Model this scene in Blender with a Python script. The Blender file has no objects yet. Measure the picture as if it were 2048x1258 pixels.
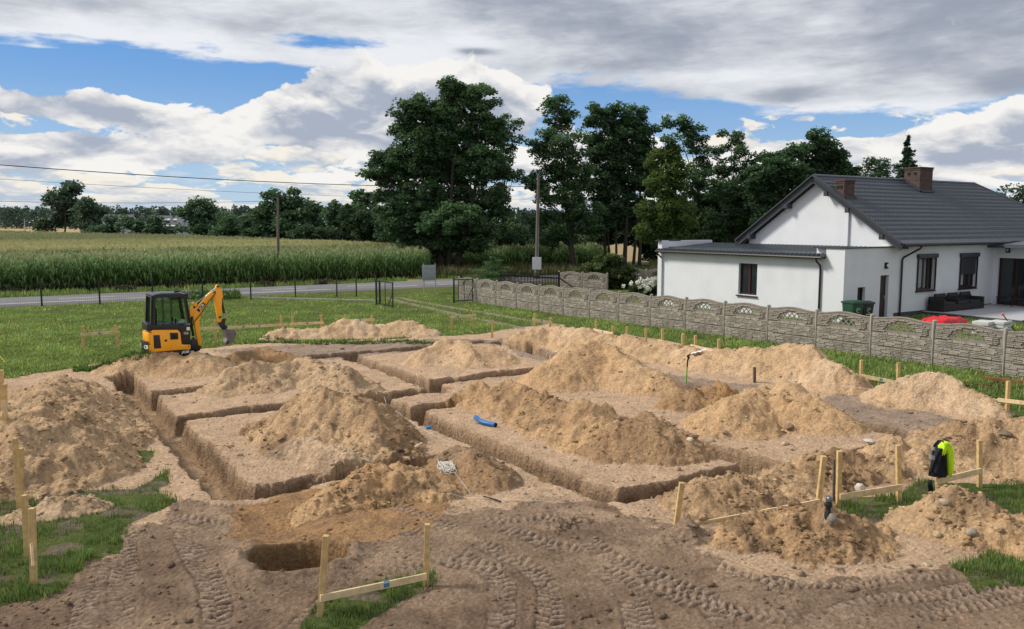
import bpy, math, random, bmesh
import numpy as np
from mathutils import Vector, Matrix
rng = np.random.default_rng(7)
random.seed(7)
C = bpy.context.scene.collection
SC = bpy.context.scene
# ------------------------------------------------------------------ camera model
F, CX, CY, HZ, H = 1650.0, 1024.0, 629.0, 448.0, 4.5
pitch = math.atan((CY-HZ)/F); cp, sp = math.cos(pitch), math.sin(pitch)
def ray(x, y):
    u = (x-CX)/F; v = (CY-y)/F
    return np.array([u, cp+v*sp, -sp+v*cp])
def P(x, y, z=0.0):
    d = ray(x, y); t = (z-H)/d[2]
    return np.array([d[0]*t, d[1]*t, z])
def PY(x, y, Y):
    d = ray(x, y); t = Y/d[1]
    return np.array([d[0]*t, Y, H+d[2]*t])
th = math.atan((-53-CX)/F*cp)
A = np.array([math.sin(th), math.cos(th)]); B = np.array([math.cos(th), -math.sin(th)])
RZ = -th
def W(a, b): return a*A+b*B
def ontoA(x, y, a0):      # pixel -> plane a=a0, gives (b, z)
    d = ray(x, y); t = a0/float(d[:2]@A); q = d*t
    return float(q[:2]@B), H+q[2]
def ontoB(x, y, b0):      # pixel -> plane b=b0, gives (a, z)
    d = ray(x, y); t = b0/float(d[:2]@B); q = d*t
    return float(q[:2]@A), H+q[2]

cam = bpy.data.cameras.new('camera'); co = bpy.data.objects.new('camera', cam); C.objects.link(co)
co.location = (0, 0, H); co.rotation_euler = (math.pi/2-pitch, 0, 0)
cam.sensor_width = 36; cam.lens = 36*F/2048; cam.clip_end = 9000; cam.clip_start = 0.1
SC.camera = co

# ------------------------------------------------------------------ object helpers
def tag(o, label=None, cat=None, group=None, kind=None):
    if label: o['label'] = label
    if cat: o['category'] = cat
    if group: o['group'] = group
    if kind: o['kind'] = kind
    return o
def empty(name, loc=(0, 0, 0), rz=0.0, label=None, cat=None, group=None):
    o = bpy.data.objects.new(name, None); C.objects.link(o)
    o.location = tuple(map(float, loc)); o.rotation_euler = (0, 0, rz); o.empty_display_size = 0.2
    return tag(o, label, cat, group)
def copy_tree(o, parent=None):
    c = o.copy(); C.objects.link(c); c.parent = parent
    for ch in [k for k in bpy.data.objects if k.parent == o]: copy_tree(ch, c)
    return c
def attach(o, m, parent):
    if m is not None:
        for k in (m if isinstance(m, (list, tuple)) else [m]): o.data.materials.append(k)
    if parent is not None: o.parent = parent
    return o
def np_mesh(name, V, Fc, m=None, parent=None, col=None, smooth=False, n=None):
    """V (N,3) floats; Fc (M,k) ints with k = 3 or 4"""
    V = np.asarray(V, np.float32); Fc = np.asarray(Fc, np.int32); k = Fc.shape[1]
    me = bpy.data.meshes.new(name)
    me.vertices.add(len(V)); me.vertices.foreach_set('co', V.ravel())
    me.loops.add(Fc.size); me.loops.foreach_set('vertex_index', Fc.ravel())
    me.polygons.add(len(Fc)); me.polygons.foreach_set('loop_start', np.arange(0, Fc.size, k, dtype=np.int32))
    me.polygons.foreach_set('loop_total', np.full(len(Fc), k, np.int32))
    me.update(calc_edges=True)
    if smooth: me.polygons.foreach_set('use_smooth', np.ones(len(Fc), bool))
    if col is not None:
        at = me.color_attributes.new('Col', 'FLOAT_COLOR', 'POINT')
        c4 = np.ones((len(V), 4), np.float32); c4[:, :3] = col
        at.data.foreach_set('color', c4.ravel())
    o = bpy.data.objects.new(name, me); C.objects.link(o)
    return attach(o, m, parent)
class MB:
    def __init__(s): s.v = []; s.f = []
    def add(s, vs, fs):
        n = len(s.v); s.v += [tuple(map(float, q)) for q in vs]; s.f += [tuple(n+i for i in f) for f in fs]
    def box(s, c, d, rz=0.0):
        x, y, z = d[0]/2, d[1]/2, d[2]/2; cc, ss = math.cos(rz), math.sin(rz)
        vs = []
        for k in ((-1,-1,-1),(1,-1,-1),(1,1,-1),(-1,1,-1),(-1,-1,1),(1,-1,1),(1,1,1),(-1,1,1)):
            X, Y = k[0]*x, k[1]*y
            vs.append((c[0]+X*cc-Y*ss, c[1]+X*ss+Y*cc, c[2]+k[2]*z))
        s.add(vs, [(0,3,2,1),(4,5,6,7),(0,1,5,4),(1,2,6,5),(2,3,7,6),(3,0,4,7)])
    def beam(s, p, q, w, h, up=(0, 0, 1), taper=1.0):
        p, q = Vector(p), Vector(q); d = (q-p).normalized(); up = Vector(up)
        if abs(d.dot(up)) > .98: up = Vector((0, 1, 0))
        r = d.cross(up).normalized(); u = r.cross(d).normalized()
        vs = []
        for e, t in ((p, 1), (q, taper)):
            for i, j in ((-1,-1),(1,-1),(1,1),(-1,1)): vs.append(e+r*(i*w/2*t)+u*(j*h/2*t))
        s.add(vs, [(0,1,2,3),(7,6,5,4),(0,4,5,1),(1,5,6,2),(2,6,7,3),(3,7,4,0)])
    def tube(s, pts, r, n=8, cap=True):
        pts = [Vector(p) for p in pts]; N = len(pts)
        rs = list(r) if isinstance(r, (list, tuple, np.ndarray)) else [r]*N
        base = len(s.v); prev = None
        for i, p in enumerate(pts):
            d = (pts[min(i+1, N-1)]-pts[max(i-1, 0)])
            d = d.normalized() if d.length > 1e-9 else Vector((0, 0, 1))
            if prev is None:
                a = Vector((0, 0, 1)) if abs(d.z) < .9 else Vector((1, 0, 0)); u = d.cross(a).normalized()
            else:
                u = prev-d*prev.dot(d); u = u.normalized() if u.length > 1e-6 else d.orthogonal().normalized()
            prev = u; v = d.cross(u)
            for k in range(n):
                t = 2*math.pi*k/n; q = p+(u*math.cos(t)+v*math.sin(t))*rs[i]; s.v.append(tuple(q))
        for i in range(N-1):
            for k in range(n):
                a0 = base+i*n+k; a1 = base+i*n+(k+1) % n
                s.f.append((a0, a1, a1+n, a0+n))
        if cap: s.f.append(tuple(base+k for k in range(n))[::-1]); s.f.append(tuple(base+(N-1)*n+k for k in range(n)))
    def prism(s, poly, y0, y1, fn=lambda u, v, w: (u, w, v)):
        """poly of (u,v); extruded y0..y1 through fn(u,v,w)"""
        n = len(poly)
        vs = [fn(u, v, y0) for u, v in poly]+[fn(u, v, y1) for u, v in poly]
        s.add(vs, [tuple(range(n)), tuple(range(2*n-1, n-1, -1))]+[(i, i+n, (i+1) % n+n, (i+1) % n) for i in range(n)])
    def lathe(s, prof, c=(0, 0, 0), n=16, axis='z'):
        b = len(s.v)
        for r, z in prof:
            for k in range(n):
                t = 2*math.pi*k/n; q = (r*math.cos(t), r*math.sin(t), z)
                if axis == 'y': q = (q[0], q[2], q[1])
                if axis == 'x': q = (q[2], q[0], q[1])
                s.v.append((c[0]+q[0], c[1]+q[1], c[2]+q[2]))
        for i in range(len(prof)-1):
            for k in range(n): s.f.append((b+i*n+k, b+i*n+(k+1) % n, b+(i+1)*n+(k+1) % n, b+(i+1)*n+k))
        s.f.append(tuple(b+k for k in range(n))[::-1]); s.f.append(tuple(b+(len(prof)-1)*n+k for k in range(n)))
    def build(s, name, m=None, parent=None, smooth=False, bevel=0.0, seg=2, world=False):
        me = bpy.data.meshes.new(name); v = s.v
        if world and parent is not None:      # verts given in world space; parent is unrotated
            l = parent.location; v = [(a-l[0], b-l[1], c-l[2]) for a, b, c in v]
        me.from_pydata(v, [], s.f); me.update()
        bm = bmesh.new(); bm.from_mesh(me)
        bmesh.ops.recalc_face_normals(bm, faces=bm.faces)
        if bevel > 0:
            es = [e for e in bm.edges if len(e.link_faces) == 2 and e.calc_face_angle(0) > .5]
            bmesh.ops.bevel(bm, geom=es, offset=bevel, segments=seg, affect='EDGES', profile=.6, clamp_overlap=True)
        bm.to_mesh(me); bm.free()
        if smooth or bevel > 0:
            me.polygons.foreach_set('use_smooth', [True]*len(me.polygons))
            me.set_sharp_from_angle(angle=math.radians(40))
        o = bpy.data.objects.new(name, me); C.objects.link(o)
        return attach(o, m, parent)
def text_mesh(name, body, size, m, parent, mat4, bold=0.0, shear=0.0, sx=1.0):
    cu = bpy.data.curves.new(name, 'FONT'); cu.body = body; cu.size = size; cu.offset = bold; cu.shear = shear
    cu.align_x = 'CENTER'; cu.align_y = 'CENTER'; cu.extrude = 0.002; cu.resolution_u = 3
    t = bpy.data.objects.new(name, cu); C.objects.link(t)
    bpy.context.view_layer.update()
    me = bpy.data.meshes.new_from_object(t.evaluated_get(bpy.context.evaluated_depsgraph_get()))
    bpy.data.objects.remove(t)
    me.transform(Matrix.Diagonal((sx, 1, 1, 1))); me.transform(mat4)
    me.materials.clear()
    o = bpy.data.objects.new(name, me); C.objects.link(o)
    return attach(o, m, parent)

# ------------------------------------------------------------------ materials
def newmat(name):
    m = bpy.data.materials.new(name); m.use_nodes = True
    nt = m.node_tree; return m, nt, nt.nodes['Principled BSDF']
def mat(name, rgb, rough=.6, metal=0.0, var=.12, scale=6.0, bump=0.0, bscale=None, dark=None, dscale=1.5, damt=.5, spec=.4, coat=0.0, obj=True):
    m, nt, b = newmat(name); N, L = nt.nodes, nt.links
    tc = N.new('ShaderNodeTexCoord'); out = tc.outputs['Object']
    n1 = N.new('ShaderNodeTexNoise'); n1.inputs['Scale'].default_value = scale; n1.inputs['Detail'].default_value = 6
    L.new(out, n1.inputs['Vector'])
    mr = N.new('ShaderNodeMapRange'); mr.inputs['From Min'].default_value = .25; mr.inputs['From Max'].default_value = .75
    mr.inputs['To Min'].default_value = 1-var; mr.inputs['To Max'].default_value = 1+var
    L.new(n1.outputs['Fac'], mr.inputs['Value'])
    mx = N.new('ShaderNodeMix'); mx.data_type = 'RGBA'; mx.blend_type = 'MULTIPLY'; mx.inputs['Factor'].default_value = 1
    mx.inputs[6].default_value = (*rgb, 1); L.new(mr.outputs[0], mx.inputs[7]); c = mx.outputs[2]
    if dark is not None:
        n2 = N.new('ShaderNodeTexNoise'); n2.inputs['Scale'].default_value = dscale; n2.inputs['Detail'].default_value = 8; n2.inputs['Roughness'].default_value = .65
        L.new(out, n2.inputs['Vector'])
        r2 = N.new('ShaderNodeMapRange'); r2.inputs['From Min'].default_value = .48; r2.inputs['From Max'].default_value = .72
        r2.inputs['To Max'].default_value = damt; L.new(n2.outputs['Fac'], r2.inputs['Value'])
        m2 = N.new('ShaderNodeMix'); m2.data_type = 'RGBA'; L.new(r2.outputs[0], m2.inputs[0]); L.new(c, m2.inputs[6]); m2.inputs[7].default_value = (*dark, 1); c = m2.outputs[2]
    L.new(c, b.inputs['Base Color'])
    b.inputs['Roughness'].default_value = rough; b.inputs['Metallic'].default_value = metal
    b.inputs['Specular IOR Level'].default_value = spec; b.inputs['Coat Weight'].default_value = coat
    if bump > 0:
        n3 = N.new('ShaderNodeTexNoise'); n3.inputs['Scale'].default_value = bscale or scale*4; n3.inputs['Detail'].default_value = 5
        L.new(out, n3.inputs['Vector']); bp = N.new('ShaderNodeBump'); bp.inputs['Strength'].default_value = 1; bp.inputs['Distance'].default_value = bump
        L.new(n3.outputs['Fac'], bp.inputs['Height']); L.new(bp.outputs[0], b.inputs['Normal'])
    return m
def colmat(name, rough=.9, bump=0.0, bscale=30.0, var=.15, vscale=20.0, spec=.2, trans=0.0):
    m, nt, b = newmat(name); N, L = nt.nodes, nt.links
    at = N.new('ShaderNodeAttribute'); at.attribute_name = 'Col'
    tc = N.new('ShaderNodeTexCoord')
    n1 = N.new('ShaderNodeTexNoise'); n1.inputs['Scale'].default_value = vscale; n1.inputs['Detail'].default_value = 6; n1.inputs['Roughness'].default_value = .7
    L.new(tc.outputs['Object'], n1.inputs['Vector'])
    mr = N.new('ShaderNodeMapRange'); mr.inputs['From Min'].default_value = .3; mr.inputs['From Max'].default_value = .7
    mr.inputs['To Min'].default_value = 1-var; mr.inputs['To Max'].default_value = 1+var; L.new(n1.outputs['Fac'], mr.inputs['Value'])
    mx = N.new('ShaderNodeMix'); mx.data_type = 'RGBA'; mx.blend_type = 'MULTIPLY'; mx.inputs['Factor'].default_value = 1
    L.new(at.outputs['Color'], mx.inputs[6]); L.new(mr.outputs[0], mx.inputs[7]); L.new(mx.outputs[2], b.inputs['Base Color'])
    b.inputs['Roughness'].default_value = rough; b.inputs['Specular IOR Level'].default_value = spec
    if bump > 0:
        n3 = N.new('ShaderNodeTexNoise'); n3.inputs['Scale'].default_value = bscale; n3.inputs['Detail'].default_value = 6; n3.inputs['Roughness'].default_value = .7
        L.new(tc.outputs['Object'], n3.inputs['Vector']); bp = N.new('ShaderNodeBump'); bp.inputs['Distance'].default_value = bump
        L.new(n3.outputs['Fac'], bp.inputs['Height']); L.new(bp.outputs[0], b.inputs['Normal'])
    if trans > 0:
        out = N['Material Output']; tr = N.new('ShaderNodeBsdfTranslucent'); L.new(mx.outputs[2], tr.inputs['Color'])
        ms = N.new('ShaderNodeMixShader'); ms.inputs[0].default_value = trans
        L.new(b.outputs[0], ms.inputs[1]); L.new(tr.outputs[0], ms.inputs[2]); L.new(ms.outputs[0], out.inputs['Surface'])
    return m

# ------------------------------------------------------------------ numpy noise
_perm = rng.permutation(256); _perm = np.concatenate([_perm, _perm]).astype(np.int32)
_gr = np.array([[math.cos(t), math.sin(t)] for t in np.linspace(0, 2*math.pi, 16, endpoint=False)])
def perlin(x, y, seed=0):
    x = x+seed*17.31; y = y+seed*9.73
    xi = np.floor(x).astype(np.int32); yi = np.floor(y).astype(np.int32); xf = x-xi; yf = y-yi
    u = xf*xf*xf*(xf*(xf*6-15)+10); v = yf*yf*yf*(yf*(yf*6-15)+10)
    def g(i, j):
        hh = _perm[(_perm[(xi+i) & 255]+((yi+j) & 255)) & 511] & 15
        return _gr[hh, 0]*(xf-i)+_gr[hh, 1]*(yf-j)
    a = g(0, 0); b = g(1, 0); c = g(0, 1); d = g(1, 1)
    return (a+(b-a)*u)*(1-v)+(c+(d-c)*u)*v
def fbm(x, y, o=4, seed=0, rough=.5):
    s = 0; a = 1.0; t = 0
    for i in range(o):
        s = s+a*perlin(x*2**i, y*2**i, seed+i*3); t += a; a *= rough
    return s/t*1.6
def worley(x, y, seed=0):
    xi = np.floor(x).astype(np.int64); yi = np.floor(y).astype(np.int64)
    d1 = np.full(x.shape, 9.0); idv = np.zeros(x.shape)
    for i in (-1, 0, 1):
        for j in (-1, 0, 1):
            cx = xi+i; cy = yi+j
            h1 = ((cx*73856093) ^ (cy*19349663) ^ (seed*83492791)) & 0xffffff
            h1 = (h1*1103515245+12345) & 0x7fffffff
            h2 = (h1*1103515245+12345) & 0x7fffffff; h3 = (h2*1103515245+12345) & 0x7fffffff
            px = cx+(h1 % 1000)/1000.; py = cy+(h2 % 1000)/1000.
            d = np.hypot(x-px, y-py); m = d < d1
            idv = np.where(m, (h3 % 1000)/1000., idv); d1 = np.minimum(d1, d)
    return d1, idv
def sst(e0, e1, x):
    t = np.clip((x-e0)/(e1-e0), 0, 1); return t*t*(3-2*t)
def inpoly(X, Y, poly):
    r = np.zeros(X.shape, bool); n = len(poly)
    for i in range(n):
        x0, y0 = poly[i]; x1, y1 = poly[(i+1) % n]
        if y0 == y1: continue
        c = ((Y < y0) != (Y < y1)) & (X < (x1-x0)*(Y-y0)/(y1-y0)+x0); r ^= c
    return r
def polyplan(px): return [tuple(P(x, y)[:2]) for x, y in px]
# ================================================================== TERRAIN
def base_z(X, Y):
    a = X*A[0]+Y*A[1]; b = X*B[0]+Y*B[1]
    return .20*sst(41, 14, a)*sst(17, 24, b)
MUD = polyplan([(150,1125),(240,1105),(350,1012),(480,1004),(620,985),(700,1010),(880,1020),(1060,1000),(1200,1008),(1300,1040),(1420,1105),(1500,1150),(1760,1150),(1900,1130),(2300,1180),(2600,1500),(-700,1500),(-300,1240),(60,1190)])
GRAY2 = [polyplan([(430,700),(640,686),(840,678),(1000,676),(1010,690),(900,686),(790,704),(660,716),(560,708),(470,712)]),
         polyplan([(1690,780),(1760,806),(1960,850),(1930,864),(1800,858),(1690,838),(1640,800)]),
         polyplan([(1255,712),(1330,742),(1420,758),(1520,768),(1510,785),(1400,782),(1290,765),(1230,728)]),
         polyplan([(1010,690),(1120,690),(1180,712),(1100,722),(1040,712)])]
ORANGE = polyplan([(470,1012),(600,975),(880,985),(880,1050),(720,1090),(490,1095)])
GRASS = [polyplan([(-900,800),(0,760),(60,748),(150,735),(290,708),(400,698),(480,688),(640,684),(830,676),(960,668),(1010,660),(1100,650),(1180,664),(1300,682),(1450,706),(1620,738),(1760,778),(1900,806),(2048,852),(2300,880),(3800,900)])+[(900, 52), (900, 4000), (-4000, 4000), (-900, 60)],
         polyplan([(-160,970),(60,958),(130,985),(290,972),(330,938),(352,985),(335,1012),(262,1050),(245,1105),(160,1125),(110,1190),(-260,1260)]),
         polyplan([(596,1262),(628,1215),(700,1185),(860,1148),(872,1168),(800,1206),(735,1250),(690,1275)]),
         polyplan([(1676,1006),(1800,988),(1835,962),(1905,968),(2048,972),(2120,975),(2120,1085),(2048,1066),(1960,1015),(1880,1000),(1800,1025),(1740,1052),(1690,1046)]),
         polyplan([(1895,1132),(1985,1108),(2060,1125),(2100,1170),(1960,1182)]),
         polyplan([(205,800),(226,806),(240,880),(215,872)]), polyplan([(262,895),(300,905),(298,925),(270,920)]),
         polyplan([(1600,1010),(1690,1004),(1690,1040),(1620,1034)])]
def grassmask(X, Y):
    dn = fbm(X*.9, Y*.9, 3, 40)*(.15+Y*.012)
    g = np.zeros(X.shape, bool)
    for p in GRASS: g |= inpoly(X+dn, Y+dn*1.3, p)
    a = X*A[0]+Y*A[1]
    g &= ~((a > 53.1+.0*a) & (a < 58.3))
    return g
# trenches: (a0,a1,b0,b1)
TR = [(13.6,26.8,3.05,3.80),(23.3,24.0,3.4,8.6),(20.0,20.6,3.4,6.5),(13.6,14.25,3.1,8.8),
      (10.15,20.3,8.35,8.93),(19.6,20.3,7.4,10.7),(17.75,18.45,8.5,11.2),(19.9,27.4,10.35,10.98),(20.6,21.35,10.6,16.4),
      (26.9,27.5,4,16.5),(9.85,10.45,8.6,12.4),(9.8,17,11.95,12.6),(9.2,9.8,12.1,16.8),(9.4,27,16.3,16.95)]
TD = .53
KS = 1.06
def hsolve(yt, yb, k): return (F*H/(yt-HZ)-F*H/(yb-HZ))/(F/(yt-HZ)+1/k)
def MP(k, *pts):
    k = k*KS
    out = []
    for q in pts:
        if len(q) == 3: h = hsolve(q[1], q[2], k)*.84
        else: h = q[3]*.84
        p = P(q[0], q[1], h); out.append((p[0], p[1], h))
    return out
def MB_(k, f, *pts): return [(x, y, h*f) for x, y, h in MP(k, *pts)]
SAND, PALE, TAN, GREYB, BROWN, ORNG, CLAY = (.67,.495,.315), (.74,.57,.40), (.66,.465,.275), (.37,.285,.215), (.44,.305,.185), (.52,.33,.165), (.63,.485,.325)
# name label, category, k, points, colour, roughness(0..1), colour2
MOUNDS = [
 ('big pale sand heap at the left edge behind the pairs of stakes', .55, MP(.55,(150,758,0,.7),(112,752,0,1.15),(90,790,0,1.3),(60,835,0,1.2),(105,850,0,.95),(-60,830,0,1.1)), SAND, .8, CLAY),
 ('long low sand heap in front of the yellow excavator', .6, MB_(.6, 1.12,(215,728,752),(290,712,760),(325,699,762),(352,714,760),(385,709,760),(428,715,757)), SAND, .45, BROWN),
 ('small dark brown soil heap just right of the excavator', .55, MP(.55,(470,704,735),(540,698,735),(580,708,740)), BROWN, .6, ORNG),
 ('broad lumpy heap of clayey sand behind the tallest left centre heap', .55, MP(.55,(470,738,800),(510,728,800),(600,718,780),(660,728,790),(700,745,800)), CLAY, .9, SAND),
 ('tallest left centre heap, with dark clods down its front', .62, MP(.62,(590,800,0,.75),(650,784,0,1.12),(700,800,0,1.0),(745,836,0,.72)), SAND, 1.0, BROWN),
 ('low grey sand hump at the foot of the left centre heap', .5, MP(.5,(600,872,925),(640,878,940),(690,895,945)), PALE, .5, GREYB),
 ('yellow brown heap behind the dug pit in the foreground', .55, MP(.55,(665,972,1000),(720,950,1008),(800,932,1010),(850,936,1012),(640,990,1020)), TAN, .95, ORNG),
 ('small grey brown cone beside the tangle of white string', .6, MP(.6,(925,893,985),(965,918,992)), BROWN, .6, GREYB),
 ('pale cone shaped heap on the far block between two trenches', .62, MP(.62,(850,700,738),(895,680,742),(940,683,745),(990,692,738)), SAND, .5, PALE),
 ('long low pale heap on the grass behind the excavation', .62, MB_(.62, 1.15,(545,664,688),(600,660,688),(650,656,686),(690,645,685),(745,652,684),(800,642,682),(850,652,680)), PALE, .6, SAND),
 ('long sand ridge running beside the concrete fence', .62, MB_(.62, 1.12,(1045,668,700),(1110,655,705),(1180,668,715),(1250,680,725),(1300,688,730),(1360,694,738),(1400,708,745),(1480,704,760),(1560,703,775),(1615,708,785),(1670,740,800)), SAND, .7, PALE),
 ('highest yellow sand heap in the middle of the excavation', .66, MP(.66,(1085,738,790),(1130,705,800),(1175,682,800),(1215,692,795),(1260,722,795),(1310,742,800)), TAN, .45, SAND),
 ('heap with dark clods behind the blue pipe', .6, MP(.6,(950,770,822),(1010,768,835),(1070,790,860),(1120,792,890),(1180,808,915),(1215,826,930)), TAN, .95, BROWN),
 ('grey brown cone joined to the right end of the heap behind the blue pipe', .62, MP(.62,(1240,850,945),(1300,832,950),(1330,850,950)), BROWN, .7, SAND),
 ('large smooth tan cone in the right middle ground', .6, MP(.6,(1470,792,0,.8),(1520,774,875),(1575,766,893),(1640,800,893)), TAN, .45, SAND),
 ('small lumpy brown heap on the left shoulder of the large tan cone', .62, MP(.62,(1400,778,830),(1440,772,835),(1350,795,825)), ORNG, 1.0, BROWN),
 ('pale heap at the far right in front of the rusty rods', .62, MP(.62,(1790,765,830),(1850,756,840),(1900,768,840),(1950,790,848),(1985,815,850)), PALE, .6, SAND),
 ('wide rough brown heap at the right edge behind the jacket', .55, MB_(.55, 1.22,(1760,900,950),(1850,880,965),(1920,866,975),(1990,856,985),(2060,852,990),(2150,856,1000)), SAND, .9, BROWN),
 ('low rubble bank behind the long board', .42, MB_(.42, 1.25,(1400,985,1045),(1480,962,1040),(1580,950,1020),(1680,915,985),(1750,925,975)), SAND, .95, BROWN),
 ('low crumbly yellow heap between the long board and the mud', .5, MB_(.5, 1.25,(1480,1062,1120),(1550,1045,1145),(1620,1032,1150),(1690,1040,1145),(1740,1068,1130)), TAN, 1.0, BROWN),
 ('sand cone with clods in the bottom right corner', .58, MB_(.58, 1.25,(1860,1035,1095),(1920,1003,1125),(1985,1030,1125),(2060,1070,1140)), SAND, .85, TAN),
 ('small dark grey cone at the near end of the long board', .6, MB_(.6, 1.2,(1380,1050,1105),(1330,1072,1100)), GREYB, .4, GREYB),
 ('small flat pale heap on the grass beside the left stakes', .4, MB_(.4, 1.3,(30,1024,1052),(100,1008,1045),(170,1008,1035)), PALE, .6, SAND),
 ('little dark ridge of mud in the middle foreground', .5, MP(.5,(1105,1042,1072),(1150,1034,1060)), GREYB, .7, GREYB),
]
TRACKS = [([(262,1050),(252,1100),(242,1160),(236,1290)], .34), ([(372,1062),(400,1120),(425,1190),(450,1300)], .36),
          ([(880,1050),(960,1085),(1042,1126),(1095,1170),(1115,1290)], .34), ([(1010,1062),(1090,1085),(1165,1111),(1253,1175),(1300,1290)], .36),
          ([(1290,1170),(1380,1200),(1460,1222),(1617,1243),(1767,1238),(2100,1180)], .34), ([(1430,1130),(1560,1172),(1700,1176),(1900,1150)], .26),
          ([(330,1035),(520,1052)], .3), ([(740,985),(880,1040),(1010,1045),(1160,1025)], .26), ([(560,1290),(700,1160),(880,1120),(1000,1140)], .3),
          ([(1180,1090),(1290,1140),(1400,1190),(1480,1290)], .34), ([(1560,1290),(1700,1215),(1900,1190),(2080,1150)], .3), ([(150,1290),(170,1200),(215,1120)], .3), ([(820,1060),(930,1110),(1000,1170),(1010,1290)], .34)]
PITC = P(598, 1106)[:2]
def terrain(X, Y):
    """returns z, albedo(N,3), mound id (-1 ground), grass mask"""
    a = X*A[0]+Y*A[1]; b = X*B[0]+Y*B[1]
    near = Y < 62
    grass = grassmask(X, Y)
    zb = base_z(X, Y)
    z = zb+.03*fbm(X*.35, Y*.35, 3, 1)
    dirt = ~grass & near & (a < 52)
    dirt_f = dirt.astype(float)
    # trench (signed distance to union)
    jag = .13*fbm(X*.9, Y*.9, 3, 9)+.08*fbm(X*2.2, Y*2.2, 3, 5)+.05*perlin(X*7, Y*7, 6)+.03*perlin(X*15, Y*15, 7)
    sd = np.full(X.shape, 9.)
    for a0, a1, b0, b1 in TR:
        dx = np.maximum(a0-a, a-a1); dy = np.maximum(b0-b, b-b1)
        sd = np.minimum(sd, np.where((dx > 0) & (dy > 0), np.hypot(dx, dy), np.maximum(dx, dy)))
    sdj = sd-.02+jag
    soft = np.clip(fbm(X*.7, Y*.7, 3, 19)*1.6, 0, 1)*.16; tw = 1-np.clip((sdj+.06+soft)/(.075+soft), 0, 1)
    # the excavated plateau lies a little below the lawn; scraped rim at the back
    z = z-.05*np.where(dirt, sst(0, 1, (28.6-a))*sst(3., 3.6, b+0*a)*sst(9.5, 12.5, a), 0)
    z = z-TD*tw*(1+.12*fbm(X*.8, Y*.8, 2, 11))
    # raised crumbs on trench lips
    z = z+.04*np.exp(-((sd-.12)/.12)**2)*np.clip(fbm(X*2.5, Y*2.5, 3, 8), 0, 1)*dirt_f
    # pit
    e = np.hypot((X-PITC[0])/.68, (Y-PITC[1])/.62)+.18*fbm(X*2, Y*2, 3, 13)
    pit = 1-sst(.78, 1.04, e); z = z-1.0*pit
    z = z+.10*np.exp(-((e-1.25)/.2)**2)*np.clip(.6+fbm(X*3, Y*3, 2, 15), 0, 1.3)*(Y > PITC[1]-1.0)
    # shallow scoop in orange sand behind the pit
    q = P(560, 1040)[:2]; z = z-.18*np.exp(-((X-q[0])**2/.5+(Y-q[1])**2/.6))
    mud = inpoly(X+.75*fbm(X*.9, Y*.9, 5, 20, .65), Y+.75*fbm(X*.9, Y*.9, 5, 21, .65), MUD)
    mudw = mud.astype(float)
    # general roughness
    rough = fbm(X*3, Y*3, 5, 2, .55)
    z = z+dirt_f*.022*rough+dirt_f*(1-mudw)*(1-tw)*.07*np.clip(fbm(X*.9, Y*.9, 4, 23), -.3, 1)+mudw*dirt_f*(.035*fbm(X*1.1, Y*1.9, 4, 3)+.028*np.abs(fbm(X*5, Y*7, 4, 4)))
    # swirling ruts in the mud
    ph = b*2.2+a*.9+1.8*fbm(X*.4, Y*.4, 3, 30); z = z+mudw*dirt_f*.028*np.sin(ph*3)**2*sst(-.1, .4, fbm(X*.5, Y*.5, 2, 31))
    # mounds
    mid = np.full(X.shape, -1); best = np.full(X.shape, -9.); rgh = np.zeros(X.shape)
    zg = z.copy()
    dn = .30*fbm(X*.75, Y*.75, 3, 50)+.17*fbm(X*2.1, Y*2.1, 3, 51)-.03
    for i, (lab, k, pts, c1, rg, c2) in enumerate(MOUNDS):
        k = k*KS; pa = np.array(pts); R = pa[:, 2].max()/k+2.2
        bb = (X > pa[:, 0].min()-R) & (X < pa[:, 0].max()+R) & (Y > pa[:, 1].min()-R) & (Y < pa[:, 1].max()+R)
        x, y = X[bb], Y[bb]; hh = np.full(x.shape, -9.)
        segs = []
        for j in range(len(pts)):
            if j+1 < len(pts):
                n = max(2, int(np.hypot(*(pa[j+1, :2]-pa[j, :2]))/.12))
                for t in np.linspace(0, 1, n, endpoint=False): segs.append(pa[j]*(1-t)+pa[j+1]*t)
        segs.append(pa[-1])
        for s in segs:
            sh = s[2]*(1-.0)
            d = np.hypot(x-s[0], y-s[1]); r0 = .07+.09*s[2]
            hh = np.maximum(hh, sh-k*(np.sqrt(d*d+r0*r0)-r0))
        n1 = dn[bb]; hh = hh+n1*(.5+.3*rg)*sst(-.3, .35, hh)+.04*(1-rg)*perlin(x*1.7, y*1.7, 60+i)
        # gullies & slumps
        hh = hh+(.05+.13*rg)*(.30-np.abs(perlin(x*1.25, y*1.25, 160+i))*1.3)*sst(-.1, .5, hh)
        hh = hh+(.04+.09*rg)*fbm(x*3.0, y*3.0, 4, 70+i, .6)*sst(-.3, .2, hh)
        full = np.full(X.shape, -9.); full[bb] = hh+zb[bb]
        m = full > best; best = np.where(m, full, best); mid = np.where(m, i, mid); rgh = np.where(m, rg, rgh)
    onm = (best > zg+.015) & ~((tw > .4) & (best < .16))
    mid = np.where(onm, mid, -1)
    foot = sst(-.25, .1, best-zg)
    z = np.where(onm, best, zg)
    wl, wid = worley(X*4.2, Y*4.2, 3); wl2, wid2 = worley(X*9.5, Y*9.5, 5)
    lump = np.clip(.5-wl, 0, .28)*(wid > .62)*.20*(.4+wid)+np.clip(.5-wl2, 0, .3)*(wid2 > .5)*.10
    patch = sst(-.15, .35, fbm(X*.9, Y*.9, 3, 80))
    rfield = np.where(onm, rgh, .08*foot)
    z = z+lump*rfield*(.30+.7*patch)*np.where(near, 1, 0)
    z = z+np.where(onm, .024*(.5+rgh)*fbm(X*7, Y*7, 4, 81, .6), 0)
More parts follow.
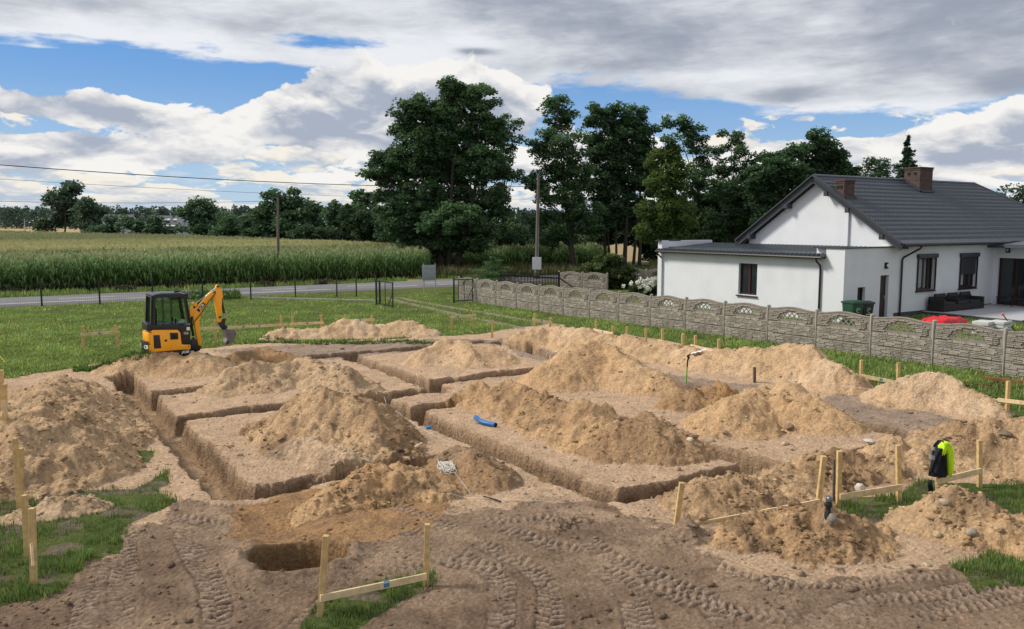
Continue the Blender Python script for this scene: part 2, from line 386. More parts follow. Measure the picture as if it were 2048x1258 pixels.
    cr = (np.abs(perlin(X*5.5, Y*5.5, 120))*.9+np.abs(perlin(X*11, Y*11, 121))*.55+np.abs(perlin(X*21, Y*21, 122))*.28-.42)
    rq = np.where(onm, .35+.65*rgh*(.4+.6*patch), .0)+np.where(mud & ~onm, .26, 0)+np.where(~onm & ~mud & dirt, .10, 0)
    z = z-.085*cr*rq*np.where(Y < 36, 1, 0)
    # tracks
    trk = np.zeros(X.shape); lugs = np.zeros(X.shape)
    free = ~onm & (Y < 17)
    for path, w in TRACKS:
        pp = np.array([P(x, y)[:2] for x, y in path]); acc = 0
        for j in range(len(pp)-1):
            p0, p1 = pp[j], pp[j+1]; d = p1-p0; Ls = np.hypot(*d); d /= Ls; nn = np.array([-d[1], d[0]])
            bb = free & (X > min(p0[0], p1[0])-.5) & (X < max(p0[0], p1[0])+.5) & (Y > min(p0[1], p1[1])-.5) & (Y < max(p0[1], p1[1])+.5)
            x, y = X[bb]-p0[0], Y[bb]-p0[1]
            v = x*d[0]+y*d[1]; u = x*nn[0]+y*nn[1]+.03*np.sin((v+acc)*2.1)+.05*fbm(X[bb]*1.5, Y[bb]*1.5, 3, 94); v = v+.07*fbm(X[bb]*2, Y[bb]*2, 3, 95)
            ins = (v >= -.02) & (v <= Ls+.02)
            prof = (1-sst(w/2-.02, w/2+.03, np.abs(u)))*ins
            lg = sst(-.15, .25, np.sin(2*math.pi*((v+acc)/.12+np.abs(u)*2.6+(u > 0)*.5)))*prof*(np.abs(u) < w/2-.01)
            fade = sst(-.45, .10, fbm(X[bb]*.8, Y[bb]*.8, 2, 90))
            berm = np.exp(-((np.abs(u)-w/2-.05)/.04)**2)*ins*fade
            t = trk[bb]; l = lugs[bb]; zz = z[bb]
            zz = zz+np.where(prof > t, (-.018*prof+.032*lg*(.7+.6*np.clip(fbm(X[bb]*3, Y[bb]*3, 2, 93)+.5, 0, 1)))*fade, 0)+.012*berm
            z[bb] = zz; trk[bb] = np.maximum(t, prof*fade); lugs[bb] = np.maximum(l, lg*fade); acc += Ls
    # ---- colour
    n0 = fbm(X*.6, Y*.6, 4, 100)[:, None]; n1 = fbm(X*2.3, Y*2.3, 4, 101)[:, None]; n2 = fbm(X*8, Y*8, 3, 102)[:, None]
    def mixc(c, d, t): return c*(1-t)+np.array(d)*t
    one = np.ones((X.size, 1))
    col = one*np.array((.64,.485,.345))
    col = mixc(col, (.52,.395,.295), np.clip(.35+n0*.9, 0, 1)*.7)
    col = mixc(col, (.76,.60,.45), np.clip(n1*1.3, 0, 1)*.6)
    mudc = mixc(one*np.array((.235,.175,.130)), (.45,.35,.262), np.clip(.4+n0+n1*.6, 0, 1))
    mudc = mixc(mudc, (.155,.115,.09), np.clip(n1*1.4-.1, 0, 1)*.6)
    col = np.where(mud[:, None], mudc, col)
    stk = (sst(.05, .4, fbm(X*.7+Y*.5, Y*1.6, 4, 140))*mudw*(~onm)*sst(9.5, 13.5, Y))[:, None]; col = mixc(col, (.60,.46,.335), stk*.75)
    for g in GRAY2:
        gm = inpoly(X+.25*n1[:, 0], Y+.25*n1[:, 0], g)[:, None]; col = np.where(gm, mixc(one*np.array((.32,.26,.215)), (.46,.37,.30), np.clip(.5+n1, 0, 1)), col)
    om = inpoly(X+.35*n0[:, 0], Y+.35*n1[:, 0], ORANGE)[:, None]; col = np.where(om, mixc(one*np.array((.46,.30,.165)), (.35,.235,.145), np.clip(.4+n1*1.3, 0, 1)), col)
    # trench walls: moist earth with wall shade painted in; paler floor, rim topsoil
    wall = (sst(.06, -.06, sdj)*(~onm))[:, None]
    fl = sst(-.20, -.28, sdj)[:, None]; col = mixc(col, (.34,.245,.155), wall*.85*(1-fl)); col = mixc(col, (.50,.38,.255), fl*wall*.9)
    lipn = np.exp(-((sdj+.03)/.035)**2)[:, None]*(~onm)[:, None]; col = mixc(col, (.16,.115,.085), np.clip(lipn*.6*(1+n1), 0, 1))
    pc = (pit > .02)[:, None]; col = np.where(pc, mixc(one*np.array((.27,.18,.10)), (.36,.25,.14), np.clip(.5+n2, 0, 1)), col)
    # tracks: lighter lug tops
    col = mixc(col, (.60,.49,.40), (lugs*.5)[:, None]); col = mixc(col, (.20,.15,.125), ((trk*(1-lugs))*.45)[:, None])
    # mounds
    for i, (lab, k, pts, c1, rg, c2) in enumerate(MOUNDS):
        m = mid == i
        if m.any():
            cc = mixc(np.ones((m.sum(), 1))*np.array(c1), c2, np.clip(n0[m]*1.6+.25+n1[m]*.6, 0, 1))
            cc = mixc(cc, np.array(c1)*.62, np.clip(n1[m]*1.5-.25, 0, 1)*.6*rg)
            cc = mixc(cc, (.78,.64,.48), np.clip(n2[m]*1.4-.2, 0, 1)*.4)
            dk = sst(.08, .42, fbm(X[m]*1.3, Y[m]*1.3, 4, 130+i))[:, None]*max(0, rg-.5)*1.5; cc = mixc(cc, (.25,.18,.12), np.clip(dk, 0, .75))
            col[m] = cc
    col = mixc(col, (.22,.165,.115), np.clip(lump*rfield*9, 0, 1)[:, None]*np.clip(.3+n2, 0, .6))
    col = col*np.array((1.12, 1.02, .93))
    # grass ground
    gc = mixc(one*np.array((.10,.145,.038)), (.17,.19,.062), np.clip(.5+n0, 0, 1))
    gc = mixc(gc, (.16,.14,.075), np.clip(n1*1.2-.25, 0, 1)*.5)
    gg = (grass & ~onm)[:, None]; col = np.where(gg, gc, col)
    # worn patches near the edges of the foreground grass
    bare = (grass & ~onm & (Y < 17) & (fbm(X*1.7, Y*1.7, 3, 110) > .12))[:, None]; col = np.where(bare, mixc(col, (.25,.195,.15), .8), col)
    # driveway wheel ruts through the gate
    for (r0, r1, r2) in (((770,596),(960,640),(1090,668)), ((800,596),(975,628),(1110,652))):
        for s0, s1 in ((r0, r1), (r1, r2)):
            p0, p1 = P(*s0)[:2], P(*s1)[:2]; d = p1-p0; L_ = np.hypot(*d); d /= L_
            v = (X-p0[0])*d[0]+(Y-p0[1])*d[1]; u = -(X-p0[0])*d[1]+(Y-p0[1])*d[0]
            rr = ((np.abs(u+.12*n1[:, 0]) < .26) & (v > -.4) & (v < L_+.3) & ~onm)
            col[rr] = mixc(col[rr], (.38,.32,.25), .75); grass = grass & ~rr
    # beyond the road: cornfield soil, far pale field
    cf = (a > 62.6)[:, None]; col = np.where(cf, one*np.array((.05,.06,.025)), col)
    far = ((Y > 260) & (X < -.52*Y))[:, None]; col = np.where(far, one*np.array((.48,.37,.20)), col)
    wf = ((X/Y > .085) & (X/Y < .19) & (Y > 102) & (Y < 260))[:, None]; col = np.where(wf, one*np.array((.42,.32,.175)), col)
    rs = ((a > 51.9) & (a < 53.1) & near)[:, None]; col = np.where(rs, mixc(col, (.17,.17,.09), .5), col)
    return z, np.clip(col, .01, .8), mid, grass & ~onm, trk
# grid: fan around the viewpoint, finer where the photo sees more
ys = [4.0]
while ys[-1] < 8.5: ys.append(ys[-1]*1.01)
while ys[-1] < 33: ys.append(ys[-1]*1.0021)
while ys[-1] < 64: ys.append(ys[-1]*1.006)
while ys[-1] < 6000: ys.append(ys[-1]*1.06)
ys = np.array(ys)
us = list(np.arange(-.70, .7001, .0020)); e = .004
while us[-1] < 5: us.append(us[-1]+e); us.insert(0, us[0]-e); e *= 1.12
us = np.array(us)
GX = (us[None, :]*ys[:, None]); GY = np.repeat(ys[:, None], len(us), 1)
gs = GX.shape; gx, gy = GX.ravel(), GY.ravel()
TZ, TC, TM, TG, TT = terrain(gx, gy)
idx = np.arange(gs[0]*gs[1]).reshape(gs)
FQ = np.stack([idx[:-1, :-1], idx[:-1, 1:], idx[1:, 1:], idx[1:, :-1]], -1).reshape(-1, 4)
fm = TM[FQ]; fmid = np.where((fm >= 0).sum(1) >= 2, fm.max(1), -1)
TV = np.stack([gx, gy, TZ], 1)
def soilmat():
    m, nt, b = newmat('soil'); N, L = nt.nodes, nt.links
    at = N.new('ShaderNodeAttribute'); at.attribute_name = 'Col'; tc = N.new('ShaderNodeTexCoord'); geo = N.new('ShaderNodeNewGeometry'); pos = geo.outputs['Position']
    def noise(sc, d, r, w=0):
        n = N.new('ShaderNodeTexNoise'); n.inputs['Scale'].default_value = sc; n.inputs['Detail'].default_value = d; n.inputs['Roughness'].default_value = r; L.new(pos, n.inputs['Vector']); return n.outputs['Fac']
    def mr(x, a, b_, c, d):
        n = N.new('ShaderNodeMapRange'); L.new(x, n.inputs[0])
        for i, v in enumerate((a, b_, c, d)): n.inputs[i+1].default_value = v
        return n.outputs[0]
    def mul(c, f):
        n = N.new('ShaderNodeMix'); n.data_type = 'RGBA'; n.blend_type = 'MULTIPLY'; n.inputs[0].default_value = 1; L.new(c, n.inputs[6]); L.new(f, n.inputs[7]); return n.outputs[2]
    c = mul(at.outputs['Color'], mr(noise(22, 7, .75), .32, .68, .70, 1.22)); c = mul(c, mr(noise(3.2, 6, .7), .35, .65, .84, 1.12))
    vo = N.new('ShaderNodeTexVoronoi'); vo.inputs['Scale'].default_value = 16; L.new(pos, vo.inputs['Vector']); c = mul(c, mr(vo.outputs['Distance'], .0, .8, 1.08, .80))
    L.new(c, b.inputs['Base Color']); b.inputs['Roughness'].default_value = 1; b.inputs['Specular IOR Level'].default_value = .08
    ad = N.new('ShaderNodeMath'); ad.operation = 'ADD'; L.new(noise(40, 6, .75), ad.inputs[0])
    m2 = N.new('ShaderNodeMath'); m2.operation = 'MULTIPLY'; L.new(noise(11, 7, .72), m2.inputs[0]); m2.inputs[1].default_value = 3.0; L.new(m2.outputs[0], ad.inputs[1])
    m3 = N.new('ShaderNodeMath'); m3.operation = 'MULTIPLY_ADD'; L.new(vo.outputs['Distance'], m3.inputs[0]); m3.inputs[1].default_value = -.9; L.new(ad.outputs[0], m3.inputs[2])
    bp = N.new('ShaderNodeBump'); bp.inputs['Distance'].default_value = .026; L.new(m3.outputs[0], bp.inputs['Height']); L.new(bp.outputs[0], b.inputs['Normal']); return m
soil = soilmat()
# finer grain for dirt: second noise octave through bump only
def submesh(name, sel, loc=(0, 0, 0)):
    f = FQ[sel]; u, inv = np.unique(f.ravel(), return_inverse=True)
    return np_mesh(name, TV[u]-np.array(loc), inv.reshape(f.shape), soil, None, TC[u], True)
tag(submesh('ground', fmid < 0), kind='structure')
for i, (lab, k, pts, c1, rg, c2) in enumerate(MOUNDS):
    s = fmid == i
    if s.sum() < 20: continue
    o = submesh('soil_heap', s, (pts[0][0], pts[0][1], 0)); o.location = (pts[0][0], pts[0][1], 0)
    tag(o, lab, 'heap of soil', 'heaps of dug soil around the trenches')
def sample_z(x, y):
    """terrain height at a point, from the grid"""
    u = x/y; i = min(max(int(np.searchsorted(ys, y))-1, 0), len(ys)-2); j = min(max(int(np.searchsorted(us, u))-1, 0), len(us)-2)
    Z = TZ.reshape(gs); fy = (y-ys[i])/(ys[i+1]-ys[i]); fx = (u-us[j])/(us[j+1]-us[j])
    return float((Z[i, j]*(1-fx)+Z[i, j+1]*fx)*(1-fy)+(Z[i+1, j]*(1-fx)+Z[i+1, j+1]*fx)*fy)
def sample_np(x, y):
    u = x/y; i = np.clip(np.searchsorted(ys, y)-1, 0, len(ys)-2); j = np.clip(np.searchsorted(us, u)-1, 0, len(us)-2)
    return TZ[idx[i, j]], TG[idx[i, j]], TM[idx[i, j]], TC[idx[i, j]], TT[idx[i, j]]
def hit(px, py, it=6):
    """where the view ray of a photo pixel meets the terrain"""
    z = 0.0
    d = ray(px, py)
    t = 5.0; prev = t
    while t < 90:
        q = d*t
        if H+q[2] <= sample_z(q[0], max(q[1], 4.1)): break
        prev = t; t += .05
    q = d*((t+prev)/2); return np.array([q[0], q[1], sample_z(q[0], q[1])])
# ================================================================== MATERIALS FOR OBJECTS
M_wood = mat('new_wood', (.62,.43,.19), .75, var=.25, scale=12, bump=.004, bscale=60, dark=(.30,.205,.10), dscale=5, damt=.6)
M_plank = mat('pale_wood', (.72,.55,.32), .7, var=.2, scale=10, bump=.003, bscale=60, dark=(.36,.26,.15), dscale=4, damt=.6)
M_oldwood = mat('weathered_wood', (.15,.125,.105), .85, var=.3, scale=10, bump=.006, bscale=40)
M_bluep = mat('blue_paint', (.05,.22,.42), .6)
M_conc = mat('fence_concrete', (.235,.21,.175), .92, var=.22, scale=3.5, bump=.006, bscale=60, dark=(.15,.14,.115), dscale=1.2, damt=.65)
M_conc2 = mat('fence_stone_relief', (.335,.30,.25), .92, var=.3, scale=7, bump=.006, bscale=60, dark=(.19,.175,.14), dscale=1.6, damt=.7)
M_concp = mat('post_concrete', (.30,.28,.24), .92, var=.2, scale=6, bump=.004, bscale=60, dark=(.20,.185,.15), dscale=2, damt=.6)
M_dkmetal = mat('anthracite_metal', (.018,.028,.028), .45, metal=.2, var=.1, spec=.5)
M_wall = mat('white_render', (.70,.715,.75), .9, var=.035, scale=1.3, bump=.002, bscale=90, dark=(.55,.565,.59), dscale=.8, damt=.35)
M_roof = mat('graphite_roof', (.078,.088,.106), .40, metal=.0, var=.12, scale=4, spec=.45)
M_trim = mat('graphite_trim', (.045,.05,.058), .45, metal=.1, var=.08)
M_gut = mat('dark_brown_gutter', (.022,.015,.017), .4, var=.1)
M_frame = mat('mahogany_frame', (.045,.016,.012), .45, var=.15, scale=12)
M_brick = None
def brickmat():
    m, nt, b = newmat('chimney_brick'); N, L = nt.nodes, nt.links
    tc = N.new('ShaderNodeTexCoord'); br = N.new('ShaderNodeTexBrick'); mp = N.new('ShaderNodeMapping')
    geo = N.new('ShaderNodeVectorMath'); geo.operation = 'MULTIPLY'
    sp_ = N.new('ShaderNodeSeparateXYZ'); L.new(tc.outputs['Object'], sp_.inputs[0]); ad = N.new('ShaderNodeMath'); L.new(sp_.outputs[0], ad.inputs[0]); L.new(sp_.outputs[1], ad.inputs[1])
    cb = N.new('ShaderNodeCombineXYZ'); L.new(ad.outputs[0], cb.inputs[0]); L.new(sp_.outputs[2], cb.inputs[1]); L.new(cb.outputs[0], br.inputs['Vector'])
    br.inputs['Scale'].default_value = 1; br.inputs['Brick Width'].default_value = .25; br.inputs['Row Height'].default_value = .075; br.inputs['Mortar Size'].default_value = .006
    br.inputs['Color1'].default_value = (.12,.062,.05,1); br.inputs['Color2'].default_value = (.055,.038,.036,1); br.inputs['Mortar'].default_value = (.045,.04,.038,1)
    L.new(br.outputs['Color'], b.inputs['Base Color']); b.inputs['Roughness'].default_value = .85; return m
M_brick = brickmat()
M_blk = mat('black_plastic', (.012,.013,.014), .55, var=.1)
M_grey = mat('grey_metal', (.30,.33,.36), .5, metal=.3, var=.1)
M_black = mat('soft_black', (.008,.008,.009), .8, var=.2)
M_pave = mat('light_paving', (.44,.44,.46), .8, var=.08, scale=3)
M_darkstone = mat('dark_stone_step', (.06,.062,.07), .7, var=.15, scale=4)
def glassmat(name='window_glass', rgb=(.02,.025,.03)):
    m, nt, b = newmat(name); b.inputs['Base Color'].default_value = (*rgb, 1); b.inputs['Roughness'].default_value = .06; b.inputs['Specular IOR Level'].default_value = .7
    N, L = nt.nodes, nt.links; t = N.new('ShaderNodeTexNoise'); t.inputs['Scale'].default_value = .7; cr = N.new('ShaderNodeMapRange'); L.new(t.outputs['Fac'], cr.inputs[0])
    cr.inputs['To Min'].default_value = .03; cr.inputs['To Max'].default_value = .12; L.new(cr.outputs[0], b.inputs['Roughness']); return m
M_glass = glassmat()
def clearmat():
    m, nt, b = newmat('cab_glass'); N, L = nt.nodes, nt.links
    b.inputs['Base Color'].default_value = (.02,.05,.035,1); b.inputs['Roughness'].default_value = .05
    tr = N.new('ShaderNodeBsdfTransparent'); tr.inputs['Color'].default_value = (.82,.9,.86,1)
    ms = N.new('ShaderNodeMixShader'); ms.inputs[0].default_value = .88; L.new(b.outputs[0], ms.inputs[1]); L.new(tr.outputs[0], ms.inputs[2]); L.new(ms.outputs[0], N['Material Output'].inputs['Surface'])
    return m
M_cab = clearmat()

# ================================================================== ROAD
def sheet(name, pts, z, m, kind='structure'):
    mb = MB(); mb.add([(x, y, z) for x, y in pts], [tuple(range(len(pts)))]); o = mb.build(name, m); return tag(o, kind=kind)
M_asph = mat('old_asphalt', (.185,.178,.182), .9, var=.12, scale=.8, bump=.004, bscale=80)
M_paint = mat('road_paint', (.74,.74,.72), .7, var=.1, scale=5)
RA0, RA1 = 52.9, 57.9
def ab(a, b): q = W(a, b); return (float(q[0]), float(q[1]))
seg = [(-260+8*i) for i in range(75)]
mb = MB()
for b0, b1 in zip(seg[:-1], seg[1:]):
    mb.add([(*ab(RA0, b0), .11), (*ab(RA0, b1), .11), (*ab(RA1, b1), .11), (*ab(RA1, b0), .11)], [(0, 3, 2, 1)])
    mb.add([(*ab(RA0-.5, b0), -.1), (*ab(RA0-.5, b1), -.1), (*ab(RA0, b1), .11), (*ab(RA0, b0), .11)], [(0, 3, 2, 1)])
    mb.add([(*ab(RA1, b0), .11), (*ab(RA1, b1), .11), (*ab(RA1+.5, b1), -.1), (*ab(RA1+.5, b0), -.1)], [(0, 3, 2, 1)])
tag(mb.build('road', M_asph), kind='structure')
mb = MB()
for b0, b1 in zip(seg[:-1], seg[1:]):
    if b1 < 24: mb.add([(*ab(RA0+.35, b0), .115), (*ab(RA0+.35, b1), .115), (*ab(RA0+.5, b1), .115), (*ab(RA0+.5, b0), .115)], [(0, 3, 2, 1)])
for k in range(-24, 60):
    b0 = 24.6+k*3.6; b1 = b0+1.9
    if k >= 0: mb.add([(*ab(RA0+.35, b0), .115), (*ab(RA0+.35, b1), .115), (*ab(RA0+.5, b1), .115), (*ab(RA0+.5, b0), .115)], [(0, 3, 2, 1)])
    b0 = 16+k*6; b1 = b0+3.0
    if k > -3: mb.add([(*ab(RA0+2.4, b0), .115), (*ab(RA0+2.4, b1), .115), (*ab(RA0+2.53, b1), .115), (*ab(RA0+2.53, b0), .115)], [(0, 3, 2, 1)])
tag(mb.build('road_markings', M_paint), kind='structure')
# narrow concrete kerb strip in front of the road fence
M_kerb = mat('pale_kerb', (.36,.34,.30), .9, var=.15, scale=3)
mb = MB()
for k in range(14): 
    p0 = P(500+18*k, 596.5+.45*k)[:2]; p1 = P(518+18*k, 596.9+.45*k)[:2]
    mb.beam((*p0, .03), (*p1, .03), .22, .1)
tag(mb.build('kerb_strip', M_kerb), kind='structure')

# ================================================================== CONCRETE PANEL FENCE
def arch(t): # top outline of the ornamental slab, 0..1 along panel
    return .05+.13*math.sin(math.pi*t)**2.2+.02*math.cos(2*math.pi*t)
def make_panel(L=1.98, zt=1.22):
    """panel local: x along, y thickness, z up. slab top line = zt+arch"""
    out = []
    # ornamental slab with a half-round lattice opening
    mb = MB(); y0, y1 = -.025, .025; z0 = .86
    cx, rx, rz = .5*L, .47, .25; zb = .95
    n = 28; xs = [L*i/n for i in range(n+1)]
    top = [zt+arch(i/n) for i in range(n+1)]
    for i in range(n):
        xa, xb = xs[i], xs[i+1]
        def op(x): return zb+rz*math.sqrt(max(0, 1-((x-cx)/rx)**2)) if abs(x-cx) < rx else zb
        oa, ob = op(xa), op(xb)
        cells = [((xa, z0), (xb, z0), (xb, zb), (xa, zb)), ((xa, oa), (xb, ob), (xb, top[i+1]), (xa, top[i]))]
        for c in cells:
            mb.prism(list(c), y0, y1, lambda u, v, w: (u, w, v))
    # moulded coping
    mb.tube([(xs[i], 0, top[i]) for i in range(n+1)], .038, 6)
    # lattice
    for s in (-1, 1):
        for k in range(-3, 5):
            xc = cx+(k-.5)*.20; pts = []
            for q in range(9):
                t = q/8; z = zb+.27*t; x = xc+s*(t-.5)*.27
                if abs(x-cx) < rx and z < zb+rz*math.sqrt(max(0, 1-((x-cx)/rx)**2))+.01: pts.append((x, z))
            if len(pts) > 1: mb.beam((pts[0][0], 0, pts[0][1]), (pts[-1][0], 0, pts[-1][1]), .032, .026, up=(0, 1, 0))
    nsplit0 = len(mb.f)
    rr = random.Random(5)
    z = z0+.03
    while z < zt+.1:
        x = .02
        while x < L-.05:
            w_ = rr.uniform(.1, .26); hh = rr.uniform(.03, .05); xc = x+w_/2
            inside = abs(xc-cx) < rx+.06 and z < zb+(rz+.03)*math.sqrt(max(0, 1-((xc-cx)/(rx+.08))**2))
            if not inside and z+hh < zt+arch(min(1, max(0, xc/L)))-.05 and x+w_ < L: mb.box((xc, y0-.006, z+hh/2), (w_*.90, .045+rr.uniform(0, .03), hh*.8))
            x += w_
        z += .055
    out.append(('ornamental_slab', mb, nsplit0))
    for zz0, zz1 in ((.42, .85), (-.02, .41)):
        mb = MB(); mb.box((L/2, 0, (zz0+zz1)/2), (L, .05, zz1-zz0))
        mb.box((L/2, -.02, zz1-.012), (L, .035, .024))
        ns = len(mb.f); z = zz0+.02
        while z < zz1-.05:
            x = .01
            while x < L-.03:
                w_ = min(rr.uniform(.12, .42), L-.01-x); hh = rr.choice((.04, .045, .09))
                mb.box((x+w_/2, -.030, z+hh/2), (w_*.93, .03+rr.uniform(0, .045), hh*.74)); x += w_
            z += .05
        out.append(('stone_slab', mb, ns))
    return out
def make_post(h=1.42):
    mb = MB(); mb.prism([(-.06, -.055), (.06, -.055), (.06, .055), (-.06, .055)], -.1, h-.03, lambda u, v, w: (u, v, w))
    mb.add([(-.06,-.055,h-.03),(.06,-.055,h-.03),(.06,.055,h-.03),(-.06,.055,h-.03),(0,0,h+.01)], [(0,1,4),(1,2,4),(2,3,4),(3,0,4)])
    return mb
PAN = make_panel(); pan_me = {}
def fence_run(root, pts):
    """posts at pts [(x,y,z)], panels between"""
    global pan_me
    for i, p in enumerate(pts):
        if 'post' not in pan_me:
            o = make_post().build('post', M_concp, root, bevel=.008); pan_me['post'] = o.data
        else:
            o = bpy.data.objects.new('post', pan_me['post']); C.objects.link(o); o.parent = root
        o.location = Vector(p)-root.location
        if i+1 < len(pts):
            q = Vector(pts[i+1])-Vector(p); ang = math.atan2(q.y, q.x)
            for k, (nm, mb, nsp) in enumerate(PAN):
                key = (nm, k)
                if key not in pan_me:
                    o2 = mb.build(nm, [M_conc, M_conc2], root); pan_me[key] = o2.data; o2.data.polygons.foreach_set('material_index', [0 if i < nsp else 1 for i in range(len(o2.data.polygons))])
                else:
                    o2 = bpy.data.objects.new(nm, pan_me[key]); C.objects.link(o2); o2.parent = root
                pl = math.hypot(q.x, q.y)
                if abs(math.cos(ang-RZ)) < 2: o2.rotation_euler = (0, -math.atan2(q.z, pl)*1.0, ang)
                s = (pl-.06)/1.98; o2.scale = (s, 1, 1)
                o2.location = Vector(p)+Vector((math.cos(ang)*.03, math.sin(ang)*.03, 0))-root.location
P0 = P(955.3, 605.5, 0.0); P14 = P(2007, 754, .20)
cf = empty('concrete_panel_fence', P0, 0, 'long grey concrete panel fence with arched lattice tops beside the excavation', 'fence')
pts = []
for i in range(-0, 20):
    t = i/14; q = P14[:2]*t+P0[:2]*(1-t); pts.append((q[0], q[1], .0 if i == 0 else sample_z(q[0], q[1])))
# relief must face the camera side, so run from near to far
fence_run(cf, [pts[i] for i in range(19, -1, -1)][::-1])
# two panels turning the corner by the gate
q0 = Vector(pts[0]); dirA = Vector((A[0], A[1], 0))
cf2 = empty('concrete_panel_fence', q0, 0, 'short end run of concrete fence meeting the open gate leaf by the road', 'fence')
e1 = P(921, 601.5); fence_run(cf2, [(e1[0], e1[1], 0), tuple(P(938, 603.5))][:2] if False else [tuple(P(919, 601)), tuple(P(938.5, 603.6))][:0] or [tuple(P(918.5, 600.8)), tuple(q0+Vector((-.02, .02, 0)))])
# concrete fence beyond the neighbour's garden
cf3 = empty('concrete_panel_fence', P(1115, 582), 0, 'distant concrete fence with arched panels behind the brown picket gate', 'fence')
f0, f1 = P(1118, 584), P(1214, 590); n_ = 4
fence_run(cf3, [tuple(f0+(f1-f0)*i/n_*1.0) for i in range(n_+1)][:] if np.linalg.norm(f1-f0) > 6 else [tuple(f0+(f1-f0)*i/2) for i in range(3)])
cf4 = empty('concrete_panel_fence', P(1254, 578), 0, 'distant concrete fence with arched panels between the berry bush and the white house', 'fence')
f0, f1 = P(1250, 577), P(1335, 579)
n_ = max(2, round(np.linalg.norm(f1-f0)/2.04)); fence_run(cf4, [tuple(f0+(f1-f0)*i/n_) for i in range(n_+1)])

# ================================================================== ROAD MESH FENCE
mf = empty('mesh_fence', P(84, 615), 0, 'dark wire mesh fence on thin posts between the lawn and the road', 'fence')
fp = [(-150, 622), (-32, 618.5), (84, 614.5), (200, 611.5), (306, 607.5), (406, 604), (502, 601), (591, 598), (674, 595.5), (713, 595.5)]
fw = [P(x, y-2) for x, y in fp]
for i, q in enumerate(fw):
    mb = MB(); mb.box((q[0], q[1], .62), (.07, .07, 1.3)); mb.box((q[0], q[1], 1.28), (.08, .08, .02)); mb.build('post', M_dkmetal, mf, world=True)
    if i+1 < len(fw):
        r = fw[i+1]; mb = MB(); L_ = np.linalg.norm(r-q); n = int(L_/.10)
        for k in range(n+1):
            s = q+(r-q)*k/n; mb.beam((s[0], s[1], .05), (s[0], s[1], 1.2), .004, .004)
        for z in (.06, .3, .55, .8, 1.0, 1.18): mb.beam((q[0], q[1], z), (r[0], r[1], z), .009, .006)
        mb.build('mesh_panel', M_dkmetal, mf, world=True)
# the two gate leaves, standing open
def gate_leaf(pa, pb, h, label, brace):
    root = empty('gate_leaf', pa, 0, label, 'gate', 'open gate leaves')
    a, b = Vector(pa), Vector(pb); d = b-a
    mb = MB(); mb.beam(a, a+Vector((0, 0, h+.05)), .09, .09); mb.build('hinge_post', M_dkmetal, root, world=True)
    mb = MB()
    for z in (.12, h-.05): mb.beam(a+Vector((0, 0, z)), b+Vector((0, 0, z)), .05, .05)
    mb.beam(b+Vector((0, 0, .05)), b+Vector((0, 0, h)), .06, .06)
    for t in (.25, .55): mb.beam(a+d*t+Vector((0, 0, .12)), a+d*t+Vector((0, 0, h-.05)), .035, .035)
    mb.beam(b-d*.02+Vector((0, 0, .8)), b-d*.3+Vector((0, 0, .05)), .03, .03)
    mb.build('leaf_frame', M_dkmetal, root, world=True)
    mb = MB(); n = 26
    for k in range(1, n):
        s = a+d*k/n; mb.beam(s+Vector((0, 0, .12)), s+Vector((0, 0, h-.05)), .004, .004)
    for k in range(1, 6): mb.beam(a+Vector((0, 0, .12+k*.18)), b+Vector((0, 0, .12+k*.18)), .005, .005)
    mb.build('mesh_infill', M_dkmetal, root, world=True)
gate_leaf(P(753, 610), P(786, 617), 1.42, 'left dark mesh gate leaf standing open at the end of the road fence', 1)
gate_leaf(P(908, 606), P(945, 604.5), 1.38, 'right dark mesh gate leaf standing open against the concrete fence', 1)
mb = MB(); q = P(760, 610); mb.beam((q[0], q[1], 0), (q[0], q[1], 1.4), .09, .09)
tag(mb.build('gate_post', M_dkmetal), 'thick dark post beside the left open gate leaf', 'post')
# back of a road sign board
sb = empty('sign_board', P(848, 586), 0, 'grey back of a sign board on two posts at the roadside', 'sign')
l, r = P(848, 587), P(871, 586)
for s in (l, r): mb = MB(); mb.tube([(s[0], s[1], 0), (s[0], s[1], 1.95)], .035, 8); mb.build('post', M_grey, sb, world=True)
mb = MB(); n_ = (r-l)/np.linalg.norm(r-l); e0 = Vector(l-n_*.1); e1 = Vector(r+n_*.02)
mb.beam(e0+Vector((0, -.06, 1.35)), e1+Vector((0, -.06, 1.35)), .03, 1.0); mb.build('panel', M_grey, sb, world=True, bevel=.01)
mb = MB()
for z in (1.05, 1.65): mb.beam(e0+Vector((0, -.09, z)), e1+Vector((0, -.09, z)), .03, .04)
mb.build('rail', M_grey, sb, world=True)
# brown picket fence
pf = empty('picket_fence', P(1000, 588), 0, 'dark brown wooden picket gate behind the concrete fence', 'fence')
a0_, b0_ = Vector(P(1000, 581)), Vector(P(1116, 589)); d = b0_-a0_; n = int(d.length/.125)
for k in range(n+1):
    s = a0_+d*k/n; mb = MB(); mb.beam(s+Vector((0, 0, .05)), s+Vector((0, 0, 1.3+.03*math.sin(k/n*math.pi))), .08, .02, up=(d.x, d.y, 0)); mb.build('picket', M_gut, pf, world=True)
mb = MB()
for z in (.35, 1.05): mb.beam(a0_+Vector((0, .05, z)), b0_+Vector((0, .05, z)), .04, .08)
mb.build('rail', M_gut, pf, world=True)
mb = MB(); mb.beam(b0_+Vector((.05, 0, 0)), b0_+Vector((.05, 0, 1.45)), .14, .14); mb.build('post', M_gut, pf, world=True)
mb = MB(); mb.beam(b0_+Vector((.1, 0, 1.05)), b0_+Vector((1.5, -.6, .1)), .07, .07); mb.build('brace', M_gut, pf, world=True)

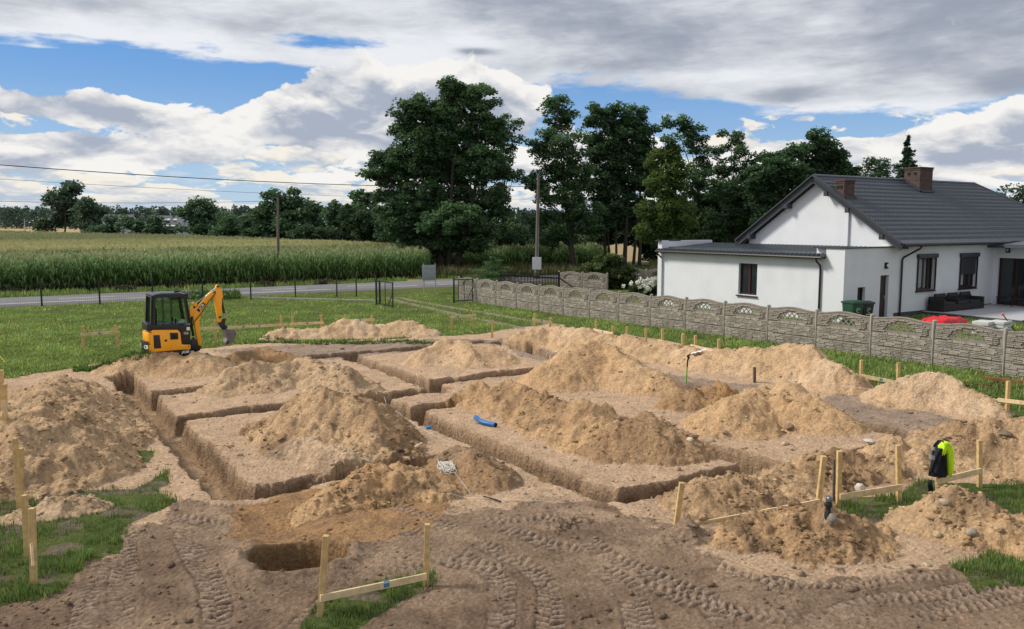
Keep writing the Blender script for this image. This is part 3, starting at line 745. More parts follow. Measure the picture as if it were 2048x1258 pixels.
# ================================================================== UTILITY POLES AND WIRES
def pole(px, yb, yt, label, r=.14, box=False):
    q = P(px, yb); t = PY(px+(4 if box else 0), yt, q[1]); root = empty('utility_pole', q, 0, label, 'utility pole')
    mb = MB(); mb.tube([q, (q+t)/2, t], [r, r*.85, r*.65], 10); mb.build('shaft', M_oldwood, root, smooth=True, world=True)
    mb = MB()
    for k, z in enumerate((.25, .95, 1.5)): mb = MB(); mb.lathe([(.03, 0), (.05, .03), (.05, .1), (.025, .13)], (t[0]+(-.16 if k % 2 else .16), t[1], t[2]-z), 8); mb.box((t[0], t[1], t[2]-z-.0), (.34, .03, .03)); mb.build('insulator', M_blk, root, world=True)
    if box:
        mb = MB(); mb.prism([(q[0]-r*1.3, -.05), (q[0]+r*1.3, -.05), (q[0]+r, 1.2), (q[0]-r, 1.2)], q[1]+.1, q[1]+.32); mb.build('concrete_stub', M_concp, root, world=True)
        mb = MB(); mb.box((q[0]+.02, q[1]-.24, 1.35), (.72, .2, 1.0)); bx_ = mb.build('meter_box', mat('box_white', (.55,.56,.57), .5, var=.05), root, world=True, bevel=.02)
        mb = MB(); mb.box((q[0]+.02, q[1]-.345, 1.35), (.6, .012, .86)); mb.box((q[0]+.26, q[1]-.355, 1.3), (.04, .02, .12)); o = mb.build('box_door', mat('box_door', (.62,.63,.64), .5, var=.05), bx_, world=False)
        o.location = bx_.location; mb = None; o.location = -Vector(root.location)
        mb = MB(); mb.tube([(q[0]+.13, q[1]-.1, 1.85), (q[0]+.14, q[1]-.1, 4.2)], .03, 6); mb.build('cable_duct', M_grey, root, world=True)
    return q, t
q1, t1 = pole(556, 564, 395, 'slim wooden utility pole at the edge of the corn field, left of the trees', .13)
q2, t2 = pole(1073, 560, 350, 'tall wooden utility pole with a white meter box in front of the trees', .17, True)
def wire(name_label, pts3, sag, r=.012):
    pts = []
    a, b = Vector(pts3[0]), Vector(pts3[1])
    for i in range(41):
        t = i/40; p = a.lerp(b, t); p.z -= sag*4*t*(1-t); pts.append(p)
    mb = MB(); mb.tube(pts, r, 4); tag(mb.build('overhead_wire', M_blk), name_label, 'wire', 'overhead wires')
wire('thickest overhead wire running from the upper left to the tall pole', [PY(-330, 302, 38), t2+np.array([0, 0, -.9])], .55, .022)
wire('middle thin overhead wire crossing the sky on the left', [PY(-330, 335, 40), t2+np.array([0, 0, -1.9])], .4, .009)
wire('lowest overhead wire, level across the left field and ending at the slim pole', [PY(-330, 389, 60), t1+np.array([0, 0, -.25])], .35, .014)
wire('overhead wire from the slim pole towards the tall trees', [t1+np.array([0, 0, -.25]), PY(760, 422, 66)], .2, .012)
wire('overhead wire from the tall pole to the white house', [t2+np.array([0, 0, -1.9]), PY(1600, 412, 62)], .5, .012)

# ================================================================== WHITE HOUSE
YC = 36.0
Cc = PY(1686, 600, YC); a_0, b_0 = float(Cc[:2]@A), float(Cc[:2]@B)
HG = .12                                   # ground by the house
hb = W(a_0, b_0)
house = empty('white_house', (hb[0], hb[1], 0), RZ, 'single storey white house with dark metal tile roof and two brick chimneys', 'house')
def onS(px, py, off=0.0):   # side plane y=off -> (x,z)
    b, z = ontoA(px, py, a_0+off); return b-b_0, z
def onF(px, py, off=0.0):   # front planes x=off -> (y,z)
    a, z = ontoB(px, py, b_0+off); return a-a_0, z
X1 = onS(1793, 500)[0]
YL, ZWL = onF(1320, 487); WH = onF(1686, 497)[1]
YG, _ = onF(1501, 486, X1); 
YR, ZR = onF(1634, 352, X1-.45)
ZE = onF(1822, 489, X1-.45)[1]; YE0 = -.55
YR = (YG)/2; slope = (ZR-ZE)/(YR-YE0)
XIN = onS(1985.5, 560)[0]
print('house', X1, YL, ZWL, WH, YG, YR, ZR, ZE, XIN, 'slope', math.degrees(math.atan(slope)))
def wall(mb, u0, u1, z0, z1, openings, fn, t=.3):
    """grid wall with openings; fn(u, z, depth)->xyz, depth>0 goes inwards"""
    us_ = sorted({u0, u1, *[o[0] for o in openings], *[o[1] for o in openings]}); zs_ = sorted({z0, z1, *[o[2] for o in openings], *[o[3] for o in openings]})
    for i in range(len(us_)-1):
        for j in range(len(zs_)-1):
            cu, cz = (us_[i]+us_[i+1])/2, (zs_[j]+zs_[j+1])/2
            if any(o[0] < cu < o[1] and o[2] < cz < o[3] for o in openings): continue
            mb.add([fn(us_[i], zs_[j], 0), fn(us_[i+1], zs_[j], 0), fn(us_[i+1], zs_[j+1], 0), fn(us_[i], zs_[j+1], 0)], [(0, 1, 2, 3)])
    for o in openings:
        c = [(o[0], o[2]), (o[1], o[2]), (o[1], o[3]), (o[0], o[3])]
        for k in range(4):
            p, q = c[k], c[(k+1) % 4]
            mb.add([fn(*p, 0), fn(*q, 0), fn(*q, t), fn(*p, t)], [(0, 1, 2, 3)])
fF = lambda X: (lambda u, z, d: (X+d, u, z))          # faces -x
fS = lambda Y: (lambda u, z, d: (u, Y+d, z))          # faces -y
# openings measured from the photo
def rectF(x0, y0, x1, y1, off=0.0):
    a = onF(x0, y1, off); b = onF(x1, y0, off); return (min(a[0], b[0]), max(a[0], b[0]), a[1], b[1])
def rectS(x0, y0, x1, y1, off=0.0):
    a = onS(x0, y1, off); b = onS(x1, y0, off); return (min(a[0], b[0]), max(a[0], b[0]), a[1], b[1])
O_g = rectF(1476, 528, 1515, 588)
O_s = rectS(1714, 574, 1731, 606); O_d = rectS(1757, 550, 1778, 640); O_d = (O_d[0], O_d[1], HG-.02, O_d[3])
O_w1 = rectS(1832, 513, 1871, 581); O_w2 = rectS(1917, 511, 1954, 576)
mb = MB()
YLR = .95; XLF = -.34; ZLF = onF(1672, 514, XLF)[1]; ZLB = onF(1640, 493.5, X1-.14)[1]
wall(mb, YLR, YL, -.3, ZLF-.10, [O_g], fF(0)); wall(mb, 0, YLR, -.3, WH, [], fF(0))
print('lean', ZLF, ZLB, WH, ZWL)
wall(mb, 0, X1, -.3, WH, [O_s, O_d], fS(0))
wall(mb, X1, XIN, -.3, ZE+.25, [O_w1, O_w2], fS(.0))
# far side / back of the wing
mb.add([(0, YL, -.3), (X1, YL, -.3), (X1, YL, WH), (0, YL, WH)], [(0, 1, 2, 3)])
mb.add([(.2, .2, WH-.25), (X1, .2, WH-.25), (X1, YL-.2, WH-.25), (.2, YL-.2, WH-.25)], [(0, 1, 2, 3)])
# parapet inner faces
for (x0, y0, x1, y1) in ((.2, 0, .2, 1.6), (0, .2, X1, .2)): mb.add([(x0, y0, WH-.3), (x1, y1, WH-.3), (x1, y1, WH), (x0, y0, WH)], [(0, 1, 2, 3)])
mb.add([(0,0,WH),(.2,0,WH),(.2,1.6,WH),(0,1.6,WH)], [(0,1,2,3)]); mb.add([(0,0,WH),(X1,0,WH),(X1,.2,WH),(0,.2,WH)], [(0,1,2,3)])
# gable (faces -x) with the stepped chimney breast
zg = lambda y: ZR-.30-abs(y-YR)*slope
YCB = onF(1698, 480, X1)[0]; YCB2 = onF(1672, 480, X1)[0]
def gable(X, ya, yb):
    ys_ = [ya]+([YR] if ya < YR < yb else [])+[yb]
    pl = [(X, y, zg(y)) for y in ys_]
    mb.add([(X, ya, 2.6)]+pl+[(X, yb, 2.6)], [tuple(range(len(pl)+2))])
gable(X1, 0, YCB); gable(X1-.12, YCB, YG)
mb.add([(X1, YCB, 2.6), (X1-.12, YCB, 2.6), (X1-.12, YCB, zg(YCB)), (X1, YCB, zg(YCB))], [(0, 1, 2, 3)])
mb.add([(X1-.12, YG, -.3), (36, YG, -.3), (36, YG, ZE+.4), (X1-.12, YG, ZE+.4)], [(0, 1, 2, 3)])
XR1 = X1+16; 
wl = mb.build('wall', M_wall, house)
# projecting living room wing (its end face carries the patio door)
O_p = rectF(1991, 519, 2100, 609, XIN); zp = onF(1995, 609, XIN)[1]; O_p = (-2.85, O_p[1], zp, O_p[3])
mb = MB(); ZPW = onF(1990, 494, XIN)[1]
wall(mb, -6, 0, -.3, ZPW, [O_p], fF(XIN), .25); mb.add([(XIN, -6, -.3), (XIN+10, -6, -.3), (XIN+10, -6, ZPW), (XIN, -6, ZPW)], [(0, 1, 2, 3)])
mb.build('wing_wall', M_wall, house)
mb = MB()
mb.prism([(XIN-.75, ZPW-.02), (XIN+10, ZPW-.02), (XIN+10, ZPW+.75), (XIN-.75, ZPW+.16)], -6.4, 0.6); mb.build('wing_roof', M_roof, house)
# plinth
mb = MB(); mb.box((X1+(XIN-X1)/2, -.012, HG+.1), (XIN-X1, .03, .35)); mb.build('plinth', M_darkstone, house)
# caps
mb = MB()
mb.box((X1/2, .09, WH+.02), (X1+.1, .3, .05)); mb.box((.09, .8, WH+.02), (.3, 1.5, .05)); mb.box((X1-.14, YCB+1.0, 2.9), (.02, .02, .02))
mb.box((.5, YL-.1, ZWL+.16), (1.6, .34, .05)); mb.build('parapet_cap', M_trim, house)
mb = MB(); mb.box((.12, YL-.14, (ZWL+.15)/2), (.5, .3, ZWL+.2)); mb.box((X1/2, YL-.12, WH-.02), (X1, .26, .34)); mb.build('end_wall', M_wall, house)
# ribbed lean-to roof over the front wing
def leanroof():
    mb = MB(); y0, y1 = 0.95, YL-.1; zf = ZLF; zb = ZLB
    x0 = -.34; x1 = X1-.14; n = int((y1-y0)/.24)
    mb.add([(x0, y0, zf), (x1, y0, zb), (x1, y1, zb), (x0, y1, zf)], [(0, 1, 2, 3)])
    mb.add([(x0, y0, zf-.05), (x1, y0, zb-.05), (x1, y1, zb-.05), (x0, y1, zf-.05)], [(0, 1, 2, 3)])
    mb.add([(x0, y0, zf-.05), (x0, y0, zf), (x1, y0, zb), (x1, y0, zb-.05)], [(0, 1, 2, 3)])
    for k in range(n+1):
        y = y0+.03+(y1-y0-.06)*k/n; mb.beam((x0, y, zf+.03), (x1, y, zb+.03), .05, .11)
    mb.build('lean_to_roof', mat('lean_to_metal', (.085,.105,.12), .33, spec=.6), house)
    mb = MB(); mb.tube([(x0-.05, y0-.05, zf-.06), (x0-.05, y1+.02, zf-.06)], .065, 8); mb.box((x0+.02, (y0+y1)/2, zf-.05), (.03, y1-y0, .16)); mb.build('gutter', M_gut, house, smooth=True)
    for y in (y0+.22, y1-.15):
        mb = MB(); mb.tube([(x0-.05, y, zf-.1), (x0-.05, y, zf-.2), (-.1, y, zf-.42), (-.07, y, zf-.6), (-.07, y, 0)], .045, 8); mb.build('downpipe', M_gut, house, smooth=True)
leanroof()
# tiled main roof: near slope, far slope, hip end
def tiled(name, y_e, sgn):
    xs0 = X1-.45; cols = np.arange(0, 1.00001, 1/ (22/.055)); rows = []
    L_ = math.hypot(YR-YE0, ZR-ZE); nr = int(L_/.35)
    for r in range(nr):
        for t in (0.0, .93, 1.0): rows.append((r+t)/nr if not (t == 1.0 and r == nr-1) else 1.0)
    V = []; nrm = np.array([0, -math.sin(math.atan(slope)), math.cos(math.atan(slope))])
    xe1 = X1+15.9+.0; XRE = onF_end
    cs = np.linspace(0, 1, 420)
    for q, t in enumerate(rows):
        x1_ = XHIP*(1-t)+XRE*t; x = xs0+(x1_-xs0)*cs
        y = YE0+(YR-YE0)*t; z = ZE+(ZR-ZE)*t
        frac = (t*nr) % 1.0; k = q % 3; step = (.026, 0.0, 0.0)[k] if k != 2 else 0.026*0
        off = .026*np.sin(2*math.pi*x/.22)+(.04*(1-(.0 if k == 0 else (.93 if k == 1 else 1)))) 
        yy = y+nrm[1]*off; zz = z+nrm[2]*off
        if sgn < 0: yy = 2*YR-yy
        V.append(np.stack([x, yy, zz], 1))
    V = np.array(V); n0, n1 = V.shape[:2]; ii = np.arange(n0*n1).reshape(n0, n1)
    Fq = np.stack([ii[:-1, :-1], ii[:-1, 1:], ii[1:, 1:], ii[1:, :-1]], -1).reshape(-1, 4)
    o = np_mesh(name, V.reshape(-1, 3), Fq, M_roof, house, smooth=False); return o
d_ = ray(1949, 364); # ridge end: point on vertical plane y=YR
onF_end = onS(1949, 364, YR)[0]; XHIP = onF_end+YR-YE0
tiled('roof', 0, 1); tiled('roof', 0, -1)
mb = MB(); mb.add([(XHIP, YE0, ZE), (XHIP, 2*YR-YE0, ZE), (onF_end, YR, ZR)], [(0, 1, 2)]); mb.build('hip_roof', M_roof, house)
mb = MB(); mb.tube([(X1-.5, YR, ZR+.02), (onF_end, YR, ZR+.02)], .085, 8); mb.tube([(onF_end, YR, ZR+.02), (XHIP, YE0, ZE+.04)], .07, 8); mb.build('ridge_cap', M_roof, house, smooth=True)
# verge boards, soffit, eaves
mb = MB()
for s in (0, 1):
    y_e = YE0-.03 if s == 0 else 2*YR-YE0+.03
    mb.beam((X1-.50, y_e, ZE-.14), (X1-.50, YR, ZR-.12+.0), .05, .36)
    mb.beam((X1-.55, y_e, ZE+.02), (X1-.55, YR, ZR+.04), .16, .07)
    mb.beam((X1-.25, y_e, ZE-.20), (X1-.25, YR, ZR-.20), .55, .05)
mb.build('verge_board', M_trim, house)
for y in (YCB2+.3, YR+1.6, .45, YG-.35, 2.3):
    mb = MB(); z = zg(y)-.03; mb.box((X1-.30, y, z-.03), (.55, .2, .24)); mb.build('purlin_end', M_trim, house)
mb = MB(); mb.box(((X1+XIN)/2-.2, YE0/2-.02, ZE-.10), (XIN-X1+.6, -YE0+.05, .04)); mb.build('soffit', M_trim, house)
mb = MB(); mb.tube([(X1-.45, YE0-.07, ZE-.02), (XIN+.35, YE0-.07, ZE-.02)], .075, 8); mb.build('gutter', M_gut, house, smooth=True)
xd = onS(1800, 560)[0]
mb = MB(); xg = onS(1841, 490, YE0)[0]; mb.tube([(xg, YE0-.07, ZE-.08), (xg-.05, YE0-.05, ZE-.2), (xd+.1, -.08, ZE-.62), (xd, -.07, ZE-.75), (xd, -.07, 0)], .045, 8); mb.build('downpipe', M_gut, house, smooth=True)
# chimneys
def chimney(px0, px1, pyt, yy, w, dpt, label=None):
    x0 = onS(px0, pyt, yy)[0]; zt = onS(px0, pyt, yy)[1]; x1 = onS(px1, pyt, yy)[0]
    wdt = min(abs(x1-x0), w); xc = x0+wdt/2; zb = ZR-abs(yy-YR)*slope-.03
    mb = MB(); mb.box((xc, yy+dpt/2, (zt+zb)/2), (wdt, dpt, zt-zb)); ch = mb.build('chimney', M_brick, house)
    mb = MB(); mb.box((xc, yy+dpt/2, zt+.035), (wdt+.09, dpt+.09, .07)); mb.box((xc, yy+dpt/2, zt-.06), (wdt+.05, dpt+.05, .05)); mb.build('chimney_cap', M_brick, ch)
    mb = MB(); zf = ZR-abs(yy-YR)*slope; mb.beam((xc-wdt/2-.02, yy-.06, zf+.04), (xc+wdt/2+.02, yy-.06, zf+.04), .2, .12)
    for s in (-1, 1): mb.beam((xc+s*(wdt/2+.03), yy-.1, zf+.05), (xc+s*(wdt/2+.03), yy+dpt+.1, zf+(dpt+.2)*slope+.0), .09, .10)
    mb.build('flashing', M_trim, ch)
    mb = MB()
    for k in (0, 1): mb.box((xc-wdt/2-.003, yy+dpt*(.3+.4*k), zt-.28), (.03, .16, .14))
    mb.build('vent_opening', M_black, ch)
def roofy(px, py):
    lo, hi = YE0, YR
    for _ in range(40):
        m_ = (lo+hi)/2
        if onS(px, py, m_)[1] > ZE+(m_-YE0)*slope: lo = m_
        else: hi = m_
    return m_
yc1 = roofy(1700, 397); yc2 = roofy(1862, 384); print('chim', yc1, yc2, YR)
chimney(1689, 1713, 362, yc1, .8, .5)
chimney(1841, 1878, 336, yc2, 1.2, .9)
# windows
def window(o, fn, name='window', curtain=0.0, sill=True, sash=2):
    u0, u1, z0, z1 = o; t = .07; d = .14
    mb = MB()
    def bar(ua, ub, za, zb, d0=d, dt=.06):
        mb.add([fn(ua, za, d0), fn(ub, za, d0), fn(ub, zb, d0), fn(ua, zb, d0), fn(ua, za, d0+dt), fn(ub, za, d0+dt), fn(ub, zb, d0+dt), fn(ua, zb, d0+dt)], [(0, 1, 2, 3), (4, 5, 6, 7), (0, 1, 5, 4), (1, 2, 6, 5), (2, 3, 7, 6), (3, 0, 4, 7)])
    bar(u0, u1, z0, z0+t); bar(u0, u1, z1-t, z1); bar(u0, u0+t, z0+t, z1-t); bar(u1-t, u1, z0+t, z1-t)
    for k in range(1, sash):
        uc = u0+(u1-u0)*k/sash; bar(uc-.06, uc+.06, z0+t, z1-t, d-.012)
    w_ = mb.build(name, M_frame, house)
    mb = MB(); mb.add([fn(u0+t/2, z0+t/2, d+.045), fn(u1-t/2, z0+t/2, d+.045), fn(u1-t/2, z1-t/2, d+.045), fn(u0+t/2, z1-t/2, d+.045)], [(0, 1, 2, 3)]); mb.build('pane', M_glass, w_)
    if curtain:
        mb = MB(); n = 10; ua = u0+(u1-u0)*.22; ub = u0+(u1-u0)*(.22+curtain)
        for k in range(n):
            p, q = ua+(ub-ua)*k/n, ua+(ub-ua)*(k+1)/n; mb.add([fn(p, z0+.12, d+.04-.012*(k % 2)), fn(q, z0+.12, d+.04-.012*((k+1) % 2)), fn(q, z1-.1, d+.04-.012*((k+1) % 2)), fn(p, z1-.1, d+.04-.012*(k % 2))], [(0, 1, 2, 3)])
        mb.build('curtain', mat('curtain', (.30,.33,.34), .9, var=.15), w_)
    if sill:
        mb = MB(); c = [fn(u0-.08, z0-.05, -.09), fn(u1+.08, z0-.05, -.09), fn(u1+.08, z0, .12), fn(u0-.08, z0, .12), fn(u0-.08, z0-.09, -.09), fn(u1+.08, z0-.09, -.09), fn(u1+.08, z0-.09, .12), fn(u0-.08, z0-.09, .12)]
        mb.add(c, [(0, 1, 2, 3), (4, 5, 6, 7), (0, 1, 5, 4), (1, 2, 6, 5), (2, 3, 7, 6), (3, 0, 4, 7)]); mb.build('sill', M_frame, w_)
    return w_
window(O_g, fF(0)); window(O_s, fS(0), sill=False, sash=1)
window(O_w1, fS(0), curtain=.34); w2 = window(O_w2, fS(0), curtain=.3)
for k, o in enumerate((O_w1, O_w2)):
    mb = MB(); mb.box(((o[0]+o[1])/2, -.05, o[3]+.05), (o[1]-o[0]+.16, .16, .2))
    mb.build('shutter_box', M_trim, house, bevel=.02)
    mb = MB()
    for u in (o[0], o[1]): mb.box((u, -.045, (o[2]+o[3])/2), (.05, .06, o[3]-o[2]))
    mb.box(((o[0]+o[1])/2, -.045, o[2]), (o[1]-o[0], .05, .05)); mb.build('shutter_rail', M_gut, house)
o = O_w2; mb = MB(); zc = o[2]+(o[3]-o[2])*.42; n = 18
for k in range(n): 
    za = zc+(o[3]-zc)*k/n; mb.box(((o[0]+o[1])/2, .02-.0, za+(o[3]-zc)/n/2), (o[1]-o[0]-.06, .02, (o[3]-zc)/n*.86))
mb.build('roller_shutter', M_trim, house)
# side door
u0, u1, z0, z1 = O_d
mb = MB(); mb.box(((u0+u1)/2, .17, (z0+z1)/2), (u1-u0, .05, z1-z0)); dr = mb.build('door', mat('door_brown', (.035,.02,.018), .5, var=.12), house)
mb = MB(); mb.box((u1-.12, .12, z0+1.05), (.03, .07, .16)); mb.build('handle', M_grey, dr)
mb = MB(); mb.box(((u0+u1)/2, .135, z1-.04), (u1-u0, .04, .08)); mb.box((u0+.035, .135, (z0+z1)/2), (.07, .04, z1-z0)); mb.build('door_frame', M_frame, dr)
# patio door
u0, u1, z0, z1 = O_p; fn = fF(XIN)
pd = window(O_p, fn, 'patio_door', sill=False, sash=3)
mb = MB()
for k in range(2):
    ua = u1-.12-k*.95; 
    for j in range(6): mb.add([fn(ua-.06*j, z0+.1, .20+.02*(j % 2)), fn(ua-.06*j-.06, z0+.1, .20+.02*((j+1) % 2)), fn(ua-.06*j-.06, z1-.1, .20+.02*((j+1) % 2)), fn(ua-.06*j, z1-.1, .20+.02*(j % 2))], [(0, 1, 2, 3)])
# wall lamps
def lampw(px, py, plane):
    mb = MB()
    if plane == 'S': u, z = onS(px, py); mb.box((u, -.05, z), (.16, .1, .28)); c = (u, -.11, z)
    else: u, z = onF(px, py, XIN); mb.box((XIN-.05, u, z), (.1, .2, .28)); c = (XIN-.11, u, z)
    l = mb.build('wall_lamp', M_blk, house, bevel=.015)
    mb = MB(); mb.lathe([(.03, -.06), (.05, -.03), (.05, .03), (.02, .07)], c, 10); mb.build('bulb', mat('bulb', (.75,.74,.70), .3, var=.02), l, smooth=True)
lampw(1771, 531, 'S'); lampw(2017, 500, 'F')
# ---- terrace
def local(root_xyz): return root_xyz
zt = zp-.02
terr = empty('terrace', (hb[0], hb[1], 0), RZ, 'raised terrace with pale paving and dark stone steps by the patio door', 'terrace')
tx0 = onS(1848, 619)[0]-.2; ty1 = -.02
p1 = P(2048, 641, zt); ty0 = float(p1[:2]@A)-a_0
mb = MB(); mb.box(((tx0+XIN)/2, (ty0+ty1)/2, zt/2-.05), (XIN-tx0-.01, ty1-ty0, zt+.08)); mb.build('edge', M_darkstone, terr)
mb = MB(); nx, ny = 10, 6
for i in range(nx):
    for j in range(ny): mb.box((tx0+(XIN-tx0)*(i+.5)/nx, ty0+(ty1-ty0)*(j+.5)/ny, zt+.01), ((XIN-tx0)/nx-.015, (ty1-ty0)/ny-.015, .03))
mb.build('paving', M_pave, terr)
for k in (1, 2): mb = MB(); mb.box((tx0-.32*k+.16, -.95, zt-.14*k-.1), (.33, 1.8, .2)); mb.build('step', M_darkstone, terr)
def hthing(name, lx, ly, lz, label, cat, rz=0.0, group=None):
    q = Vector((hb[0], hb[1], 0))+Vector((lx*math.cos(RZ)-ly*math.sin(RZ), lx*math.sin(RZ)+ly*math.cos(RZ), lz))
    return empty(name, q, RZ+rz, label, cat, group)
# rattan corner sofa on the terrace
M_rat = mat('dark_rattan', (.022,.02,.022), .75, var=.35, scale=22, bump=.01, bscale=60)
M_cush = mat('dark_cushion', (.035,.035,.038), .9, var=.1)
sx0 = onS(1870, 600, -.5)[0]; sx1 = onS(1972, 598, -.3)[0]
sf = hthing('rattan_sofa', sx0, -.95, zt+.02, 'low dark rattan sofa set against the house wall on the terrace', 'sofa')
Ls = min(sx1-sx0, 3.6)
mb = MB(); mb.box((Ls/2, .4, .17), (Ls, .8, .32)); mb.build('base', M_rat, sf, bevel=.03)
mb = MB(); mb.box((Ls/2, .72, .5), (Ls, .14, .36)); mb.build('backrest', M_rat, sf, bevel=.03)
for x in (.08, Ls*.36, Ls-.08): mb = MB(); mb.box((x, .4, .45), (.16, .8, .28)); mb.build('armrest', M_rat, sf, bevel=.03)
for k in range(3): mb = MB(); mb.box((Ls*(.19+.31*k), .36, .37), (Ls*.26, .6, .12)); mb.build('seat_cushion', M_cush, sf, bevel=.04)
for k in range(3): mb = MB(); mb.box((Ls*(.19+.31*k), .62, .72), (Ls*.24, .12, .2)); mb.build('back_cushion', M_cush, sf, bevel=.04)
# wire garden chair
q = P(2035, 616, zt); lc = q[:2]; la = float(lc@A)-a_0; lb = float(lc@B)-b_0
gc = hthing('garden_chair', lb, la, zt+.03, 'thin black garden chair at the right edge of the terrace', 'chair', math.radians(-60))
mb = MB(); mb.tube([(.30*math.cos(t), .30*math.sin(t), .42) for t in np.linspace(0, 2*math.pi, 17)], .015, 6)
for k in range(7): y = -.24+.08*k; w_ = math.sqrt(.3**2-y*y); mb.beam((-w_, y, .42), (w_, y, .42), .012, .012)
mb.build('seat', M_blk, gc)
mb = MB(); mb.tube([(.33*math.cos(t), .33*math.sin(t), .5+.36*max(0, math.sin(t))**.6) for t in np.linspace(-.35, math.pi+.35, 20)], .018, 6)
for t in np.linspace(.3, math.pi-.3, 9): mb.tube([(.30*math.cos(t), .30*math.sin(t), .42), (.33*math.cos(t), .33*math.sin(t), .5+.36*math.sin(t)**.6)], .007, 4)
mb.build('backrest', M_blk, gc)
for s in (-1, 1):
    for r in (-1, 1): mb = MB(); mb.tube([(s*.22, r*.2, .42), (s*.28, r*.26, 0)], .014, 6); mb.build('leg', M_blk, gc)
q = P(2003, 612, zt); la = float(q[:2]@A)-a_0; lb = float(q[:2]@B)-b_0
gt = hthing('side_table', lb, la, zt+.03, 'small dark side table beside the black garden chair', 'table')
mb = MB(); mb.lathe([(.26, .4), (.28, .41), (.28, .43), (.26, .44)], n=18); mb.build('tabletop', M_blk, gt)
for t in (0, 2.1, 4.2): mb = MB(); mb.tube([(.2*math.cos(t), .2*math.sin(t), .4), (.26*math.cos(t), .26*math.sin(t), 0)], .012, 6); mb.build('leg', M_blk, gt)
# wheelie bins
def bin_(px, label, col, s, ly):
    x = onS(px, 600, ly)[0]
    r = hthing('wheelie_bin', x, ly, HG, label, 'bin', math.radians(-12), 'wheelie bins beside the house wall')
    m = mat('bin_plastic', col, .5, var=.08)
    mb = MB(); mb.add([(-.23*s,-.24*s,.05),(.23*s,-.24*s,.05),(.23*s,.24*s,.05),(-.23*s,.24*s,.05),(-.29*s,-.32*s,.93*s),(.29*s,-.32*s,.93*s),(.29*s,.30*s,.93*s),(-.29*s,.30*s,.93*s)], [(0,3,2,1),(4,5,6,7),(0,1,5,4),(1,2,6,5),(2,3,7,6),(3,0,4,7)])
    b_ = mb.build('body', m, r, bevel=.02)
    mb = MB(); mb.prism([(-.37*s, .93*s), (.34*s, .93*s), (.34*s, 1.0*s), (0, 1.06*s), (-.34*s, 1.01*s)], -.32*s, .32*s, lambda u, v, w: (w, u, v)); mb.build('lid', m, r, bevel=.015)
    for t in (-1, 1): mb = MB(); mb.lathe([(.1, -.02), (.1, .02)], (t*.26*s, .26*s, .1), 14, 'x'); mb.build('wheel', M_blk, r)
    mb = MB(); mb.tube([(-.2*s, .37*s, .96*s), (.2*s, .37*s, .96*s)], .015, 6); mb.build('handle', m, r)
    mw = mat('bin_print', (.6,.65,.6), .6)
    mb = MB()
    for k in range(12):
        t0, t1 = .5+k*.42, .5+(k+1)*.42
        if k in (5, 11): continue
        mb.beam((.1*math.cos(t0), -.315*s, .66*s+.1*math.sin(t0)), (.1*math.cos(t1), -.315*s, .66*s+.1*math.sin(t1)), .014, .03, up=(0, 1, 0))
    mb.beam((-.08, -.315*s, .66*s), (.08, -.315*s, .70*s), .012, .03, up=(0, 1, 0))
    for k in range(5): mb.box((-.12+.06*k, -.30*s, .48*s), (.04, .02, .045))
    mb.build('print', mw, b_)
bin_(1706, 'dark green wheelie bin with white emblem, left of the pair by the house corner', (.012,.06,.030), 1.05, -.55)
bin_(1728, 'smaller blackish wheelie bin, right of the pair by the house corner', (.012,.022,.020), .98, -.5)
# red cover over a stack, white slabs, orange tipped pole
q = P(1885, 655, .2)
rc = empty('covered_pallet', q, RZ, 'low stack under a crumpled bright red tarpaulin behind the fence', 'pallet stack')
zt_r = PY(1885, 634, q[1])[2]
mb = MB()
for k in range(3): mb.box((0, 0, .06+(zt_r-q[2]-.15)*k/3), (1.45, .8, (zt_r-q[2]-.15)/3*.85))
mb.build('stack', M_pave, rc, bevel=.01)
n = 26; V = []; hh_ = zt_r-q[2]
for i in range(n):
    for j in range(n):
        u, v = -1+2*i/(n-1), -1+2*j/(n-1); r = max(abs(u), abs(v)); x, y = u*.92, v*.56
        z = hh_-.02+.03*math.sin(u*7+v*3)*math.cos(v*8)+.022*math.sin(u*13+1)-.36*max(0, r-.78)/.22*(.7+.3*math.sin(u*9+v*11)); V.append((x, y, z))
ii = np.arange(n*n).reshape(n, n); np_mesh('red_cover', V, np.stack([ii[:-1, :-1], ii[1:, :-1], ii[1:, 1:], ii[:-1, 1:]], -1).reshape(-1, 4), mat('red_tarp', (.62,.018,.03), .45, var=.15, scale=8), rc, smooth=True)
mw_ = mat('white_slab', (.55,.55,.54), .8, var=.1)
for px, n_, lab in ((1968, 3, 'left stack of pale paving slabs behind the fence'), (1998, 4, 'right stack of pale paving slabs behind the fence')):
    q = P(px, 668, .2); zz = PY(px, 641, q[1])[2]
    r = empty('slab_stack', q, RZ+.1, lab, 'paving slabs', 'stacks of paving slabs')
    for k in range(n_): mb = MB(); mb.box((.02*(k % 2), 0, (zz-.2)*(k+.5)/n_), (.85, .6, (zz-.2)/n_*.8)); mb.build('slab_layer', mw_, r, bevel=.008)
q = P(2035, 668, .2); a__ = PY(2035, 668, q[1]); b__ = PY(2004, 627, q[1])
r = empty('leaning_pole', q, 0, 'thin black pole with an orange tip leaning behind the fence', 'pole')
mb = MB(); mb.tube([a__, a__+(b__-a__)*.9], .02, 6); mb.build('shaft', M_blk, r, world=True)
mb = MB(); mb.tube([a__+(b__-a__)*.88, b__], [.035, .05], 6); mb.build('tip', mat('orange_tip', (.8,.13,.03), .5), r, world=True)
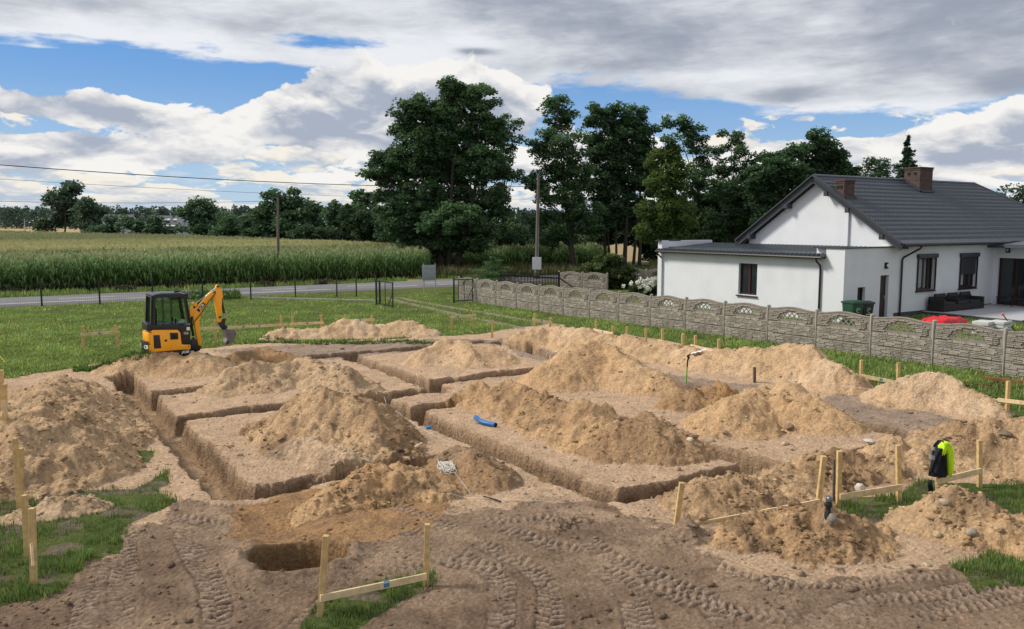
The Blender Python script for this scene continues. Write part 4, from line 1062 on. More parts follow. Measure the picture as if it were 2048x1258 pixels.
# ================================================================== MINI EXCAVATOR
M_yel = mat('excavator_yellow', (1.0,.43,.008), .36, var=.05, scale=3, spec=.5, coat=.2, dark=(.45,.22,.04), dscale=1.3, damt=.22)
M_exb = mat('excavator_black', (.012,.013,.015), .4, var=.1, spec=.5)
M_rub = mat('track_rubber', (.02,.019,.018), .9, var=.3, scale=10, bump=.01)
M_chr = mat('polished_rod', (.55,.55,.55), .2, metal=.9, var=.05)
M_bkt = mat('worn_bucket_steel', (.17,.155,.15), .55, metal=.4, var=.3, scale=8)
M_whi = mat('decal_white', (.75,.75,.75), .5, var=.02)
eb = P(352, 733); EZ = sample_z(eb[0], eb[1]); HD = math.radians(33)
ex = empty('mini_excavator', (eb[0], eb[1], 0.0), HD, 'yellow and black mini excavator with its arm raised, standing on the lawn edge', 'excavator')
def xz(zx, zy, y=-.15):   # zoomed crop coordinates -> local (x,h) for a plane at local y
    px = 240+zx/6.29; py = 540+zy/6.29
    # vertical plane through excavator origin + y offset, direction heading
    hx, hy = math.cos(HD), math.sin(HD); ox = eb[0]-math.sin(HD)*y; oy = eb[1]+math.cos(HD)*y
    d = ray(px, py); det = d[0]*(-hy)-(-hx)*d[1]
    # t*d = o + s*h
    t = (ox*(-hy)+hx*oy)/(d[0]*(-hy)+hx*d[1]); s = ((d[0]*t-ox)*hx+(d[1]*t-oy)*hy)
    return s, H+d[2]*t
XA, _ = xz(400, 800, -.49); XB, _ = xz(890, 800, -.49)
print('exc', XA, XB, xz(400, 300, -.49), xz(890, 1015, -.49))
yR, yL = -.49, .49
def side(zpts, y0, y1, name, m, bevel=.02, parent=None, yref=None):
    pl = [xz(a, b, yref if yref is not None else y0) for a, b in zpts]
    mb = MB(); mb.prism(pl, y0, y1); return mb.build(name, m, parent or ex, bevel=bevel)
# tracks
for s in (-1, 1):
    mb = MB(); r = .19; n = 10; ax = .55
    pf_ = [(ax+r*math.sin(t), r+.0-r*math.cos(t)) for t in np.linspace(0, math.pi, n)]+[(-ax-r*math.sin(t), r+r*math.cos(t)) for t in np.linspace(0, math.pi, n)]
    mb.prism(pf_, s*.49-.115 if s > 0 else -.49-.0, s*.49+.0 if s > 0 else -.49+.115+.115); tb = mb.build('track', M_rub, ex, bevel=.01)
    mb = MB()
    L_ = len(pf_)
    for k in range(-5, 6): mb.box((k*.11, s*.375, .385), (.045, .22, .03)); mb.box((k*.11, s*.375, .0), (.045, .22, .03))
    mb.build('grouser', M_rub, tb)
    mb = MB()
    for x in (-.55, -.2, .2, .55): mb.lathe([(.03, -.01), (.11, 0), (.12, .02)], (x, s*.495, .19), 14, 'y')
    mb.build('roller', M_exb, tb)
mb = MB(); mb.box((0, 0, .33), (1.0, .62, .2)); mb.build('undercarriage', M_exb, ex, bevel=.02)
mb = MB(); mb.lathe([(.3, .40), (.3, .52)], n=20); mb.build('slew_ring', M_exb, ex)
mb = MB(); mb.box((1.05, 0, .16), (.05, 1.0, .26)); mb.beam((.6, -.25, .3), (1.05, -.25, .25), .06, .08); mb.beam((.6, .25, .3), (1.05, .25, .25), .06, .08); mb.build('dozer_blade', M_exb, ex)
# lower frame with lettering
fr = side([(660,1015),(930,1015),(960,1035),(960,1060),(860,1075),(700,1075)], yR+.03, yL-.03, 'frame_rail', M_exb, .01)
# engine housing (yellow side) and counterweight
hs = side([(398,755),(725,750),(762,790),(778,935),(890,940),(890,1000),(640,1015),(398,1035)], yR, yL, 'side_cover', M_yel, .025)
x0 = XA; cwp = [(x0+.03, yR+.0), (x0-.10, yR+.06), (x0-.17, yR+.22), (x0-.19, 0), (x0-.17, yL-.22), (x0-.10, yL-.06), (x0+.03, yL)]
mb = MB(); mb.prism(cwp, .36, .82, lambda u, v, w: (u, v, w)); cw = mb.build('counterweight', M_yel, ex, bevel=.04)
mb = MB(); mb.prism([(x+(.02 if x < x0 else 0), y*.98) for x, y in cwp], .815, 1.19, lambda u, v, w: (u, v, w)); mb.build('engine_hood', M_yel, ex, bevel=.05)
mb = MB(); mb.prism([(x0-.115, yR+.03), (x0-.205, yR+.2), (x0-.222, 0), (x0-.205, -yR-.2), (x0-.115, -yR-.03), (x0-.05, 0)], .56, .92, lambda u, v, w: (u, v, w)); bk = mb.build('rear_badge_panel', M_exb, ex, bevel=.02)
# black panels on the side
side([(420,820),(500,818),(520,985),(428,990)], yR-.006, yR+.02, 'vent_grille', M_exb, .005, hs)
pl = [xz(a, b, yR-.01) for a, b in ((627,790),(730,788),(737,872),(634,878))]
side([(627,790),(730,788),(737,872),(634,878)], yR-.008, yR+.02, 'service_hatch', M_exb, .006, hs)
side([(650,815),(712,814),(716,858),(654,861)], yR-.012, yR+.0, 'hatch_recess', M_rub, .004, hs)
c_ = xz(577, 887, yR); mb = MB(); mb.lathe([(.03, -.012), (.04, 0), (.045, .01)], (c_[0], yR, c_[1]), 14, 'y'); mb.build('fuel_cap', M_exb, hs)
c_ = xz(866, 960, yR); mb = MB(); mb.lathe([(.012, -.012), (.02, 0)], (c_[0], yR, c_[1]), 10, 'y'); mb.build('bolt', M_exb, hs)
# cab lower black body
cb = side([(390,690),(888,690),(888,935),(780,935),(764,790),(727,748),(392,750)], yR-.004, yL+.004, 'cab_body', M_exb, .02)
# cab frame: four pillars, roof
def yz(zx, zy): return xz(zx, zy, yR)
RH = xz(600, 300, yR)[1]; WB = xz(600, 690, yR)[1]; WT = xz(600, 345, yR)[1]
xr = xz(388, 500, yR)[0]; xf = xz(885, 690, yR)[0]; xft = xz(815, 340, yR)[0]; xrt = xz(410, 345, yR)[0]
cab = empty('cab_marker', (0, 0, 0)); bpy.data.objects.remove(cab)
for s in (yR, yL):
    sg = 1 if s < 0 else -1
    # window frame as ring outline
    outer = [(xr, WB), (xrt-.04, WT-.1), (xrt+.03, RH-.03), (xft-.06, RH-.04), (xft+.05, WT-.08), (xf, WB)]
    inner = [(xr+.10, WB+.02), (xrt+.08, WT-.06), (xrt+.14, WT), (xft-.09, WT), (xft-.03, WT-.08), (xf-.07, WB+.02)]
    mb = MB(); n = len(outer)
    for k in range(n):
        a, b = outer[k], outer[(k+1) % n]; c, d = inner[(k+1) % n], inner[k]
        mb.prism([a, b, c, d], s, s+sg*.05)
    sf_ = mb.build('cab_side_frame', M_exb, ex)
    mb = MB(); mb.prism([(x, z) for x, z in inner], s+sg*.022, s+sg*.028); mb.build('side_glass', M_cab, sf_)
    mb = MB(); xd_ = xz(530, 500, yR)[0]
    for zx in (535, 640): x_ = xz(zx, 500, s)[0] if s < 0 else xz(zx+10, 500, s)[0]; mb.beam((x_, s+sg*.03, WB), (x_, s+sg*.03, WT), .02, .02)
    mb.build('window_bar', M_exb, sf_)
for nm, xa, xb in (('rear', xr, xrt), ('front', xf, xft+.02)):
    mb = MB(); t = .05
    for y in (yR+.03, yL-.03): mb.beam((xa, y, WB), (xb, y, RH-.05), .06, .06)
    mb.beam((xb, yR, RH-.07), (xb, yL, RH-.07), .06, .08); fr_ = mb.build('cab_%s_frame' % nm, M_exb, ex)
    mb = MB(); mb.add([(xa, yR+.05, WB), (xa, yL-.05, WB), (xb, yL-.05, RH-.08), (xb, yR+.05, RH-.08)], [(0, 1, 2, 3)]); mb.build('%s_glass' % nm, M_cab, fr_)
# rear lower corner panel below back window
mb = MB(); mb.box((xr-.05, 0, WB-.05), (.16, .98, .22)); mb.build('rear_cowl', M_exb, ex, bevel=.03)
mb = MB(); mb.prism([(xrt-.05, RH-.10), (xrt+.04, RH-.01), (xrt+.25, RH+.02), (xft-.15, RH+.01), (xft+.0, RH-.03), (xft+.03, RH-.10)], yR+.01, yL-.01); mb.build('cab_roof', mat('roof_black', (.028,.03,.034), .35), ex, bevel=.03, seg=3)
mb = MB(); c_ = xz(840, 330, yR); mb.box((xft+.1, -.2, RH-.06), (.12, .2, .08)); mb.box((xft-.15, -.1, RH+.04), (.16, .1, .05)); mb.build('work_light', M_exb, ex, bevel=.01)
# inside: seat, levers
mb = MB(); sx = xz(480, 600, -.0)[0]; mb.box((sx+.05, 0, .98), (.42, .44, .12)); mb.build('seat', M_black, ex, bevel=.03)
mb = MB(); mb.box((sx-.12, 0, 1.45), (.12, .42, .95)); mb.build('seat_back', M_black, ex, bevel=.05)
for y in (-.26, .26): mb = MB(); mb.tube([(sx+.40, y, 1.0), (sx+.46, y, 1.42)], .015, 6); mb.lathe([(.02, 0), (.035, .04), (.03, .12), (.01, .14)], (sx+.46, y, 1.42), 8); mb.build('control_lever', M_black, ex)
for y in (-.08, .08): mb = MB(); mb.tube([(sx+.62, y, .9), (sx+.68, y, 1.5)], .012, 6); mb.build('travel_lever', M_black, ex)
mb = MB(); c_ = xz(785, 680, -.3); mb.lathe([(.12, 0), (.12, .05), (.09, .1), (.03, .13)], (c_[0], -.3, WB-.0), 12); mb.build('hard_hat', M_whi, ex, smooth=True)
# stickers
side([(838,718),(878,716),(878,758),(838,760)], yR-.012, yR-.006, 'sticker', M_whi, 0, cb)
side([(802,780),(862,780),(862,810),(802,810)], yR-.012, yR-.006, 'sticker', mat('sticker_tan', (.36,.33,.25), .6), 0, cb)
# lettering
def side_mat(cx, cz, y, rot=0.0):  # text lies in local xz plane facing -y
    return Matrix.Translation((cx, y, cz)) @ Matrix.Rotation(-rot, 4, 'Y') @ Matrix.Rotation(math.pi/2, 4, 'X')
c_ = xz(820, 1030, yR+.03); text_mesh('lettering', 'JCB', .10, M_whi, fr, side_mat(c_[0], c_[1]-.005, yR+.022), .006, .25, 1.35)
mb = MB(); c2 = xz(905, 1022, yR+.03); mb.box((c2[0], yR+.024, c2[1]), (.1, .006, .02)); c2 = xz(720, 1045, yR+.03); mb.box((c2[0], yR+.024, c2[1]), (.09, .006, .02)); mb.build('lettering_dash', M_whi, fr)
# rear badge: stands across the back of the counterweight
ang = math.atan2(.09, -(-.17))
tm = Matrix.Translation((x0-.168, yR+.115, .74)) @ Matrix.Rotation(math.atan2(-.17, .09)+math.pi+math.radians(0), 4, 'Z') @ Matrix.Rotation(math.pi/2, 4, 'X')
dvec = Vector((.09, -.17, 0)).normalized()      # along the facet, towards the viewer's right
nrm_ = Vector((dvec.y, -dvec.x, 0))
if nrm_.x > 0: nrm_ = -nrm_
tm = Matrix.Translation(Vector((x0-.163, yR+.118, .74))+nrm_*.006) @ Matrix(((dvec.x, 0, nrm_.x, 0), (dvec.y, 0, nrm_.y, 0), (0, 1, 0, 0), (0, 0, 0, 1)))
text_mesh('lettering', 'CB', .15, M_whi, bk, tm, .008, .1, 1.0)
tm = Matrix.Translation((x0-.222, .16, .74)) @ Matrix(((0, 0, -1, 0), (-1, 0, 0, 0), (0, 1, 0, 0), (0, 0, 0, 1)))
text_mesh('lettering', 'J', .15, M_whi, bk, tm, .008, .1, 1.0)
# boom, arm, bucket
YB0, YB1 = -.24, -.06
def bside(zp, name, m, y0=YB0, y1=YB1, bevel=.012, parent=None): return side(zp, y0, y1, name, m, bevel, parent)
bm_ = bside([(985,945),(945,720),(925,620),(905,560),(912,480),(925,440),(958,470),(1080,335),(1130,290),(1185,262),(1215,280),(1205,315),(1180,325),(1120,410),(1070,480),(1025,560),(998,640),(1010,800),(1028,920),(1015,955)], 'boom', M_yel)
side([(912,435),(930,405),(980,430),(955,468)], YB0-.02, YB1+.02, 'boom_bracket', M_yel, .01, bm_)
side([(885,450),(925,455),(905,610),(885,600),(878,540)], YB0-.03, YB0+.04, 'cylinder_mount', M_yel, .01, bm_)
ar_ = bside([(1205,200),(1225,183),(1248,195),(1275,240),(1300,330),(1285,365),(1278,640),(1262,660),(1240,655),(1225,600),(1180,345),(1195,300)], 'arm', M_yel, YB0+.03, YB1-.03)
def cyl(pts_z, y, r, name, m, parent, yref=-.15):
    mb = MB(); q = [xz(a, b, yref) for a, b in pts_z]; mb.tube([(a, y, b) for a, b in q], r, 10); return mb.build(name, m, parent, smooth=True)
cyl([(955,440),(1080,335)], -.16, .045, 'arm_cylinder', M_exb, bm_); cyl([(1060,345),(1215,215)], -.16, .022, 'cylinder_rod', M_chr, bm_)
cyl([(1275,370),(1310,545)], -.15, .038, 'bucket_cylinder', M_exb, ar_); cyl([(1310,540),(1325,610)], -.15, .018, 'cylinder_rod', M_chr, ar_)
cyl([(895,600),(905,720),(925,830)], -.12, .04, 'boom_cylinder', M_exb, bm_); cyl([(925,820),(945,930)], -.12, .022, 'cylinder_rod', M_chr, bm_)
for a, b in ((1228,205),(1180,275),(925,465),(895,590),(1250,590)):
    mb = MB(); q = xz(a, b, -.15); mb.lathe([(.012, -.13), (.035, -.125), (.035, .125), (.012, .13)], (q[0], -.15, q[1]), 12, 'y'); mb.build('pivot_pin', M_exb, bm_)
cyl([(905,700),(930,640),(1000,560),(1100,400),(1190,290)], -.27, .012, 'hose', M_exb, bm_)
q = xz(1022, 465, YB0); dx = xz(1060, 415, YB0)[0]-xz(985, 520, YB0)[0]; dz = xz(1060, 415, YB0)[1]-xz(985, 520, YB0)[1]; rt = math.atan2(dz, dx)
side([(962,508),(1040,405),(1078,428),(1000,530)], YB0-.006, YB0+.0, 'decal_panel', M_exb, 0, bm_)
text_mesh('lettering', 'JCB', .105, M_whi, bm_, side_mat(q[0], q[1], YB0-.012, rt), .003, .2, 1.25)
side([(880,900),(930,850),(985,900),(1025,960),(1010,1010),(960,1035),(890,1020)], -.22, -.08, 'swing_bracket', M_exb, .02)
side([(915,850),(940,850),(985,1000),(940,1010)], -.19, -.03, 'hose_bundle', M_blk, .02)
# bucket link and bucket
side([(1240,655),(1265,630),(1320,605),(1340,615),(1325,640),(1318,690),(1355,705),(1350,735),(1300,760),(1270,730),(1245,690)], -.20, -.10, 'quick_hitch', M_exb, .008, ar_)
mb = MB(); y0_, y1_ = -.37, .07
prof = [(1290,745),(1315,800),(1335,860),(1310,905),(1320,935),(1350,915),(1392,905)]
pp_ = [xz(a, b, -.15) for a, b in prof]
for k in range(len(pp_)-1):
    a, b = pp_[k], pp_[k+1]; mb.beam((a[0], -.15, a[1]), (b[0], -.15, b[1]), .44, .018, up=(0, 0, 1)) if False else mb.add([(a[0], y0_, a[1]), (b[0], y0_, b[1]), (b[0], y1_, b[1]), (a[0], y1_, a[1])], [(0, 1, 2, 3)])
top_ = [xz(a, b, -.15) for a, b in ((1290,745),(1345,742),(1402,745),(1440,775))]
for k in range(3): a, b = top_[k], top_[k+1]; mb.add([(a[0], y0_, a[1]), (b[0], y0_, b[1]), (b[0], y1_, b[1]), (a[0], y1_, a[1])], [(0, 1, 2, 3)])
sidep = [xz(a, b, -.15) for a, b in ((1290,745),(1402,745),(1440,775),(1448,790),(1395,903),(1350,915),(1335,860),(1315,800))]
for y in (y0_, y1_-.02): mb.prism(sidep, y, y+.02)
bu = mb.build('bucket', M_bkt, ex)
for k in range(4):
    mb = MB(); y = y0_+.05+k*.11; a = xz(1335, 880, -.15); b = xz(1318, 938, -.15); mb.beam((a[0], y, a[1]), (b[0], y, b[1]), .05, .03, taper=.5); mb.build('tooth', M_bkt, bu)

# ================================================================== BATTER BOARDS
def stake_pts(s, hid=None):
    xt, yt, xb, yb = s; b = P(xb, yb); b[2] = sample_z(b[0], b[1])
    if hid is None:
        for _ in range(4): b = P(xb, yb, b[2]); b[2] = sample_z(b[0], b[1])
    t = PY(xt, yt, b[1]); return Vector(b), Vector(t)
def stake(b, t, w, name, m, parent, world=True):
    mb = MB(); d = (b-t).normalized(); mb.beam(b+d*.12, t, w, w, up=(0, 1, 0)); return mb.build(name, m, parent, world=True, bevel=.003, seg=1)
def batter(stakes, board, label, w=.06, marks=(), bw=.10, bt=.028, m=None, front=True):
    pts = [stake_pts(s) for s in stakes]
    root = empty('batter_board', pts[0][0], 0, label, 'batter board', 'wooden batter boards set out around the excavation')
    for b, t in pts: stake(b, t, w, 'stake', M_wood, root)
    if board:
        (x0, y0), (x1, y1) = board
        a = pts[0][0]; b = pts[-1][0] if len(pts) > 1 else pts[0][0]+Vector((B[0], B[1], 0))
        n = Vector((-(b-a).y, (b-a).x, 0)).normalized(); 
        if n.y > 0: n = -n
        def pr(x, y):
            d = Vector(ray(x, y)); o = Vector((0, 0, H)); k = (a-o).dot(n)/d.dot(n); return o+d*k
        s = n*(w/2+bt/2+.001)*(1 if front else -1); p, q = pr(x0, y0)+s, pr(x1, y1)+s
        mb = MB(); mb.beam(p, q, bt, bw); bo = mb.build('board', m or M_plank, root, world=True, bevel=.003, seg=1)
        for f in marks:
            mb = MB(); c = p.lerp(q, f); d = (q-p).normalized(); mb.beam(c-d*.035+n*(bt/2+.003), c+d*.04+n*(bt/2+.003), .004, bw*.6); mb.beam(c-d*.03+Vector((0, 0, bw/2+.003)), c+d*.04+Vector((0, 0, bw/2+.003)), bt*.9, .004)
            o = mb.build('blue_mark', M_bluep, bo); o.location = -Vector(root.location)
    return root
batter([(165,652,167,702),(230,650,237,697)], ((161,669),(239,664)), 'batter board on the lawn just left of the excavator', .09, (.47,))
batter([(430,640,431,684),(562,631,562,672)], ((395,658),(573,649)), 'long batter board behind the excavator bucket', .08, (.49, .67))
batter([(585,632,585,672),(643,629,643,668)], ((580,648),(647,645)), 'batter board behind the left end of the long low pale heap', .08, (.5,))
batter([(690,630,690,668),(743,630,743,667)], ((687,641),(749,639)), 'batter board behind the middle of the long low pale heap', .08, (.55,))
batter([(905,632,902,661),(947,628,947,660)], ((899,634),(952,630)), 'batter board on the lawn in front of the wheel ruts', .09, (.3,))
b_, t_ = stake_pts((985,640,984,675)); r = empty('single_stake', b_, 0, 'single wooden stake at the back edge of the excavation, without a board', 'stake'); stake(b_, t_, .09, 'post', M_wood, r)
batter([(1069,627,1069,662),(1101,635,1100,660)], ((1064,638),(1103,645)), 'batter board farthest along the concrete fence, by the ruts', .09, (.45,))
batter([(1192,643,1192,676),(1226,652,1226,682)], ((1189,659),(1228,667)), 'second batter board along the concrete fence behind the sand ridge', .09, (.5,))
batter([(1254,653,1254,690),(1292,656,1292,690)], ((1248,669),(1292,679)), 'third batter board along the concrete fence, half buried in sand', .08, (.6,))
batter([(1325,658,1325,698),(1366,667,1366,702)], ((1318,681),(1364,690)), 'fourth batter board along the concrete fence behind the sand ridge', .09)
batter([(1391,671,1391,710),(1438,678,1438,720)], ((1384,691),(1436,703)), 'fifth batter board along the concrete fence, beside the crumpled white bag', .09)
batter([(1723,720,1722,760),(1797,725,1796,775)], ((1722,751),(1797,765)), 'batter board between the sand ridge and the pale right heap', .075, (.55,))
batter([(2017,762,2013,836),(2098,770,2096,848)], ((1998,799),(2100,811)), 'batter board at the right edge of the picture by the rusty rods', .075, bw=.09)
batter([(1364,965,1353,1048),(1648,912,1634,1032)], ((1385,1049),(1637,1002)), 'long batter board with two leaning stakes in the right foreground', .075, bw=.10)
batter([(1679,902,1677,1012),(1796,890,1798,1002)], ((1676,992),(1800,972)), 'batter board between the long board and the jacket', .072)
batter([(1875,886,1877,988),(1959,880,1959,974)], ((1868,961),(1957,940)), 'batter board carrying the hi-vis jacket', .07)
batter([(652,1071,641,1228),(855,1048,852,1172)], ((637,1194),(849,1150)), 'batter board on the grass strip in the centre foreground', .066, (.6,), bw=.085)
batter([(30,876,37,985),(42,896,40,1010)], ((49,955),(48,985)), 'upper pair of stakes with a board seen end-on at the left edge', .066)
batter([(49,990,55,1112),(64,1016,68,1170)], ((72,1085),(76,1130)), 'lower pair of stakes with a board seen end-on at the left edge', .066)
batter([(3,740,2,832),(9,768,10,838)], ((14,800),(16,826)), 'farthest pair of stakes at the left edge behind the big sand heap', .07)
b_, t_ = stake_pts((1668,918,1667,1004)); r = empty('dark_stake', b_, 0, 'thin dark old stake standing between two pale ones', 'stake'); stake(b_, t_, .035, 'post', M_oldwood, r)
hb_ = hit(1509, 765); b_ = Vector(hb_); t_ = Vector(PY(1509, 734, b_.y)); r = empty('dark_stake', b_, 0, 'short dark stake on top of the large tan cone', 'stake'); stake(b_, t_, .075, 'post', M_oldwood, r)
# rake / shovel handle stuck in the sand: green shaft, black grip
b_ = Vector(hit(1372, 765)); t_ = Vector(PY(1376, 713, b_.y))
r = empty('shovel', b_, 0, 'shovel stuck upright with a green shaft and a black grip', 'shovel')
mb = MB(); mb.tube([b_-Vector((0, 0, .1)), b_.lerp(t_, .62)], .018, 8); mb.build('shaft', mat('green_shaft', (.12,.42,.03), .4), r, world=True)
mb = MB(); mb.tube([b_.lerp(t_, .6), b_.lerp(t_, .85), t_+Vector((.03, 0, 0))], [.022, .022, .04], 8); mb.beam(t_+Vector((-.03, 0, .0)), t_+Vector((.07, 0, .06)), .04, .04); mb.build('grip', M_blk, r, world=True)

# ================================================================== JACKET
def jacket():
    s = Vector(stake_pts((1875,886,1877,988))[1]); Yj = s.y-.06
    root = empty('hi_vis_jacket', (s.x, Yj, 0), 0, 'black and fluorescent yellow hi-vis work jacket draped over a stake', 'jacket')
    m_y = mat('fluorescent_yellow', (.60,.95,.02), .6, var=.08, scale=10, bump=.01, bscale=14); m_k = mat('jacket_navy', (.010,.013,.018), .85, var=.2, scale=10, bump=.012, bscale=16); m_r = mat('reflective_strip', (.33,.34,.35), .4, var=.1)
    def cloth(pts_l, pts_r, name, m, y_off, bulge, n=14, mcols=8, seed=0):
        """surface between left outline and right outline (photo px), rows top to bottom"""
        def interp(pts, t):
            k = t*(len(pts)-1); i = min(int(k), len(pts)-2); f = k-i; return (pts[i][0]*(1-f)+pts[i+1][0]*f, pts[i][1]*(1-f)+pts[i+1][1]*f)
        V = []
        for back in (0, 1):
            for i in range(n+1):
                t = i/n; l, r_ = interp(pts_l, t), interp(pts_r, t)
                for j in range(mcols+1):
                    u = j/mcols; x = l[0]*(1-u)+r_[0]*u; y = l[1]*(1-u)+r_[1]*u
                    p = PY(x, y, Yj); fold = .025*math.sin(u*11+seed+t*2)*min(1, t*3)+.012*math.sin(u*23+t*5+seed)
                    dy = y_off-(math.sin(math.pi*u)**.6)*bulge+fold if back == 0 else y_off+math.sin(math.pi*u)**.6*bulge*.6-fold*.5
                    V.append((p[0]-s.x, dy, p[2]))
        V = np.array(V); c = mcols+1; ii = np.arange(len(V)//2).reshape(n+1, c); off = len(V)//2
        f = np.stack([ii[:-1, :-1], ii[1:, :-1], ii[1:, 1:], ii[:-1, 1:]], -1).reshape(-1, 4)
        f2 = f[:, ::-1]+off; e = []
        for i in range(n): e += [(ii[i, 0], ii[i, 0]+off, ii[i+1, 0]+off, ii[i+1, 0]), (ii[i, -1], ii[i+1, -1], ii[i+1, -1]+off, ii[i, -1]+off)]
        for j in range(mcols): e += [(ii[0, j], ii[0, j+1], ii[0, j+1]+off, ii[0, j]+off), (ii[-1, j], ii[-1, j]+off, ii[-1, j+1]+off, ii[-1, j+1])]
        return np_mesh(name, V, np.concatenate([f, f2, np.array(e)]), m, root, smooth=True)
    cloth([(1876,881),(1868,890),(1864,915),(1860,935),(1856,951)], [(1886,881),(1890,895),(1892,920),(1893,940),(1895,952)], 'body', m_k, .0, .09, seed=1)
    cloth([(1878,881),(1882,883),(1888,905),(1891,930),(1893,949)], [(1893,882),(1901,890),(1904,905),(1901,930),(1896,950)], 'yellow_back', m_y, -.04, .09, seed=2)
    cloth([(1878,881),(1871,888),(1870,893),(1869,898),(1870,905)], [(1890,882),(1888,886),(1887,893),(1886,900),(1880,906)], 'yellow_shoulder', m_y, -.09, .07, n=8, seed=5)
    sl = cloth([(1868,893),(1861,905),(1856,922),(1852,940)], [(1878,892),(1877,908),(1872,925),(1868,942)], 'sleeve', m_k, -.10, .07, seed=3)
    def band(lx, ly, rx, ry, w_):
        a, b = PY(lx, ly, Yj-.19), PY(rx, ry, Yj-.19); V = []
        for k in range(7):
            t = k/6; p = a*(1-t)+b*t; dy = -.185-.0+.03*(abs(t-.5)*2)**2; V += [(p[0]-s.x, dy, p[2]+w_/2), (p[0]-s.x, dy, p[2]-w_/2)]
        np_mesh('reflective_band', V, [(2*k, 2*k+1, 2*k+3, 2*k+2) for k in range(6)], m_r, sl).location = (0, 0, 0)
    band(1864.5, 897, 1873, 898.5, .06); band(1859.5, 914, 1872, 916.5, .07)
    cloth([(1860,962),(1858,972),(1860,984)], [(1867,962),(1868,974),(1868,986)], 'hood_tail', m_k, .05, .04, n=6, mcols=4, seed=4)
    mb = MB(); mb.tube([PY(1887, 884, Yj-.12)-np.array([s.x, Yj, 0]), PY(1889, 915, Yj-.12)-np.array([s.x, Yj, 0]), PY(1893, 950, Yj-.1)-np.array([s.x, Yj, 0])], .008, 5); mb.build('zip', M_black, root)
jacket()
# ================================================================== SMALL THINGS
# blue pipe
pts = [Vector(hit(x, y))+Vector((0, 0, .06)) for x, y in ((951, 838), (957, 846), (968, 851), (982, 854), (993, 855))]
mb = MB(); fine = []
for i in range(len(pts)-1):
    for t in np.linspace(0, 1, 8, endpoint=False): fine.append(pts[i].lerp(pts[i+1], t))
fine.append(pts[-1]); fine = [sum((fine[min(max(i+k, 0), len(fine)-1)] for k in range(-4, 5)), Vector())/9 for i in range(len(fine))]
rp = empty('blue_pipe', pts[0], 0, 'short curved piece of blue corrugated pipe lying by the trench edge', 'pipe')
mb.tube(fine, [.05+.006*(i % 2) for i in range(len(fine))], 12, cap=False); mb.build('tube', mat('blue_plastic', (.01,.14,.42), .35, var=.1), rp, smooth=True, world=True)
mb = MB(); d = (fine[-1]-fine[-2]).normalized(); mb.tube([fine[-1]-d*.01, fine[-1]+d*.001], .044, 12); mb.build('dark_opening', M_black, rp, world=True)
q = hit(857, 857); mb = MB(); mb.lathe([(.05, 0), (.065, .02), (.06, .05), (.03, .06)], (q[0], q[1], q[2]), 12); tag(mb.build('plastic_plug', mat('blue_cap', (.02,.2,.5), .4), smooth=True), 'small blue plastic plug on the sand left of the blue pipe', 'plug')
# string tangle and lines
M_str = mat('white_string', (.68,.66,.60), .8)
rs = random.Random(3); pts = []
for k in range(150):
    t = k/150; a = k*.55; x = 893+16*math.cos(a*1.0+rs.uniform(-.3, .3))*(1-.4*t)+6*math.sin(a*.37); y = 938+10*math.sin(a*1.13)*(1-.3*t)-3*math.cos(a*.41)
    q = hit(x, y); pts.append((q[0], q[1]-.02, q[2]+.04+.03*rs.random()))
mb = MB(); mb.tube(pts, .005, 5)
pts2 = [tuple(hit(x, y)+np.array([0, 0, .03])) for x, y in ((905, 945), (918, 962), (930, 975), (940, 985), (946, 990), (938, 993), (915, 986), (900, 985), (893, 990), (903, 997), (928, 998), (975, 1000), (1050, 1006), (1130, 1008), (1205, 1005))]
mb.tube(pts2, .0035, 5)
tag(mb.build('string_tangle', M_str), 'tangled bundle of white string lying on the grey brown cone', 'string')
def line(px, label, m, r=.0035, z=.03, name='string_line'):
    pts = []
    for (x0, y0), (x1, y1) in zip(px[:-1], px[1:]):
        for t in np.linspace(0, 1, 9)[:-1 if (x1, y1) != px[-1] else None]: q = hit(x0+(x1-x0)*t, y0+(y1-y0)*t); pts.append(q)
    mb = MB(); mb.tube([tuple(q+np.array([0, 0, z])) for q in pts], r, 5); tag(mb.build(name, m), label, 'string', 'string lines')
line([(768,805),(800,830),(845,862),(900,888)], 'string line running down the tallest left centre heap beside the central trench', M_str)
line([(505,732),(520,745),(545,770)], 'short string line over the lumpy clay heap', M_str)
p0, p1 = stake_pts((1797,725,1796,775))[1], hit(1760, 775)
def tight(a, b, label, r=.0035):
    mb = MB(); mb.tube([tuple(a), tuple(b)], r, 5); tag(mb.build('string_line', M_str), label, 'string', 'string lines')
tight(hit(1505, 760)+np.array([0, 0, .12]), np.array(stake_pts((2017,762,2013,836))[0])+np.array([0, 0, .15]), 'long taut string line across the pale right heap')
tight(hit(1372, 755)+np.array([0, 0, .1]), hit(1508, 750)+np.array([0, 0, .1]), 'taut string line between the shovel and the short dark stake')
tight(np.array(stake_pts((985,640,984,675))[0])+np.array([0, 0, .25]), np.array(stake_pts((1069,627,1069,662))[0])+np.array([0, 0, .3]), 'green tinted string line from the single stake to the farthest batter board')
mb = MB(); a, b = P(-60, 640, .5), hit(17, 732); mb.tube([tuple(a), tuple(b)], .012, 5); tag(mb.build('yellow_cord', mat('yellow_cord', (.55,.42,.05), .7)), 'yellow cord slanting down to the grass at the left edge', 'cord')
mb = MB(); q = [tuple(hit(x, y)+np.array([0, 0, .03])) for x, y in ((967, 997), (985, 1002), (1002, 1008))]; mb.tube(q, .012, 6); tag(mb.build('iron_bar', M_black), 'short dark iron bar beside the loose string', 'bar')
